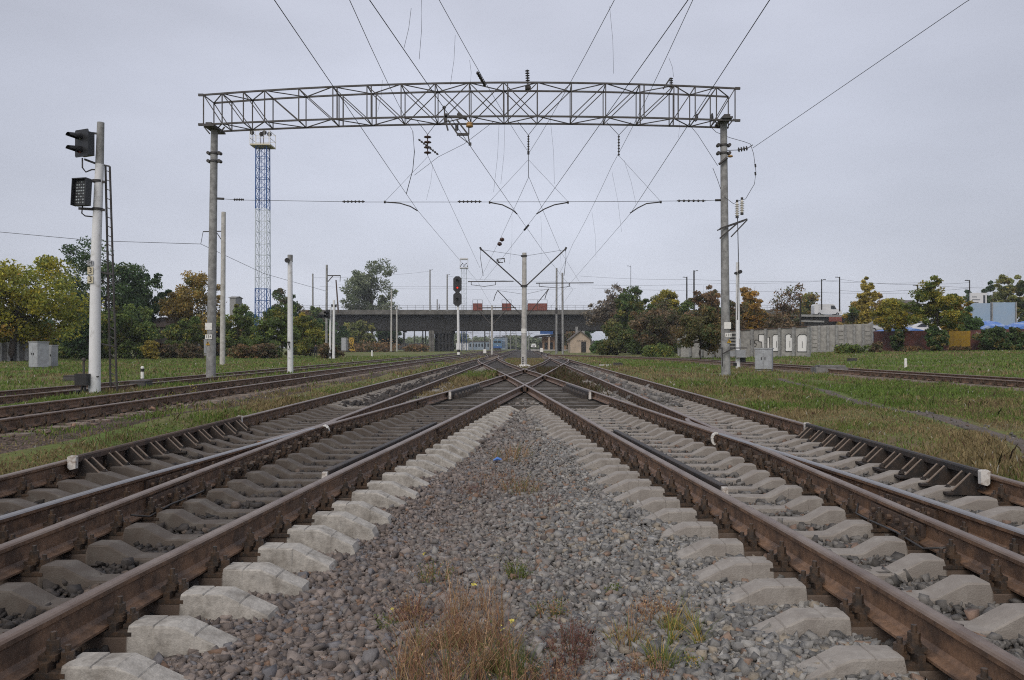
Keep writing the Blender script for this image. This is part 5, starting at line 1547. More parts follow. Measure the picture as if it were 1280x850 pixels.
# ================================================================== the road bridge
BY = 250.0
B_ = lambda x, y, dy=0.0: W(x, y, BY + dy)
br = thing('road_bridge', B_(610, 439), 'long dark concrete road bridge crossing above all the tracks', 'bridge')
xl, xr = (383 - 656) * .25, (770 - 656) * .25
def zy(y): return CAMZ + (434 - y) * .25
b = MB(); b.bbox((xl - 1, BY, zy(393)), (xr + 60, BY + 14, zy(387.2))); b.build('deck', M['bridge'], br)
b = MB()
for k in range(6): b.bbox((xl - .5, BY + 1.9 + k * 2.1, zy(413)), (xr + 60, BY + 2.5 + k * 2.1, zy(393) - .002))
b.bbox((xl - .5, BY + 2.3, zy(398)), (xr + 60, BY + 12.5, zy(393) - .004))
b.build('girders', M['concrete_dark_and_shade'], br)  # girder colour darkened to carry the shade below the overhang
def pier(x0, x1, cap=True, m='concrete_dark_and_shade'):
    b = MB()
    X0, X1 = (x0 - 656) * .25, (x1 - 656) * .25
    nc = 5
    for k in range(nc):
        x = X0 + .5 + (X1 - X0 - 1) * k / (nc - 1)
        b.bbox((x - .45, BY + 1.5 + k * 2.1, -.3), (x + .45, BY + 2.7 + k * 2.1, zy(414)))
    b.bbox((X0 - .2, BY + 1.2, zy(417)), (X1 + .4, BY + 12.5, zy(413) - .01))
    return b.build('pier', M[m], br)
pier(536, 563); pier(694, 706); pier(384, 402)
b = MB()
for x0 in (537.5, 541): b.bbox((B_(x0 - 1.6, 0).x, BY + .4, -.3), (B_(x0 + 1.6, 0).x, BY + 1.4, zy(413)))
b.build('pier', M['bridge'], br)
b = MB()
for x0, x1 in ((722, 725.5), (728, 731.5)): b.bbox((B_(x0, 0).x, BY + 2, -.3), (B_(x1, 0).x, BY + 4, zy(413)))
b.build('pier', M['concrete'], br)
b = MB()
for k in range(4): b.bbox((B_(547.5 + k * 4.3, 0).x, BY + 1.3, -.3), (B_(549.5 + k * 4.3, 0).x, BY + 1.95, zy(414.5)))
b.bbox((B_(545.5, 0).x, BY + 1.1, zy(416)), (B_(565, 0).x, BY + 1.99, zy(413.2)))
b.build('pier', M['concrete_dark_and_shade'], br)
# pier back wall, its colour darkened as shade between the columns
b = MB(); b.bbox((B_(546, 0).x, BY + 2, -.3), (B_(563.5, 0).x, BY + 11, zy(413) - .02)); b.build('pier', M['concrete_dark_and_shade'], br)
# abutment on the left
b = MB(); b.bbox((xl - 4, BY + .5, -.3), (xl + 2.5, BY + 13.5, zy(393) - .006)); b.build('abutment', M['concrete_dark_and_shade'], br)
b = MB()
for x in np.arange(xl - 1, xr + 60, 2.5): b.bbox((x - .04, BY + .1, zy(387.2)), (x + .04, BY + .18, zy(381.5)))
for y_ in (381.5, 384): b.bbox((xl - 1, BY + .11, zy(y_) - .04), (xr + 60, BY + .17, zy(y_) + .04))
b.build('railing', M['steel'], br)
for x0, x1, lb in ((591, 603, 'small brick red screen on the bridge railing above the left opening'), (627.5, 639, 'small brick red screen on the bridge railing left of the centre mast'), (659.5, 684, 'wide brick red screen on the bridge railing right of the centre mast')):
    t = thing('safety_screen', B_((x0 + x1) / 2, 388, -.2), lb, 'screen', 'red screens on the bridge')
    b = MB(); b.bbox((B_(x0, 0).x, BY - .2, zy(388)), (B_(x1, 0).x, BY - .08, zy(379.2))); b.build('panel', M['brickred'], t)
    b = MB()
    for x in (x0, (x0 + x1) / 2, x1): b.bbox((B_(x, 0).x - .05, BY - .28, zy(389)), (B_(x, 0).x + .05, BY - .205, zy(374.8)))
    b.bbox((B_(x0, 0).x, BY - .28, zy(374.8) - .04), (B_(x1, 0).x, BY - .2, zy(374.8) + .04)); b.build('mesh_frame', M['darksteel'], t)

# ramp on the right with the white van
VY = 190.0
V_ = lambda x, y, dy=0.0: W(x, y, VY + dy)
rp_ = thing('road_ramp', V_(1020, 410), 'dark road ramp behind the painted wall with the white van on it', 'ramp')
b = MB()
b.add([V_(975, 412), V_(1064, 412), V_(1064, 396), V_(975, 394.5), V_(975, 412, 9), V_(1064, 412, 9), V_(1064, 396, 9), V_(975, 394.5, 9)], [(0, 1, 2, 3), (4, 7, 6, 5), (0, 3, 7, 4), (1, 5, 6, 2), (3, 2, 6, 7), (0, 4, 5, 1)])
b.build('retaining_wall', M['concrete_dark_and_shade'], rp_)
b = MB(); b.bar(V_(975, 394, -.3), V_(1066, 395.5, -.3), .5, .5); b.bar(V_(985, 401, -.2), V_(1030, 402, -.2), .3, .4); b.build('kerb', M['concrete'], rp_)
b = MB(); b.bbox((V_(1034, 0).x, VY - 1.2, V_(0, 402).z), (V_(1050, 0).x, VY - 1.0, V_(0, 396.5).z)); o = b.build('red_barrier', M['brickred']); tag(o, 'red barrier board below the white van', 'barrier')

def wheel(b, c, r, w, m=0):
    b.tube(Vector(c) - Vector((0, w / 2, 0)), Vector(c) + Vector((0, w / 2, 0)), r, n=16, m=m)
def vehicle(name, loc, label, cat, prof, glassp, length, width, paint, wheels, wr, rz=0, scale=1.0, group=None):
    """side profile (x,z) extruded across the width; x forward"""
    t = thing(name, loc, label, cat, group, rz)
    t.scale = (scale,) * 3
    def part(b, nm, m, par=None):
        o = b.build(nm, m); o.parent = par or t; return o
    b = MB(); w = width / 2
    n = len(prof); V = []
    for s, ins in ((-w, 0), (w, 0)):
        for x, z in prof: V.append((x, s * (1 if z < 1.0 else .92), z))
    b.add(V, [tuple(range(n)), tuple(range(2 * n - 1, n - 1, -1))] + [(i, n + i, n + (i + 1) % n, (i + 1) % n) for i in range(n)])
    part(b, 'body', M[paint])
    for gp in glassp:
        b = MB()
        for s in (-1, 1):
            k = len(gp); yy = s * (w * .965)
            b.add([(x, yy + s * .02, z) for x, z in gp], [tuple(range(k))])
        part(b, 'window', M['glass'])
    for wx in wheels:
        b = MB()
        for s in (-1, 1): wheel(b, (wx, s * (w - .1), wr), wr, .22)
        o = part(b, 'wheel', M['tyre'])
        b = MB()
        for s in (-1, 1): wheel(b, (wx, s * (w + .012), wr), wr * .55, .02)
        part(b, 'rim', M['carsilver'], o)
    b = MB()
    for s in (-1, 1): b.box((length / 2 - .02, s * w * .7, .75), (.08, .25, .14))
    part(b, 'headlight', M['porcelain'])
    return t
vanp = [(-2.9, .35), (2.9, .35), (2.95, .9), (2.75, 1.25), (1.9, 1.45), (1.35, 2.35), (1.0, 2.5), (-2.75, 2.5), (-2.95, 2.2), (-2.95, .6)]
vehicle('delivery_van', V_(1033, 395, 2.5), 'white delivery van parked on the ramp above the painted wall, facing right', 'van', vanp, [[(1.75, 1.45), (1.3, 2.2), (.6, 2.2), (.6, 1.45)]], 5.9, 2.1, 'carwhite', (-1.9, 1.95), .36, 0, 1.12)
carp = [(-2.1, .3), (2.1, .3), (2.15, .75), (1.9, .9), (1.0, .98), (.35, 1.45), (-1.1, 1.48), (-1.8, 1.05), (-2.1, 1.0), (-2.18, .6)]
carg = [[(.85, 1.0), (.33, 1.38), (-.35, 1.4), (-.35, 1.0)], [(-.45, 1.0), (-.45, 1.4), (-1.05, 1.4), (-1.6, 1.03)]]
for k, (xp, yp, Y, pm, lb) in enumerate(((1114, 402, 130, 'carwhite', 'white parked car roof showing above the red fence, leftmost behind the young trees'), (1142, 407, 112, 'carsilver', 'silver parked car behind the red fence between two yellowing trees'), (1168, 403, 132, 'carwhite', 'white parked car behind the green tree above the red fence'), (1104, 408, 110, 'carsilver', 'silver parked car right behind the start of the red fence'), (1160, 411, 108, 'carwhite', 'white low car directly behind the red fence left of the green tree'), (1195, 405, 128, 'cardark', 'dark parked car half hidden behind the yellow tree over the fence'))):
    g = W(xp, yp + 6, Y); g.z = W(xp, yp + 8, Y).z
    vehicle('parked_car', g, lb, 'car', carp, carg, 4.3, 1.75, pm, (-1.3, 1.35), .31, R(random.uniform(-12, 12)), 1.1, 'cars parked behind the fence')
# parking terrace so that those cars stand on ground
b = MB()
b.add([W(1093, 424, 96), W(1330, 424, 90), W(1330, 414, 170), W(1085, 412, 170), W(1093, 450, 96), W(1330, 450, 90), W(1330, 450, 170), W(1085, 450, 170)], [(0, 1, 2, 3), (0, 4, 5, 1), (1, 5, 6, 2), (2, 6, 7, 3), (3, 7, 4, 0)])
o = b.build('parking_ground', M['dirt']); tag(o, kind='structure')
# billboards
t = thing('billboard', W(1245, 415, 120), 'pair of big pale blue boards standing behind the red fence near the right edge', 'billboard')
for x0, x1, yt in ((1213, 1238, 379), (1241, 1269, 378)):
    b = MB(); b.bbox((W(x0, 0, 120).x, 120, W(0, 412, 120).z), (W(x1, 0, 120).x, 120.25, W(0, yt, 120).z)); b.build('board', M['skyblue'], t)
for x0 in (1239.5, 1269.5):
    b = MB(); b.bbox((W(x0 - .6, 0, 120).x, 119.8, W(0, 418, 120).z), (W(x0 + .6, 0, 120).x, 120.3, W(0, 377.5, 120).z)); b.build('post', M['concrete'], t)
t = thing('billboard', W(1223, 385, 135), 'white advertising board with faint dark lines above the pale blue boards', 'billboard')
b = MB(); b.bbox((W(1213, 0, 135).x, 135, W(0, 383, 135).z), (W(1233.5, 0, 135).x, 135.3, W(0, 366, 135).z)); b.build('board', M['carwhite'], t)
b = MB()
for y_, x1 in ((371, 1221), (374.5, 1225), (378, 1223)): b.bbox((W(1215, 0, 135).x, 134.96, W(0, y_ + .4, 135).z), (W(x1, 0, 135).x, 134.99, W(0, y_ - .3, 135).z))
b.bbox((W(1229, 0, 135).x, 134.96, W(0, 380, 135).z), (W(1231.5, 0, 135).x, 134.99, W(0, 369, 135).z))
b.build('printed_lines', M['cardark'], t)
b = MB(); b.bbox((W(1218, 0, 135).x, 135.05, W(0, 405, 135).z), (W(1220, 0, 135).x, 135.25, W(0, 383, 135).z)); b.build('post', M['darksteel'], t)
# market tarpaulins
def tarp(x0, x1, yt, yb, Y, label):
    b = MB(); n = 14; rows = 5; V = []
    for j in range(rows):
        for i in range(n + 1):
            f = i / n; s = math.sin(f * math.pi * 3.2 + j) * .12
            x = x0 + (x1 - x0) * f
            arch = math.sin(math.pi * f) ** .6
            z = W(0, yb, Y).z + (W(0, yt, Y).z - W(0, yb, Y).z) * arch * math.sin(math.pi * (j + .7) / (rows + .4)) + s * arch
            V.append((W(x, 0, Y).x, Y + (j - 2) * 1.2, z))
    F = [(j * (n + 1) + i, j * (n + 1) + i + 1, (j + 1) * (n + 1) + i + 1, (j + 1) * (n + 1) + i) for j in range(rows - 1) for i in range(n)]
    b.add(V, F)
    # hanging skirt so that the sheet covers a real stall
    for j in (0, rows - 1):
        k0 = len(b.v)
        S = [(V[j * (n + 1) + i][0], V[j * (n + 1) + i][1], W(0, 426, Y).z) for i in range(n + 1)]
        b.add([V[j * (n + 1) + i] for i in range(n + 1)] + S, [(i, i + 1, n + 2 + i, n + 1 + i) for i in range(n)])
    o = b.build('market_tarpaulin', M['tarp']); tag(o, label, 'tarpaulin', 'blue tarpaulins behind the fence')
tarp(1214, 1252, 401.5, 412, 96, 'blue and white tarpaulin behind the red fence below the blue boards')
tarp(1256, 1300, 402.5, 411.5, 98, 'blue tarpaulin behind the creeper at the right edge')
tarp(1188, 1203, 407, 413, 100, 'small blue tarpaulin just behind the yellow fence section')
tarp(1100, 1145, 409, 414, 99, 'pale low tarpaulin roof behind the dark red fence')
# distant dark-roofed buildings on the right
def gable_house(name, x0, x1, yeave, yridge, yb, Y, label, wallm, roofm, depth=8, cat='building', group=None, over=.3, side=False):
    A = W(x0, yb, Y); Bp = W(x1, yb, Y); ze = W(0, yeave, Y).z; zr = W(0, yridge, Y).z; zb = A.z
    t = thing(name, ((A.x + Bp.x) / 2, Y, zb), label, cat, group)
    b = MB()
    xm = (A.x + Bp.x) / 2
    if side: # ridge parallel to the picture
        b.prism([(Y, zb - .5), (Y + depth, zb - .5), (Y + depth, ze), (Y + depth / 2, zr - .05), (Y, ze)], 'x', A.x, Bp.x)
        wl_ = b.build('wall', M[wallm], t)
        b = MB()
        for s in (0, 1):
            y0, y1 = (Y - over, Y + depth / 2) if s == 0 else (Y + depth + over, Y + depth / 2)
            b.add([(A.x - over, y0, ze - .1), (Bp.x + over, y0, ze - .1), (Bp.x + over, y1, zr + .05), (A.x - over, y1, zr + .05), (A.x - over, y0, ze + .08), (Bp.x + over, y0, ze + .08), (Bp.x + over, y1, zr + .22), (A.x - over, y1, zr + .22)], [(0, 3, 2, 1), (4, 5, 6, 7), (0, 1, 5, 4), (1, 2, 6, 5), (2, 3, 7, 6), (3, 0, 4, 7)])
        b.build('roof', M[roofm], t)
    else:
        b.prism([(A.x, zb - .5), (Bp.x, zb - .5), (Bp.x, ze), (xm, zr), (A.x, ze)], 'y', Y, Y + depth)
        wl_ = b.build('wall', M[wallm], t)
        b = MB(); k = (zr - ze) / (xm - A.x)
        for s, xe in ((-1, A.x), (1, Bp.x)):
            e = (xe + s * over, ze - over * k)
            b.prism([(e[0], e[1] + .03), (xm, zr + .03), (xm, zr + .25), (e[0], e[1] + .25)], 'y', Y - over, Y + depth + over)
        b.build('roof', M[roofm], t)
    return t
gable_house('distant_house', 1123, 1138, 379, 373, 415, 230, 'dark brown roofed building behind the yellow trees on the right', 'roof_grey', 'roof_brown', 12, group='buildings behind the fence', side=True)
gable_house('distant_house', 1138, 1152, 381, 374.5, 415, 210, 'grey roofed building just left of the dark pole behind the fence', 'roof_grey', 'roof_grey', 12, group='buildings behind the fence', side=True)
# little house on the left between the trees
t = gable_house('small_house', 190, 213, 408, 397.5, 425, 116, 'small house with a patched brown roof peeping out between the left trees', 'roof_grey', 'roof_brown', 6, side=True)
b = MB(); b.bbox((W(199, 0, 116).x, 118, W(0, 402, 116).z), (W(203, 0, 116).x, 119, W(0, 396, 116).z)); b.build('chimney', M['rust'], t)
t = gable_house('tall_block', 287, 294.5, 372, 370.5, 400, 260, 'tiny pale flat-roofed block above the left trees beside the bracket mast', 'concrete', 'concrete', 6, side=True)

# ================================================================== beige hut right of the bridge opening
HY = 185.0
t = gable_house('signal_hut', 713, 738, 424.5, 414.5, 441, HY, 'small beige hut with grey gable roof and dark door beside the right bridge pier', 'beige', 'roof_grey', 9, 'hut', over=.35)
h_ = lambda x, y: W(x, y, HY)
b = MB(); b.bbox((h_(726.5, 0).x, HY - .06, h_(0, 440.5).z), (h_(732.5, 0).x, HY - .015, h_(0, 427).z)); o = b.build('door', M['black'], t)
b = MB(); b.bbox((h_(731, 0).x, HY - .12, h_(0, 434).z), (h_(731.6, 0).x, HY - .065, h_(0, 433).z)); b.build('handle', M['steel'], o)
b = MB(); b.bbox((h_(721, 0).x, HY - .05, h_(0, 426.6).z), (h_(734, 0).x, HY - .012, h_(0, 424.4).z))
sgn = b.build('name_board', M['beige'], t)
b = MB()
for k in range(6):
    x0 = 722 + k * 2
    b.bbox((h_(x0, 0).x, HY - .075, h_(0, 426.3).z), (h_(x0 + .35, 0).x, HY - .055, h_(0, 424.8).z)); b.bbox((h_(x0 + .35, 0).x, HY - .075, h_(0, 425.5).z), (h_(x0 + 1.1, 0).x, HY - .055, h_(0, 425.2).z))
b.build('lettering', M['black'], sgn)
b = MB(); b.bbox((h_(720.5, 0).x, HY + 3, h_(0, 420).z), (h_(723.5, 0).x, HY + 3.6, h_(0, 408).z)); b.build('chimney', M['concrete'], t)
b = MB(); b.bbox((h_(715.5, 0).x, HY - .04, h_(0, 434).z), (h_(719.5, 0).x, HY - .012, h_(0, 429).z)); b.build('window', M['beige'], t)

# ================================================================== station, train and far throat seen under the bridge
TY = 300.0
t_ = lambda x, y, dy=0: W(x, y, TY + dy)
st = thing('station_building', t_(688, 438), 'tan station building with a dark awning and blue roof sign seen under the bridge', 'station')
b = MB(); b.bbox((t_(678, 0).x, TY, t_(0, 438).z - .4), (t_(708, 0).x, TY + 14, t_(0, 421).z)); b.build('wall', M['tan'], st)
b = MB(); b.add([t_(665, 423, -3), t_(708, 418, -3), t_(708, 416.5, -3), t_(669, 419.5, -3), t_(665, 423, 12), t_(708, 418, 12), t_(708, 416.5, 12), t_(669, 419.5, 12)], [(0, 1, 2, 3), (4, 7, 6, 5), (0, 3, 7, 4), (1, 5, 6, 2), (3, 2, 6, 7), (0, 4, 5, 1)]); b.build('awning', M['concrete_dark_and_shade'], st)
b = MB(); b.bbox((t_(675, 0).x, TY - 1, t_(0, 417.5).z), (t_(692, 0).x, TY - .7, t_(0, 413.5).z)); b.bbox((t_(688, 0).x, TY - 1.3, t_(0, 421).z), (t_(691, 0).x, TY - 1.05, t_(0, 414).z)); b.build('roof_sign', M['blue'], st)
b = MB(); b.bbox((t_(685.2, 0).x, TY - 2.6, t_(0, 440).z), (t_(687.2, 0).x, TY - 2, t_(0, 420).z)); b.build('pillar', M['beige'], st)
for k in range(5):
    x0 = 674 + k * 6.5
    b = MB(); b.bbox((t_(x0, 0).x, TY - .08, t_(0, 437).z), (t_(x0 + 4, 0).x, TY - .02, t_(0, 428).z)); b.build('window', M['glass'], st)
b = MB(); b.bbox((t_(664, 0).x, TY - 10, -.3), (t_(720, 0).x, TY + 30, t_(0, 437).z)); o = b.build('platform', M['concrete_pale']); tag(o, 'pale low platform in front of the tan station building', 'platform')
# train
NY = 330.0
n_ = lambda x, y, dy=0: W(x, y, NY + dy)
tr = thing('train', n_(622, 437), 'light blue electric train standing far away under the bridge, its front towards the camera', 'train')
b = MB()
x0, x1 = n_(616.5, 0).x, n_(627.2, 0).x; zb, zt = n_(0, 435).z, n_(0, 424).z
b.prism([(x0, zb), (x1, zb), (x1, zt - .6), (x1 - .4, zt - .12), (x1 - 1.0, zt), (x0 + 1.0, zt), (x0 + .4, zt - .12), (x0, zt - .6)], 'y', NY, NY + 60); b.build('body', M['trainblue'], tr)
b = MB()
for a, c in ((x0 + .3, (x0 + x1) / 2 - .12), ((x0 + x1) / 2 + .12, x1 - .3)): b.bbox((a, NY - .03, zt - 1.5), (c, NY - .008, zt - .7))
b.build('windscreen', M['glass'], tr)
b = MB(); b.bbox((x0 - .01, NY - .05, zb - .0), (x1 + .01, NY - .01, zb + .7)); b.build('front_band', M['blue'], tr)
b = MB(); b.bbox((x0 + .2, NY - .2, zb - .7), (x1 - .2, NY + 2, zb - .02)); b.build('bogie', M['black'], tr)
b = MB(); b.lathe(((x0 + x1) / 2, NY - .05, zb + 1.0), [(.16, 0), (.13, .05), (.01, .06)], 10, axis=(0, -1, 0)); b.lathe(((x0 + x1) / 2, NY - .05, zt - .35), [(.16, 0), (.13, .05), (.01, .06)], 10, axis=(0, -1, 0)); b.build('headlight', M['porcelain'], tr)
b = MB()
for s in (-1, 1): b.bar(((x0 + x1) / 2 + s * .8, NY + 6, zt), ((x0 + x1) / 2, NY + 7.5, zt + .8), .06); b.bar(((x0 + x1) / 2, NY + 7.5, zt + .8), ((x0 + x1) / 2 + s * .8, NY + 6, zt + 1.5), .06)
b.bar(((x0 + x1) / 2 - 1, NY + 6, zt + 1.5), ((x0 + x1) / 2 + 1, NY + 6, zt + 1.5), .08); b.build('pantograph', M['darksteel'], tr)
# white vehicle with its lamp on, right of the train
t = thing('parked_car', W(667, 436, 280), 'tiny white car with glaring headlights in front of the station, far under the bridge', 'car')
b = MB(); c = W(667, 435, 280); b.box((c.x, c.y, c.z + .6), (1.9, 4, .7)); b.box((c.x, c.y + .3, c.z + 1.2), (1.6, 2.2, .6), taper=.8); b.build('body', M['carwhite'], t)
b = MB()
for s in (-1, 1): b.lathe((c.x + s * .6, c.y - 2.01, c.z + .65), [(.2, 0), (.15, .03), (.01, .04)], 10, axis=(0, -1, 0))
b.build('headlight', M['whitelamp'], t)
b = MB()
for s in (-1, 1):
    for yy in (-1.2, 1.2): b.tube((c.x + s * .95, c.y + yy, c.z + .3), (c.x + s * .75, c.y + yy, c.z + .3), .33, n=12)
b.build('wheel', M['tyre'], t)
# dark wagons on the far left under the bridge
for k in range(4):
    Y = 380; xa_ = 497 + k * 10.5
    t = thing('goods_wagon', W(xa_ + 5, 437, Y), ['dark goods wagon far under the bridge, leftmost of the row', 'dark goods wagon far under the bridge, second from the left', 'dark goods wagon far under the bridge, third from the left', 'dark goods wagon far under the bridge, next to the bridge pier'][k], 'wagon', 'goods wagons under the bridge')
    b = MB(); a = W(xa_, 435.5, Y); c = W(xa_ + 9.6, 428.5 + (k % 2), Y); b.bbox((a.x, Y, a.z), (c.x, Y + 3, c.z))
    for j in range(5): xx = a.x + (c.x - a.x) * (j + .5) / 5; b.bbox((xx - .08, Y - .1, a.z), (xx + .08, Y, c.z))
    b.build('body', M['wagon'], t)
    b = MB()
    for j in (.2, .35, .65, .8): b.tube((a.x + (c.x - a.x) * j, Y + .3, a.z - .3), (a.x + (c.x - a.x) * j, Y + .5, a.z - .3), .45, n=12)
    b.build('wheel', M['black'], t)
for k, (x0, x1, yt, Y, m_, lb) in enumerate(((586, 612, 427, 420, 'hazed_blue', 'long pale blue building far behind the tracks under the bridge'), (628, 652, 420, 520, 'hazed_blue', 'bluish building block far behind the train'), (549, 556, 424, 290, 'blue', 'small bright blue kiosk beside the blue tower foot under the bridge'), (618, 634, 421.5, 480, 'hazed_blue', 'blue grey shed behind the train roof'), (570, 585, 428, 400, 'carwhite', 'pale low shed far under the bridge left of the centre'))):
    b = MB(); a = W(x0, 437, Y); c = W(x1, yt, Y)
    t = thing('distant_shed', ((a.x + c.x) / 2, Y, a.z), lb, 'building', 'far buildings under the bridge')
    b.bbox((a.x, Y, a.z - .5), (c.x, Y + 10, c.z)); b.build('wall', M[m_], t)
    b = MB(); b.bbox((a.x - .4, Y - .4, c.z), (c.x + .4, Y + 10.4, c.z + .35)); b.build('roof', M['roof_grey'], t)
    if k in (0, 1):
        b = MB(); n = 7
        for j in range(n): xx = a.x + (c.x - a.x) * (j + .25) / n; b.bbox((xx, Y - .06, a.z + (c.z - a.z) * .35), (xx + (c.x - a.x) * .5 / n, Y - .02, a.z + (c.z - a.z) * .75))
        b.build('window', M['glass'], t)
# far masts under the bridge
fm = [(504.5, 416, 437, 260, 1.8), (518, 412, 437, 270, 1.7), (528.5, 413, 438, 262, 1.8), (532, 414, 438, 265, 1.6), (565.5, 414, 437, 280, 1.5), (578.5, 412, 437, 330, 1.2), (591, 413, 437, 350, 1.1), (606, 402, 437, 270, 1.8), (612, 414, 437, 390, 1.0), (625, 409, 436, 360, 1.1), (632.5, 410, 437, 340, 1.3), (638, 412, 437, 370, 1.0), (645, 414, 437, 400, 1.0), (661, 414, 437, 340, 1.3)]
for k, (x, yt, yb, Y, w) in enumerate(fm):
    t = mast(x, x, yt, yb, Y, w, 'thin distant overhead line mast seen through the bridge opening', 'concrete', group='far masts under the bridge')
    if k > 4:
        s = 1 if k % 2 else -1
        b = MB(); b.bar(W(x, yt + 3, Y), W(x + s * 6, yt + 2.5, Y), .1, .1); b.bar(W(x, yt + 6, Y), W(x + s * 4, yt + 2.5, Y), .08, .08); b.build('cantilever', M['darksteel'], t)
t = thing('railway_signal', W(504.5, 437, 259), 'tiny dark signal on a pale post seen under the bridge at left', 'railway signal', 'railway signals')
b = MB(); b.box(W(506, 412, 259), (1.3, .5, 1.9), taper=.8); b.build('signal_head', M['black'], t)
b = MB(); b.tube(W(506, 437, 259), W(506, 413, 259), .15, n=8); b.build('post', M['concrete'], t)
for k in range(6):
    Y = (262, 290, 320, 350, 300, 275)[k]; yy = (416, 418, 420, 423, 425, 415)[k]
    wire('distant_wire', [W(566, yy, Y), W(630, yy + 1.5, Y), W(696, yy - .5, Y)], 'hair-thin wire among the far masts under the bridge', 'wire', .02, 'far wires under the bridge')

# ================================================================== light towers
def light_tower(xc, wpx, ytop, yb, Y, label, bands, wb=1.0):
    sc = Y / 1000; t = thing('light_tower', W(xc, yb, Y), label, 'light tower', 'lattice light towers')
    w = wpx * sc / 2; X = W(xc, 0, Y).x; z0 = W(0, yb, Y).z - .3; z1 = W(0, ytop, Y).z
    def sect(za, zb, m):
        b = MB(); n = max(1, round((zb - za) / (w * 2.1)))
        ww = lambda z: w * (1 + (wb - 1) * (z1 - z) / (z1 - z0))
        for k in range(n):
            a, c = za + (zb - za) * k / n, za + (zb - za) * (k + 1) / n
            for i in range(4):
                s = [(-1, -1), (1, -1), (1, 1), (-1, 1)]; p, q = s[i], s[(i + 1) % 4]
                P = lambda s_, z: Vector((X + s_[0] * ww(z), Y + s_[1] * ww(z), z))
                b.bar(P(p, a), P(p, c), .10, .10)
                b.bar(P(p, a), P(q, c), .04, .04); b.bar(P(q, a), P(p, c), .04, .04)
                b.bar(P(p, c), P(q, c), .06, .06)
        # ladder
        b.bar((X - .2, Y, za), (X - .2, Y, zb), .05); b.bar((X + .2, Y, za), (X + .2, Y, zb), .05)
        b.build('lattice', M[m], t)
    for f0, f1, m in bands:
        sect(W(0, f0, Y).z if f0 is not None else z0, W(0, f1, Y).z, m)
    return t, X, w, z1
t, X, w, z1 = light_tower(328.5, 13.2, 184, 446, 104, 'tall blue and white lattice floodlight tower behind the left trees', ((None, 361, 'blue'), (361, 262, 'paleblue'), (262, 184, 'blue')), 1.12)
b = MB(); b.box((X, 104, z1 + .1), (2.62, 2.4, .16)); b.build('platform', M['cream'], t)
b = MB()
for sx in (-1, 1):
    for sy in (-1, 1): b.bar((X + sx * 1.28, 104 + sy * 1.18, z1), (X + sx * 1.28, 104 + sy * 1.18, z1 + 1.9), .06)
for h in (.9, 1.8):
    for s in (-1, 1): b.bar((X - 1.28, 104 + s * 1.18, z1 + h), (X + 1.28, 104 + s * 1.18, z1 + h), .05); b.bar((X + s * 1.28, 102.82, z1 + h), (X + s * 1.28, 105.18, z1 + h), .05)
for k in range(5): b.bar((X - 1.1 + k * .55, 102.82, z1), (X - 1.1 + k * .55, 102.82, z1 + 1.8), .035)
b.build('guard_rails', M['white'], t)
for k, dx_ in enumerate((-.95, -.2, .4, 1.0)):
    b = MB(); c = Vector((X + dx_, 103 + (k % 2) * .8, z1 + 1.5)); b.bar((c.x, c.y, z1 + .2), c, .07); b.lathe(c + Vector((0, .2, .2)), [(.12, 0), (.25, .1), (.3, .3), (.3, .34)], 10, axis=((-.4, .3, .5, -.2)[k], -.8, -.25)); b.build('floodlight', M['darksteel'], t)
b = MB(); b.bar((X - 1.3, 104, z1), (X - 1.3, 104, z1 + 4.2), .04); b.build('lightning_rod', M['steel'], t)
TY2 = 275
t, X, w, z1 = light_tower(580, 6, 335, 438, TY2, 'distant lattice floodlight tower standing behind the bridge, right of the red signal', ((None, 405, 'blue'), (405, 335, 'paleblue')))
b = MB(); b.box((X, TY2, z1), (2.9, 2.5, .3)); b.box((X, TY2, z1 + 3.1), (2.7, 2.3, .5))
for sx in (-1, 1):
    for sy in (-1, 1): b.bar((X + sx * 1.3, TY2 + sy * 1.1, z1), (X + sx * 1.3, TY2 + sy * 1.1, z1 + 3.2), .08)
b.build('platform', M['carwhite'], t)
b = MB()
for k in range(7): b.box((X - 1.15 + k * .4, TY2 - 1.3, z1 + .5 + (k * 7 % 3) * .45), (.36, .3, .36))
b.build('floodlight', M['darksteel'], t)

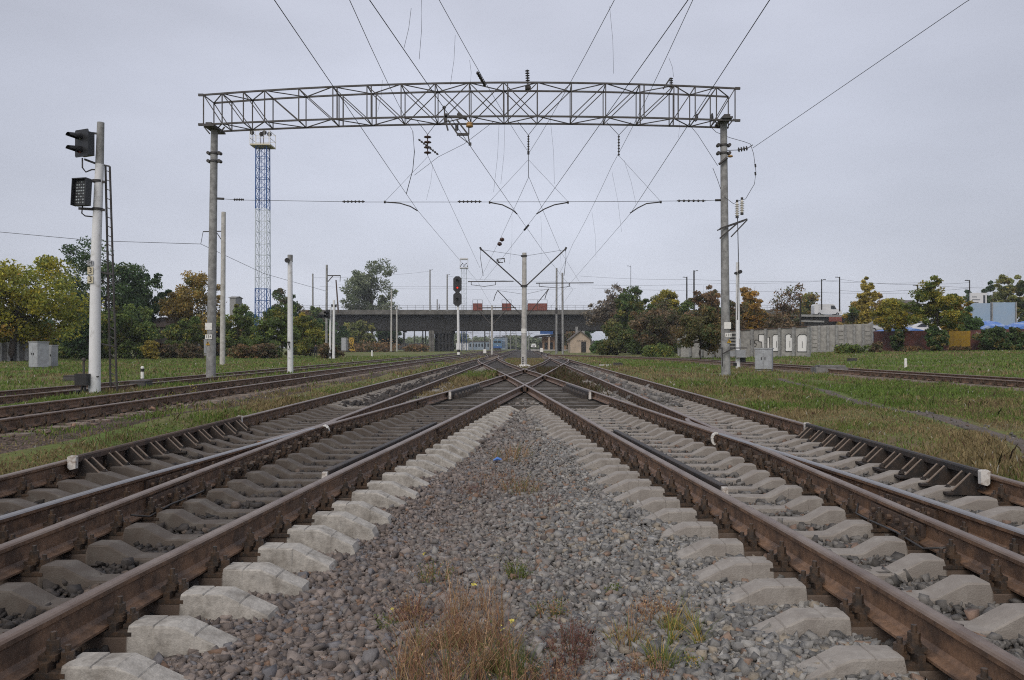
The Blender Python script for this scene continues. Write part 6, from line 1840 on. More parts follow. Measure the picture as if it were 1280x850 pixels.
# ================================================================== people
def person(name, foot, h, label, heading, walk, cloth='cloth', trouser='trouser'):
    s = h / 1.75
    J = {'pelvis': (0, 0, .95), 'waist': (0, 0, 1.10), 'chest': (0, -.01, 1.34), 'neck': (0, -.02, 1.48), 'head0': (0, -.03, 1.56), 'head1': (0, -.03, 1.70),
         'shl': (-.18, 0, 1.40), 'ell': (-.25, .06 * walk, 1.12), 'hal': (-.24, -.10 * walk, .90), 'shr': (.18, 0, 1.40), 'elr': (.25, -.02, 1.12), 'har': (.24, -.16 * walk, .92),
         'hil': (-.09, 0, .90), 'knl': (-.10, -.18 * walk, .50), 'anl': (-.10, -.16 * walk, .09), 'tol': (-.10, -.32 * walk, .04),
         'hir': (.09, 0, .90), 'knr': (.10, .08 * walk, .50), 'anr': (.10, .30 * walk, .12), 'tor': (.10, .18 * walk, .04)}
    rad = dict(pelvis=.15, waist=.145, chest=.165, neck=.06, head0=.085, head1=.095, shl=.085, ell=.06, hal=.045, shr=.085, elr=.06, har=.045, hil=.105, knl=.075, anl=.05, tol=.045, hir=.105, knr=.075, anr=.05, tor=.045)
    E = [('pelvis', 'waist'), ('waist', 'chest'), ('chest', 'neck'), ('neck', 'head0'), ('head0', 'head1'), ('chest', 'shl'), ('shl', 'ell'), ('ell', 'hal'), ('chest', 'shr'), ('shr', 'elr'), ('elr', 'har'), ('pelvis', 'hil'), ('hil', 'knl'), ('knl', 'anl'), ('anl', 'tol'), ('pelvis', 'hir'), ('hir', 'knr'), ('knr', 'anr'), ('anr', 'tor')]
    me = bpy.data.meshes.new('person'); keys = list(J)
    me.from_pydata([J[k] for k in keys], [(keys.index(a), keys.index(c)) for a, c in E], [])
    o = bpy.data.objects.new('person_tmp', me); COL.objects.link(o)
    sk = o.modifiers.new('skin', 'SKIN'); su = o.modifiers.new('sub', 'SUBSURF'); su.levels = 2
    for k, v in zip(keys, me.skin_vertices[0].data): v.radius = (rad[k], rad[k] * (.8 if k in ('pelvis', 'waist', 'chest') else 1))
    me.skin_vertices[0].data[0].use_root = True
    dg = bpy.context.evaluated_depsgraph_get(); m2 = bpy.data.meshes.new_from_object(o.evaluated_get(dg))
    bpy.data.objects.remove(o)
    m2.materials.clear()
    for m_ in (cloth, trouser, 'skin'): m2.materials.append(M[m_])
    for p in m2.polygons:
        z = p.center.z; x = abs(p.center.x)
        p.material_index = 2 if (z > 1.50 or (x > .19 and z < .94)) else (1 if z < .88 else 0); p.use_smooth = True
    r_ = bpy.data.objects.new('person', m2); COL.objects.link(r_)
    r_.location = foot; r_.rotation_euler = (0, 0, heading); r_.scale = (s,) * 3
    tag(r_, label, 'person')
    b = MB(); b.lathe((0, -.02, 1.655), [(.105, 0), (.112, .04), (.09, .10), (.04, .135), (.004, .14)], 12); b.box((0, -.13, 1.67), (.14, .1, .02)); c = b.build('cap', M['cloth']); c.parent = r_
    return r_
g = W(394.5, 446.5, 102); g.z = float(gz(g.x, g.y))
person('person', g, 1.72, 'person in dark jacket walking away on the grass, left of the tall bracket mast', R(170), 1)
person('person', W(549, 386.7, 251), 1.7, 'tiny person in dark clothes walking on the bridge above its left pier', R(90), 1)

# ================================================================== haze over the far yard
bm_ = MB(); bm_.bbox((-3000, -80, -1.4), (3000, 4500, 60))
hz = bm_.build('haze', [])
hm = bpy.data.materials.new('haze_air'); hm.use_nodes = True
hn, hl = hm.node_tree.nodes, hm.node_tree.links
hn.remove(hn['Principled BSDF'])
pv = hn.new('ShaderNodeVolumePrincipled')
pv.inputs['Color'].default_value = (0.86, 0.91, 1.0, 1)
pv.inputs['Density'].default_value = 0.00026
hl.new(pv.outputs[0], hn['Material Output'].inputs['Volume'])
hz.data.materials.append(hm)
tag(hz, kind='stuff')
# ================================================================== trees
def quads(P, size, g, up=0.0):
    """leaf faces (two-triangle rhombs) at points P"""
    n = len(P)
    a = g.normal(size=(n, 3)); a /= np.linalg.norm(a, axis=1, keepdims=True)
    c = g.normal(size=(n, 3)); c[:, 2] += up; b = np.cross(a, c); b /= np.linalg.norm(b, axis=1, keepdims=True) + 1e-9
    s = size * g.uniform(.6, 1.4, (n, 1))
    V = np.stack([P - a * s, P + b * s * .55, P + a * s, P - b * s * .55], 1).reshape(-1, 3)
    return V, np.arange(4 * n).reshape(-1, 4)

def tree(name, xp, ytop, yb, wpx, Y, label, pal, n=5200, leaf=None, seed=0, dens=1.0, lobes=None, bark='bark', bare=0.0, trunk=True, cat='tree', group='trees beside the railway', skirt=.12, zb=None, hollow=.35, shape=1.0):
    """pal: list of (weight, colour); crown spreads through lobes given in units of (half width, height)"""
    g = np.random.default_rng(seed + int(xp * 7)); rr = random.Random(seed + int(xp * 13))
    base = W(xp, yb, Y)
    z0 = float(gz(base.x, Y)) if zb is None else zb
    base.z = z0
    ztop = W(xp, ytop, Y).z; H = ztop - z0; hw = wpx * Y / 2000
    t = thing(name, base, label, cat, group)
    # lobes: centres in the crown volume
    if lobes is None:
        lobes = []
        k = 9
        for i in range(k):
            f = (i + .5) / k
            zz = skirt + .12 + (1 - skirt - .22) * f
            prof = max(.05, 1 - max(0, (zz - .5) / .5) ** 2.4) ** .5 * min(1, .55 + (zz - skirt * .5) * 1.4)
            for q in range(2 if i < k - 2 else 1):
                an = rr.uniform(0, 2 * math.pi); rad = prof * rr.uniform(.3, .74)
                lobes.append((math.cos(an) * rad, math.sin(an) * rad, zz, rr.uniform(.28, .42) * (.7 + .5 * prof)))
    # clumps inside the lobes
    ncl = int(95 * dens) + 14
    cl = []
    tries = 0
    while len(cl) < ncl:
        lx, ly, lz, lr = lobes[rr.randrange(len(lobes))]
        d = g.normal(size=3); d /= np.linalg.norm(d)
        r_ = lr * (hollow + (1 - hollow) * rr.random() ** .5) * rr.uniform(.8, 1.15)
        p = np.array([lx + d[0] * r_, ly + d[1] * r_, lz + d[2] * r_ * hw / H * .9 * shape])
        if p[2] > 1.0: p[2] = 2 - p[2] - .01
        if p[2] < skirt * .5: continue
        cl.append(p)
    cl = np.array(cl)
    pk = g.random(ncl) < .28; cl[pk] = np.array([0, 0, .5]) + (cl[pk] - np.array([0, 0, .5])) * g.uniform(1.04, 1.16, (pk.sum(), 1)); cl[:, 2] = np.clip(cl[:, 2], skirt * .4, 1.03)
    C3 = cl * np.array([hw, hw, H]) + np.array([base.x, Y, z0])
    leaf = leaf or max(.12, Y * .0015)
    per = max(6, int(n * 2.5 / ncl))
    cs = hw * .165 * g.uniform(.5, 1.7, ncl) * np.where(pk, .6, 1) + leaf
    dv = g.normal(size=(ncl * per, 3)); dv /= np.linalg.norm(dv, axis=1, keepdims=True)
    dv *= g.random((ncl * per, 1)) ** .45
    P = np.repeat(C3, per, 0) + dv * np.repeat(cs, per)[:, None] * np.array([1, 1, .7])
    k = P[:, 2] > z0 + .05; P = P[k]
    ww = np.array([p[0] for p in pal], float); ww /= ww.sum(); pc = np.array([p[1] for p in pal]) * np.array([2.5, 2.55, 2.2])
    ci = g.choice(len(pal), ncl, p=ww)
    # neighbouring clumps share colours; individual leaves wander
    Cc = np.repeat(pc[ci], per, 0)[k]
    sw = g.random(len(P)) < .3
    Cc[sw] = pc[g.choice(len(pal), sw.sum(), p=ww)]
    Cc = Cc * np.repeat(g.uniform(.72, 1.28, ncl), per)[k][:, None] * g.uniform(.75, 1.25, (len(P), 1))
    if bare < 1:
        keep = g.random(len(P)) > bare
        P, Cc = P[keep], Cc[keep]
        V, F = quads(P, leaf, g)
        o = mesh_np('crown', V, F, M['leaf'], np.repeat(Cc, 4, 0), t)
    # trunk with limbs reaching the clumps
    b = MB()
    tr = max(.06, hw * .045)
    if trunk:
        fork = z0 + H * (skirt + .08)
        lean = rr.uniform(-.04, .04) * H
        P0 = Vector((base.x, Y, z0 - .3)); P1 = Vector((base.x + lean * .4, Y, fork)); P2 = Vector((base.x + lean, Y, z0 + H * .72)); P3 = Vector((base.x + lean * 1.2, Y, z0 + H * .93))
        b.path([P0, P0.lerp(P1, .5) + Vector((rr.uniform(-.05, .05) * hw, 0, 0)), P1, P1.lerp(P2, .5) + Vector((rr.uniform(-.08, .08) * hw, 0, 0)), P2, P3], [tr * 1.25, tr, tr * .9, tr * .6, tr * .34, tr * .1], 8)
        nl = 26 if bare < .4 else 44
        idx = g.choice(ncl, min(nl, ncl), replace=False)
        for i in idx:
            q = Vector(C3[i]); f = min(.95, max(.05, (q.z - fork) / (P3.z - fork) * .75))
            s = P1.lerp(P2, f / .72) if f < .72 else P2.lerp(P3, (f - .72) / .28)
            m_ = s.lerp(q, .5) + Vector((rr.uniform(-.1, .1) * hw, rr.uniform(-.1, .1) * hw, -.08 * hw + rr.uniform(0, .12) * hw))
            r_ = tr * .36 * (1 - f * .5)
            b.path([s, m_, q], [r_, r_ * .6, r_ * .18], 5)
            if bare > .3:
                for _ in range(7):
                    e = q + Vector((rr.uniform(-1, 1), rr.uniform(-1, 1), rr.uniform(-.1, 1.1))) * hw * .22
                    s2 = m_.lerp(q, rr.uniform(.3, 1)); b.path([s2, s2.lerp(e, .5) + Vector((0, 0, .03 * hw)), e], [r_ * .3, r_ * .2, r_ * .08], 4)
    else:
        for i in g.choice(ncl, min(16, ncl), replace=False):
            q = Vector(C3[i]); s = Vector((base.x + rr.uniform(-.25, .25) * hw, Y, z0 - .1))
            b.path([s, s.lerp(q, .5) + Vector((0, 0, .1 * H)), q], [.04 * max(1, H * .3), .03 * max(1, H * .25), .012], 4)
    b.build('trunk' if trunk else 'stems', M[bark], t)
    return t
DG = [(5, (.022, .040, .020)), (3, (.032, .052, .022)), (1, (.05, .065, .024))]
MG = [(4, (.045, .065, .022)), (3, (.06, .078, .024)), (1.5, (.095, .088, .022)), (1, (.032, .045, .02))]
YG = [(3, (.16, .15, .028)), (3, (.115, .125, .03)), (1.2, (.20, .165, .025)), (1, (.06, .07, .024)), (.3, (.14, .085, .02))]
YB = [(3, (.14, .095, .03)), (2, (.10, .075, .032)), (2, (.075, .075, .028)), (1, (.18, .12, .025))]
OR = [(3, (.16, .09, .025)), (2, (.12, .075, .03)), (1.5, (.08, .07, .03)), (1, (.20, .13, .02))]
BR = [(3, (.065, .048, .034)), (2, (.085, .055, .035)), (2, (.048, .046, .028)), (1, (.038, .042, .024))]
RB = [(3, (.085, .055, .036)), (2, (.11, .065, .035)), (2, (.05, .052, .027))]
GG = [(3, (.075, .088, .062)), (2, (.10, .11, .08)), (1, (.06, .075, .045))]
YY = [(3, (.155, .12, .028)), (2, (.125, .10, .03)), (1, (.085, .08, .028))]
CR = [(3, (.025, .042, .018)), (2, (.04, .058, .022)), (1, (.075, .06, .025))]
# left of the tracks
tree('walnut_tree', 16, 316, 442, 165, 76, 'big yellow green walnut tree filling the left edge above the slab fence', YG, 17000, seed=1, skirt=.1, dens=2.2, leaf=.15)
tree('dark_tree', 138, 305, 445, 118, 112, 'tall dark green tree behind the signal post, the higher of two dark crowns', DG, 9000, seed=2, dens=1.4, skirt=.12)
tree('dark_tree', 184, 329, 445, 56, 118, 'dark layered tree right of the signal ladder, lower neighbour of the tall dark one', DG, 5000, seed=3, skirt=.2)
tree('green_bush', 158, 377, 448, 76, 92, 'mid green bushy tree behind the ladder of the tall signal', MG, 6000, seed=4, skirt=.03, trunk=False, cat='bush')
tree('green_bush', 104, 396, 446, 60, 90, 'dark bush behind the signal post, right of the walnut tree', DG, 4500, seed=5, skirt=.02, trunk=False, cat='bush')
tree('bare_tree', 108, 352, 446, 70, 122, 'thin half bare tree between the walnut and the tall dark tree', BR, 1400, seed=55, bare=.55, skirt=.2)
tree('autumn_tree', 246, 343, 445, 88, 120, 'yellow brown autumn tree around the left gantry mast', YB, 8000, seed=6, skirt=.05, dens=1.2)
tree('autumn_tree', 216, 362, 445, 40, 126, 'smaller orange tinted tree between the dark trees and the left gantry mast', OR, 3500, seed=7, skirt=.05)
tree('green_bush', 228, 398, 445, 46, 108, 'green bush in front of the small brown roofed house', MG, 3500, seed=8, skirt=.02, trunk=False, cat='bush')
tree('green_bush', 296, 378, 444, 44, 112, 'bush right behind the bracket mast, left of the blue tower foot', MG, 4200, seed=9, skirt=.02, trunk=False, cat='bush')
tree('green_bush', 345, 384, 444, 58, 100, 'green bush hiding the foot of the blue floodlight tower', MG, 5500, seed=10, skirt=.02, trunk=False, cat='bush')
tree('dark_tree', 361, 362, 444, 56, 150, 'dark tree behind the short whitewashed lamp post', DG + [(3, (.06, .05, .035))], 5500, seed=11, skirt=.1)
tree('green_bush', 385, 394, 443, 44, 118, 'yellowing bush beside the walking person', [(3, (.10, .10, .024)), (2, (.06, .075, .024)), (1, (.15, .115, .025))], 4200, seed=12, skirt=.02, trunk=False, cat='bush')
tree('green_bush', 404, 400, 443, 30, 150, 'dark bush at the left bridge abutment', DG, 2500, seed=13, skirt=.02, trunk=False, cat='bush')
tree('poplar_tree', 464, 322, 438, 72, 290, 'tall airy grey green tree rising behind the bridge', GG, 6500, seed=14, skirt=.25, dens=1.3, leaf=.36, hollow=.2)
tree('poplar_tree', 484, 388, 438, 34, 295, 'lower grey green tree behind the bridge, right of the tall airy one', GG, 2500, seed=15, skirt=.1, leaf=.34)
tree('green_bush', 452, 404, 439, 50, 238, 'yellow green bush in front of the bridge left opening', [(3, (.075, .085, .028)), (2, (.055, .06, .026)), (1, (.10, .09, .03))], 3600, seed=16, skirt=.02, trunk=False, cat='bush')
tree('green_bush', 485, 408, 439, 36, 275, 'dark bush under the bridge beside the pair of pale masts', DG, 2200, seed=17, skirt=.02, trunk=False, cat='bush')
tree('orange_shrub', 190, 424, 444, 20, 88, 'small bright orange shrub under the left trees', YY, 1500, seed=18, skirt=.02, trunk=False, cat='shrub', group='low shrubs on the left')
for k, (x, yt, w, pal, lb) in enumerate(((214, 431, 26, BR, 'low brown scrub right of the orange shrub'), (240, 430, 30, BR, 'low brown scrub left of the left gantry mast'), (308, 432, 44, RB, 'low reddish scrub between the bracket mast and the blue tower'), (335, 430, 26, BR, 'low brown scrub left of the short whitewashed post'), (130, 428, 34, MG, 'low green scrub right behind the tall signal post'), (410, 430, 30, BR, 'low brown scrub behind the bracket mast by the bridge'), (84, 432, 30, MG, 'low green scrub behind the small grey cabinet'), (520, 433, 30, RB, 'low reddish scrub under the bridge'))):
    tree('low_scrub', x, yt, 445 if k < 7 else 439, w, 95 if k < 7 else 245, lb, pal, 1500, seed=30 + k, skirt=.02, trunk=False, cat='shrub', group='low shrubs on the left')
tree('low_scrub', 458, 431, 438.5, 90, 232, 'long low brown scrub under the left bridge opening', RB, 1800, seed=47, skirt=.02, trunk=False, cat='shrub', group='low shrubs on the left')
for k, (x, yt, w, Y) in enumerate(((60, 402, 60, 128), (122, 396, 60, 128), (176, 400, 60, 126), (204, 408, 40, 130), (262, 398, 60, 128), (282, 404, 50, 118), (318, 394, 50, 126), (372, 398, 44, 140), (396, 396, 40, 180), (412, 402, 40, 225), (388, 383, 34, 236), (377, 386, 30, 200))):
    tree('thicket_bush', x, yt, 444, w, Y, 'dark bush in the thicket that closes the view behind the left trees', (DG, MG, BR)[k % 3], 3800, seed=200 + k, skirt=.02, trunk=False, cat='bush', group='thicket behind the left trees')
for k, (x, yt, w, Y) in enumerate(((778, 384, 44, 158), (806, 372, 40, 162), (852, 372, 40, 160), (862, 392, 40, 140), (900, 378, 36, 146), (800, 404, 50, 135), (845, 404, 40, 132))):
    tree('thicket_bush', x, yt, 441, w, Y, 'dark bush filling the gaps of the tree group right of the bridge', (BR, DG, MG)[k % 3], 3800, seed=230 + k, skirt=.02, trunk=False, cat='bush', group='thicket in the right tree group')
# right of the tracks
tree('bare_tree', 763, 354, 440, 56, 165, 'nearly bare purplish tree at the right end of the bridge', [(2, (.075, .06, .055)), (1, (.10, .085, .075))], 2600, seed=60, bare=.45, skirt=.25, bark='bark')
tree('green_tree', 790, 357, 441, 58, 140, 'dense dark green tree right of the bare one by the bridge', [(4, (.032, .050, .020)), (3, (.045, .062, .022)), (2, (.085, .075, .022))], 7000, seed=61, skirt=.04, dens=1.3)
tree('autumn_tree', 836, 359, 441, 52, 152, 'yellow crowned autumn tree in the right tree group', [(3, (.14, .115, .022)), (2, (.10, .09, .024)), (2, (.06, .065, .024))], 5500, seed=62, skirt=.05)
tree('brown_tree', 826, 378, 441, 66, 128, 'dark brownish tree in front of the yellow crowned one', BR, 6500, seed=63, skirt=.05, dens=1.2)
tree('red_brown_tree', 880, 350, 441, 46, 138, 'reddish brown tree with a ragged top left of the right gantry mast', RB, 4800, seed=64, skirt=.08)
tree('apple_tree', 876, 385, 441, 70, 78, 'low spreading brown green tree with a crooked bare trunk left of the right gantry mast', [(3, (.055, .052, .024)), (2, (.085, .06, .03)), (2, (.035, .045, .02))], 5200, seed=65, skirt=.22)
tree('apple_tree', 814, 392, 441, 62, 104, 'low brownish tree with an arching trunk at the foot of the right tree group', BR, 4500, seed=66, skirt=.2)
tree('green_bush', 768, 402, 440, 44, 128, 'dark green bush between the hut and the right tree group', [(3, (.04, .052, .02)), (2, (.07, .065, .025))], 4000, seed=67, skirt=.02, trunk=False, cat='bush')
tree('green_bush', 749, 427, 441, 28, 160, 'small bright green bush beside the beige hut', [(3, (.045, .075, .025)), (2, (.03, .05, .02))], 2200, seed=68, skirt=.01, trunk=False, cat='bush')
tree('orange_tree', 940, 351, 424, 50, 122, 'orange autumn tree right behind the right gantry mast', OR, 5500, seed=69, skirt=.05, zb=.6)
tree('bare_tree', 980, 353, 424, 56, 118, 'leafless grey brown tree behind the painted wall', RB, 2600, seed=70, bare=.72, skirt=.25, zb=.6)
tree('brown_tree', 912, 372, 430, 40, 118, 'brown bush tree behind the right gantry mast and wall end', BR, 4000, seed=71, skirt=.03, zb=.6)
tree('low_scrub', 975, 394, 424, 60, 112, 'brown scrub along the back of the painted wall', BR, 3000, seed=72, skirt=.02, trunk=False, zb=1.0, cat='shrub', group='shrubs on the right')
tree('yellow_green_tree', 1014, 366, 404, 54, 215, 'faded yellow green trees behind the white van', YB + MG, 4200, seed=73, skirt=.04, zb=1.0)
tree('yellow_tree', 1081, 343, 412, 25, 118, 'slender yellow tree rising above the end of the second wall', YY, 3000, seed=74, skirt=.05, zb=1.5, shape=2.2, dens=1.1)
tree('yellow_green_tree', 1064, 376, 410, 34, 160, 'yellow green tree right of the dark pole by the white van', YB + MG, 2600, seed=75, skirt=.04, zb=2)
tree('yellow_green_tree', 1097, 366, 411, 44, 170, 'pale autumn tree behind the slender yellow tree', YB, 3000, seed=76, skirt=.04, zb=2)
tree('yellow_green_tree', 1120, 369, 441, 56, 88, 'yellow green young tree standing in front of the dark red fence', [(3, (.12, .105, .022)), (2, (.07, .08, .022)), (1, (.16, .12, .02))], 3200, seed=77, skirt=.34, dens=.8)
tree('green_bush', 1122, 412, 441, 15, 86, 'narrow green bush at the foot of the young tree by the fence', CR, 1600, seed=78, skirt=.02, trunk=False, cat='bush')
tree('green_tree', 1172, 349, 441, 62, 80, 'green and yellow tree in front of the fence, left of the yellow section', [(3, (.05, .068, .022)), (2, (.075, .082, .022)), (2, (.12, .10, .02))], 5600, seed=79, skirt=.22, dens=1.0)
tree('green_bush', 1172, 408, 442, 25, 79, 'dark creeper bush around the foot of the green and yellow tree', CR, 3200, seed=80, skirt=.02, trunk=False, cat='bush')
tree('autumn_tree', 1199, 366, 413, 36, 92, 'golden autumn tree behind the yellow fence section', [(3, (.16, .105, .02)), (2, (.11, .09, .022)), (1, (.06, .065, .022))], 3600, seed=81, skirt=.1, zb=1.2)
tree('green_tree', 1211, 382, 413, 30, 88, 'bright green small tree right of the golden one behind the fence', [(3, (.045, .075, .028)), (2, (.03, .05, .022))], 2800, seed=82, skirt=.08, zb=1.2)
tree('poplar_tree', 1233, 347, 400, 16, 220, 'dark green poplar behind the white advertising board', DG, 2600, seed=83, skirt=.05, zb=2, shape=2)
tree('poplar_tree', 1211, 357, 400, 13, 260, 'tiny distant dark tree above the white advertising board', DG, 1200, seed=84, skirt=.05, zb=2)
tree('tall_tree', 1262, 333, 410, 36, 165, 'tall pale green tree at the right edge behind the blue boards', [(3, (.10, .10, .04)), (2, (.075, .085, .035)), (1, (.14, .11, .035))], 5000, seed=85, skirt=.05, zb=1.5, shape=1.4)
tree('dark_tree', 1284, 345, 412, 38, 150, 'dark tree cut by the right edge of the picture', [(3, (.035, .05, .022)), (2, (.09, .075, .025)), (1, (.05, .06, .025))], 5000, seed=86, skirt=.03, zb=1.5)
tree('tall_tree', 1247, 352, 410, 20, 200, 'thin pale tree between the poplar and the tall tree at the right edge', [(2, (.10, .10, .045)), (1, (.075, .085, .04))], 1800, seed=87, skirt=.05, zb=2)
tree('creeper', 1242, 411, 442, 40, 79, 'dark creeper hanging over the red fence right of the yellow section', CR, 4200, seed=88, skirt=.02, trunk=False, cat='creeper', group='shrubs on the right')
tree('creeper', 1276, 412, 442, 40, 79, 'dark creeper covering the red fence at the right edge', CR, 4200, seed=89, skirt=.02, trunk=False, cat='creeper', group='shrubs on the right')
for k, (x, yt, w, pal, lb) in enumerate(((1062, 433, 40, MG, 'low weeds at the foot of the second wall'), (1140, 435, 22, RB, 'low brown weeds in front of the red fence'), (1200, 435.5, 26, RB, 'brown weeds in front of the yellow fence section'), (1095, 428, 16, BR, 'brown shrub at the corner of the second wall'), (820, 434, 60, MG, 'low green weeds under the right tree group'), (890, 437, 36, MG, 'low green weeds below the crooked trunk'))):
    tree('low_scrub', x, yt, 441.5, w, 82 if x > 1000 else 100, lb, pal, 1300, seed=120 + k, skirt=.02, trunk=False, cat='shrub', group='shrubs on the right')
# far trees under and around the bridge
for k, (x, yt, w, pal, Y, lb) in enumerate(((702, 411, 26, GG, 380, 'round pale tree behind the station building'), (714, 412, 26, RB, 290, 'brown tree behind the beige hut'), (735, 386, 16, DG, 330, 'small dark treetop above the bridge right end'), (570, 419, 36, GG, 470, 'bluish far tree left of the train'), (643, 422, 40, GG, 520, 'bluish far tree right of the train'), (535, 425, 60, GG, 430, 'bluish tree line behind the goods wagons'), (505, 426, 50, GG, 440, 'bluish trees behind the leftmost goods wagon'), (672, 424, 30, GG, 480, 'pale far tree between train and station'), (600, 424, 40, GG, 560, 'far bluish tree above the long pale building'))):
    tree('distant_tree', x, yt, 438, w, Y, lb, pal, 1600, seed=150 + k, skirt=.05, leaf=Y * .0016, group='far trees beyond the bridge')
# far tree belt on the horizon, one mass
g = np.random.default_rng(5)
n = 26000
X = g.uniform(-900, 1000, n); Yv = 640 + g.uniform(0, 60, n)
hh = 5 + 1.6 * np.sin(X * .021) + 1.2 * np.sin(X * .057 + 1) + 1 * np.sin(X * .13)
P = np.stack([X, Yv, g.uniform(0, 1, n) ** .8 * hh], -1)
V, F = quads(P, 1.6, g)
C = mixc((.045, .06, .03), (.10, .085, .04), g.uniform(0, 1, n))
o = mesh_np('distant_woods', V, F, M['leaf'], np.repeat(C, 4, 0)); tag(o, kind='stuff')

# ================================================================== grass
def vnoise(x, y, sc, seed):
    u, v = x / sc + 31.7 * seed, y / sc + 17.3 * seed
    i, j = np.floor(u), np.floor(v); fu, fv = u - i, v - j; fu = fu * fu * (3 - 2 * fu); fv = fv * fv * (3 - 2 * fv)
    hsh = lambda a, b: (np.sin(a * 127.1 + b * 311.7 + seed * 74.7) * 43758.5453) % 1.0
    return (hsh(i, j) * (1 - fu) + hsh(i + 1, j) * fu) * (1 - fv) + (hsh(i, j + 1) * (1 - fu) + hsh(i + 1, j + 1) * fu) * fv
def grass(name, n, xr, yr, seed, accept, h=(.04, .11), w=.007, ypow=1.4, zf=gz, pal=None, lean=.5):
    g = np.random.default_rng(seed)
    a, b = yr[0] ** (1 - ypow), yr[1] ** (1 - ypow)
    y = (a + (b - a) * g.uniform(0, 1, n)) ** (1 / (1 - ypow))
    # x spread follows what the view can hold at that depth
    x = g.uniform(0, 1, n)
    x = xr[0] + (xr[1] - xr[0]) * x
    k = accept(x, y, g)
    if n > 50000: k &= g.random(n) < np.clip(2.6 * (.5 * vnoise(x, y, 1.7, 4) + .5 * vnoise(x, y, .5, 5)) - .35, .12, 1)   # bare spots
    x, y = x[k], y[k]; n = len(x)
    f = (1 + y / 14)
    hh = g.uniform(*h, n) * (.9 + .35 * np.minimum(f, 4)) * (.45 + 1.1 * vnoise(x, y, 1.1, 6))
    ww = w * f * g.uniform(.7, 1.4, n)
    an = g.uniform(0, 2 * math.pi, n); le = g.normal(0, lean, n) * hh; la = g.uniform(0, 2 * math.pi, n)
    z = zf(x, y) - .012
    dx, dy = np.cos(an) * ww, np.sin(an) * ww
    A = np.stack([x - dx, y - dy, z], -1); B = np.stack([x + dx, y + dy, z], -1)
    mx_, my_ = x + np.cos(la) * le * .35, y + np.sin(la) * le * .35
    Cm = np.stack([mx_ + dx * .7, my_ + dy * .7, z + hh * .6], -1); Dm = np.stack([mx_ - dx * .7, my_ - dy * .7, z + hh * .6], -1)
    T = np.stack([x + np.cos(la) * le, y + np.sin(la) * le, z + hh], -1)
    V = np.stack([A, B, Cm, T, Dm], 1).reshape(-1, 3)
    F = np.arange(5 * n).reshape(-1, 5)
    # patches of green, straw and brown
    s = .45 * vnoise(x, y, 3.2, 1) + .35 * vnoise(x, y, .9, 2) + .2 * vnoise(x, y, 9, 3)
    s = s - .12 * sstep(6.2, 9.5, np.abs(x)) + .14 * (np.abs(x) < 6.6)
    s = np.clip(s + g.normal(0, .10, n), 0, 1)
    gr = mixc((.105, .175, .036), (.175, .235, .055), g.uniform(0, 1, n))
    br = mixc((.21, .165, .08), (.32, .25, .135), g.uniform(0, 1, n))
    t_ = sstep(.40, .62, s)
    col = gr * (1 - t_[:, None]) + br * t_[:, None]
    u = g.random(n); col[u > .992] = (.45, .44, .40); col[(u > .965) & (u <= .992)] = (.14, .075, .06)
    if pal is not None: col = np.array([p for p in pal])[g.integers(0, len(pal), n)]
    col = col * g.uniform(.7, 1.25, (n, 1))
    o = mesh_np(name, V, F, M['leaf'], np.repeat(col, 5, 0)); tag(o, kind='stuff'); return o
def fsin(x, y): return .5 + .5 * np.sin(x * 1.9 + 3 * np.sin(y * .7)) * np.sin(y * 1.3 + 2 * np.sin(x))
def acc_left(x, y, g):
    inview = (x > -.70 * y - 1.5)
    t3 = np.abs(x + 8.46); t4 = np.abs(x + 13.8)
    p = np.ones(len(x))
    p = np.where(t3 < 2.4, .16 + .6 * (fsin(x, y) > .72), p); p = np.where(t3 < 1.6, .06 + .3 * (fsin(x, y) > .85), p); p = np.where(t3 < .95, .05, p)
    p = np.where(t4 < 1.4, .4 * (fsin(x, y) > .35), p)
    p = np.where(x > -5.0, .35 * (x < -4.88), p)
    return inview & (g.random(len(x)) < p)
def acc_right(x, y, g):
    inview = (x < .66 * y + 1.5)
    f = np.abs(x - np.interp(y, [p[1] for p in fp], [p[0] for p in fp])); p = np.ones(len(x))
    p = np.where((f < .3) & (y < 31.5), .06, p)
    s = np.abs(x - np.interp(y, [q[1] for q in rp], [q[0] for q in rp])); p = np.where(s < 1.0, .55 * (fsin(x, y) > .3), p)
    p = np.where(x < 4.62, .25 * (x > 4.45), p)
    return inview & (g.random(len(x)) < p)
grass('meadow_grass', 190000, (-13, -4.85), (4.5, 30), 1, acc_left, (.018, .06), .0052, 1.7)
grass('meadow_grass', 110000, (-48, -4.85), (16, 120), 2, acc_left, (.03, .075), .007, 1.5)
grass('meadow_grass', 200000, (4.4, 15), (4.8, 30), 3, acc_right, (.018, .06), .0052, 1.7)
grass('meadow_grass', 130000, (4.4, 52), (16, 110), 4, acc_right, (.03, .075), .007, 1.5)
def patch(cx, cy, rx, ry):
    def f(x, y, g): return ((x - cx) / rx) ** 2 + ((y - cy) / ry) ** 2 < g.uniform(.2, 1, len(x))
    return f
BED = lambda x, y: np.full(len(x), -.06)
grass('throat_grass', 9000, (-2.9, -1.4), (20, 40), 5, lambda x, y, g: (x > -2.9) & (x < np.interp(y, [p[1] for p in pD], [p[0] for p in pD]) - .35) & (fsin(x * 2, y) > .15), (.06, .14), .006, .5, BED)
grass('throat_grass', 6000, (.7, 2.6), (22, 50), 6, lambda x, y, g: (x < 2.5) & (x > np.interp(y, [p[1] for p in pDr], [p[0] for p in pDr]) + .35), (.05, .12), .006, .5, BED, [(.12, .075, .05), (.10, .08, .04), (.07, .075, .03)])
grass('throat_grass', 12000, (-2.2, 2.0), (46, 95), 7, lambda x, y, g: (np.abs(x) < (y - 44) * .05 + .1) & (np.abs(x) < 2.1), (.05, .10), .006, .5, BED)

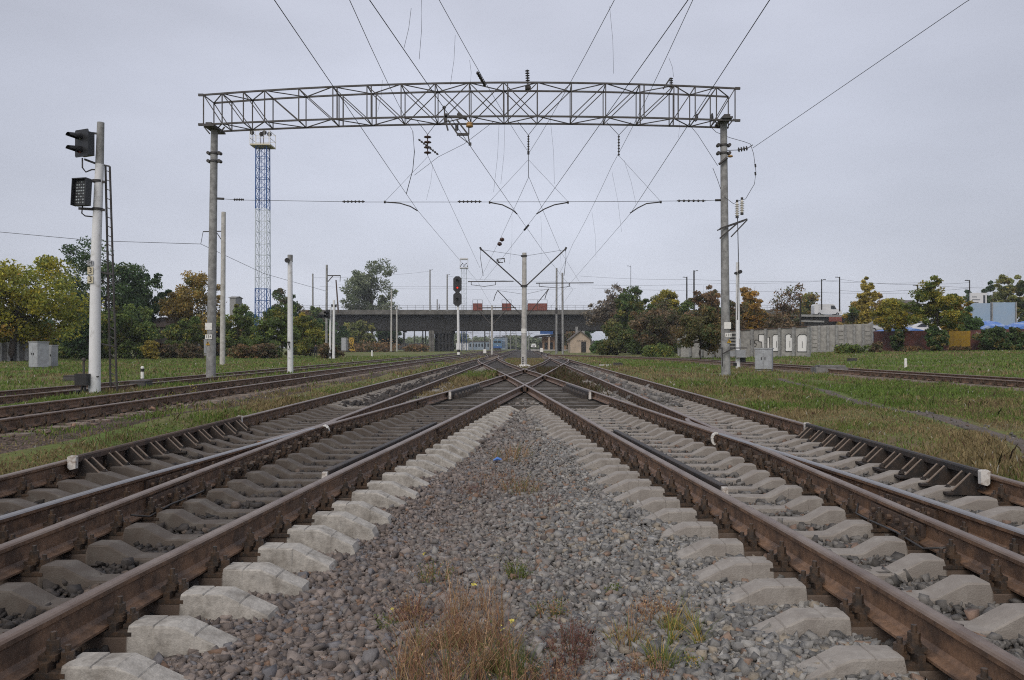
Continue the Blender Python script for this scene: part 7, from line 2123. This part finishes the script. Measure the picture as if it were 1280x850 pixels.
# coarse weeds standing in the meadow
def weeds(name, n, xr, yr, seed, accept, pal, h):
    return grass(name, n, xr, yr, seed, accept, h, .0016, 1.6, gz, pal, .3)
weeds('meadow_weeds', 9000, (4.9, 13), (6, 30), 21, lambda x, y, g: acc_right(x, y, g) & (fsin(x * .7, y * .6) > .62), [(.15, .10, .07), (.13, .11, .05), (.09, .11, .04), (.19, .15, .09)], (.06, .15))
weeds('meadow_weeds', 4500, (-6.6, -4.9), (6, 28), 22, lambda x, y, g: fsin(x, y * .6) > .55, [(.15, .11, .065), (.09, .14, .035), (.13, .10, .05)], (.05, .12))

# ------------------------------------------------------------------ tufts and weeds growing in the gravel (each a thing)
def tuft(name, x, y, rx, ry, n, h, pal, label, seed, w=.0028, lean=.35, cat='weeds', curl=.3, z=None, group='weeds in the gravel', flowers=0, side=0):
    g = np.random.default_rng(seed)
    r = np.sqrt(g.uniform(0, 1, n)); a = g.uniform(0, 2 * math.pi, n)
    px, py = x + rx * r * np.cos(a), y + ry * r * np.sin(a)
    if n > 250:                                   # large clumps are made of many small tussocks
        kc = max(8, n // 40); ci = g.integers(0, kc, n); cr_ = np.sqrt(g.uniform(0, 1, kc)); ca_ = g.uniform(0, 2 * math.pi, kc)
        px = x + rx * cr_[ci] * np.cos(ca_[ci]) + g.normal(0, rx * .09, n); py = y + ry * cr_[ci] * np.sin(ca_[ci]) + g.normal(0, ry * .09, n)
        r = g.uniform(0, .9, n); a = g.uniform(0, 2 * math.pi, n); hk = g.uniform(.5, 1.15, kc)
    hh = h * g.uniform(.35, 1.05, n) * (1.1 - .55 * r) * (hk[ci] if n > 250 else 1)
    la = np.where(g.random(n) < .6, a, g.uniform(0, 2 * math.pi, n)); le = np.abs(g.normal(lean, lean * .6, n)) * hh
    z0 = (bz(px, py) if z is None else np.full(n, z)) - .01
    segs = 4; ww = w * g.uniform(.6, 1.3, n); an = g.uniform(0, 2 * math.pi, n)
    rows = []
    for k in range(segs + 1):
        f = k / segs; d = le * f ** 1.8
        cx, cy, cz = px + np.cos(la) * d, py + np.sin(la) * d, z0 + hh * (f - curl * .25 * f ** 3)
        wk = ww * (1 - f * .85)
        rows.append(np.stack([cx - np.cos(an) * wk, cy - np.sin(an) * wk, cz], -1)); rows.append(np.stack([cx + np.cos(an) * wk, cy + np.sin(an) * wk, cz], -1))
    V = np.stack(rows, 1).reshape(-1, 3); m = 2 * (segs + 1)
    base = (np.arange(n) * m)[:, None, None]
    F = (base + np.array([[2 * k, 2 * k + 1, 2 * k + 3, 2 * k + 2] for k in range(segs)])[None]).reshape(-1, 4)
    pal = np.array(pal) * 1.75; col = pal[g.integers(0, len(pal), n)] * g.uniform(.7, 1.3, (n, 1))
    C = np.repeat(col, m, 0)
    # small side leaves and seed heads
    if side:
        k = n * side; idx = g.integers(0, n, k); f = g.uniform(.15, 1, k)
        d = le[idx] * f ** 1.8
        P = np.stack([px[idx] + np.cos(la[idx]) * d, py[idx] + np.sin(la[idx]) * d, z0[idx] + hh[idx] * (f - curl * .25 * f ** 3)], -1) + g.normal(0, .006, (k, 3))
        V2, F2 = quads(P, .006, g, 0)
        C2 = np.repeat(pal[g.integers(0, len(pal), k)] * g.uniform(.7, 1.3, (k, 1)), 4, 0)
        F = np.concatenate([F, F2 + len(V)]); V = np.concatenate([V, V2]); C = np.concatenate([C, C2])
    if flowers:
        P = np.stack([x + g.uniform(-rx, rx, flowers), y + g.uniform(-ry, ry, flowers), (bz(np.full(flowers, x), np.full(flowers, y)) if z is None else z) + h * g.uniform(.4, .9, flowers)], -1)
        V2, F2 = quads(np.repeat(P, 5, 0) + g.normal(0, .005, (flowers * 5, 3)), .009, g)
        C2 = np.tile(np.array([(.75, .66, .16)]), (len(V2), 1))
        F = np.concatenate([F, F2 + len(V)]); V = np.concatenate([V, V2]); C = np.concatenate([C, C2])
    zc = float(bz(x, y)) if z is None else z
    V = V - np.array([x, y, zc])
    o = mesh_np(name, V, F, M['leaf'], C); o.location = (x, y, zc)
    tag(o, label, cat, group); return o
DRY = [(.21, .125, .072), (.17, .092, .056), (.28, .19, .115), (.13, .068, .048), (.22, .15, .075)]
DRYG = DRY + [(.08, .095, .03), (.065, .085, .028)]
GRN = [(.065, .09, .025), (.085, .11, .03), (.05, .07, .022), (.12, .11, .035)]
YEL = [(.26, .185, .055), (.20, .16, .05), (.10, .12, .03), (.30, .20, .07), (.08, .11, .03)]
RED = [(.12, .06, .052), (.09, .048, .045), (.14, .085, .06), (.10, .07, .04)]
def at(xp, yp, z=-.07):
    Y = (CAMZ - z) * 1000 / (yp - 434); return (xp - 656) * Y / 1000, Y
def T(name, xp, yp, rpx, dy, n, hpx, pal, label, seed, **k):
    x, Y = at(xp, yp); return tuft(name, x, Y, rpx * Y / 1000, dy, n, hpx * Y / 1000 * 1.15, pal, label, seed, **k)
T('dry_weed_clump', 585, 838, 82, .42, 1300, 84, DRY + DRY + DRYG, 'large clump of rust brown dry grass and weeds in the bottom centre', 1, side=1, flowers=3, lean=.5, w=.0021)
T('dry_weed_clump', 588, 785, 52, .32, 560, 74, DRY, 'tall rust brown dry grass behind the large bottom clump', 2, side=1, lean=.3, w=.002)
T('green_weed', 640, 838, 34, .16, 220, 70, GRN, 'fresh green grass on the right side of the large brown clump', 3, lean=.4)
T('green_weed', 544, 720, 22, .12, 60, 36, GRN + DRY, 'small green weed with one pale yellow flower left of the centre gravel', 4, side=8, flowers=1)
T('green_weed', 646, 722, 14, .10, 70, 34, GRN, 'small upright green weed in the centre of the gravel', 5, side=8)
T('green_weed', 688, 768, 20, .10, 70, 34, GRN + DRY, 'low yellow green weed right of the large brown clump', 6, side=8)
T('dry_weed_clump', 715, 812, 28, .18, 200, 50, RED, 'reddish dry weeds between the brown clump and the yellow tufts', 7, side=6)
T('dry_weed_clump', 690, 846, 34, .12, 160, 46, RED + DRY, 'reddish dry weeds at the bottom edge right of the brown clump', 8, side=6)
T('grass_tuft', 855, 792, 28, .14, 300, 52, YEL, 'largest yellow green grass tuft on the right gravel', 9, lean=.55, cat='grass tuft')
T('grass_tuft', 785, 800, 26, .13, 200, 42, YEL + DRY, 'yellowish grass tuft left of the largest yellow one', 10, lean=.5, cat='grass tuft')
T('grass_tuft', 827, 828, 20, .10, 180, 44, YEL + GRN, 'green and straw coloured grass tuft below the largest yellow one', 11, lean=.5, cat='grass tuft')
T('dry_weed_clump', 815, 768, 34, .12, 140, 34, DRY, 'brown dry weeds behind the yellow tufts on the right gravel', 12, side=5)
T('dry_weed_clump', 800, 845, 40, .10, 120, 40, RED + DRY, 'dark red dry stalks at the bottom edge below the yellow tufts', 13, side=5)
T('green_weed', 766, 738, 8, .05, 50, 16, GRN, 'tiny green weed alone in the right gravel', 14, side=6)
T('green_weed', 866, 826, 10, .06, 60, 22, GRN + YEL, 'tiny green weed beside the lowest right tuft', 15, side=6)
T('dry_weed_clump', 640, 572, 26, .5, 170, 22, DRYG, 'dry weeds in the middle of the far gravel', 16, side=6, w=.004)
T('dry_weed_clump', 618, 600, 34, .4, 120, 14, RED + DRY, 'low reddish dry weeds left of the middle of the far gravel', 17, side=6, w=.004)
T('dry_weed_clump', 650, 612, 24, .3, 140, 28, DRYG, 'dry stalks in the gravel in front of the far weeds', 18, side=6, w=.0035)
T('dry_weed_clump', 680, 628, 26, .3, 90, 16, RED, 'low dark red weeds right of the dry stalks', 19, side=6, w=.0035)
T('dry_weed_clump', 592, 616, 20, .25, 80, 14, RED, 'small dark red weed by the left sleeper ends', 20, side=6, w=.0035)
T('dry_weed_clump', 515, 775, 22, .14, 110, 48, RED + DRY, 'sparse reddish weeds on the left flank of the brown clump', 21, side=6)
T('green_weed', 484, 785, 14, .08, 50, 24, GRN, 'small pale green weed with a yellow flower near the left sleepers', 22, side=8, flowers=1)
# yellow flowering weed on the bank of the left track
for xp, yp, hpx, lb, sd in ((241, 500, 20, 'tall yellow flowering weed beside the left track', 31), (216, 504, 12, 'short yellow flowering weed left of the taller one by the left track', 32)):
    Y = 1290 / (yp - 434); x = (xp - 656) * Y / 1000
    tuft('flowering_weed', x, Y, .12, .12, 40, hpx * Y / 1000, GRN, lb, sd, z=float(gz(x, Y)) + .03, side=10, flowers=16 if sd == 31 else 8, group='flowering weeds', cat='flower')
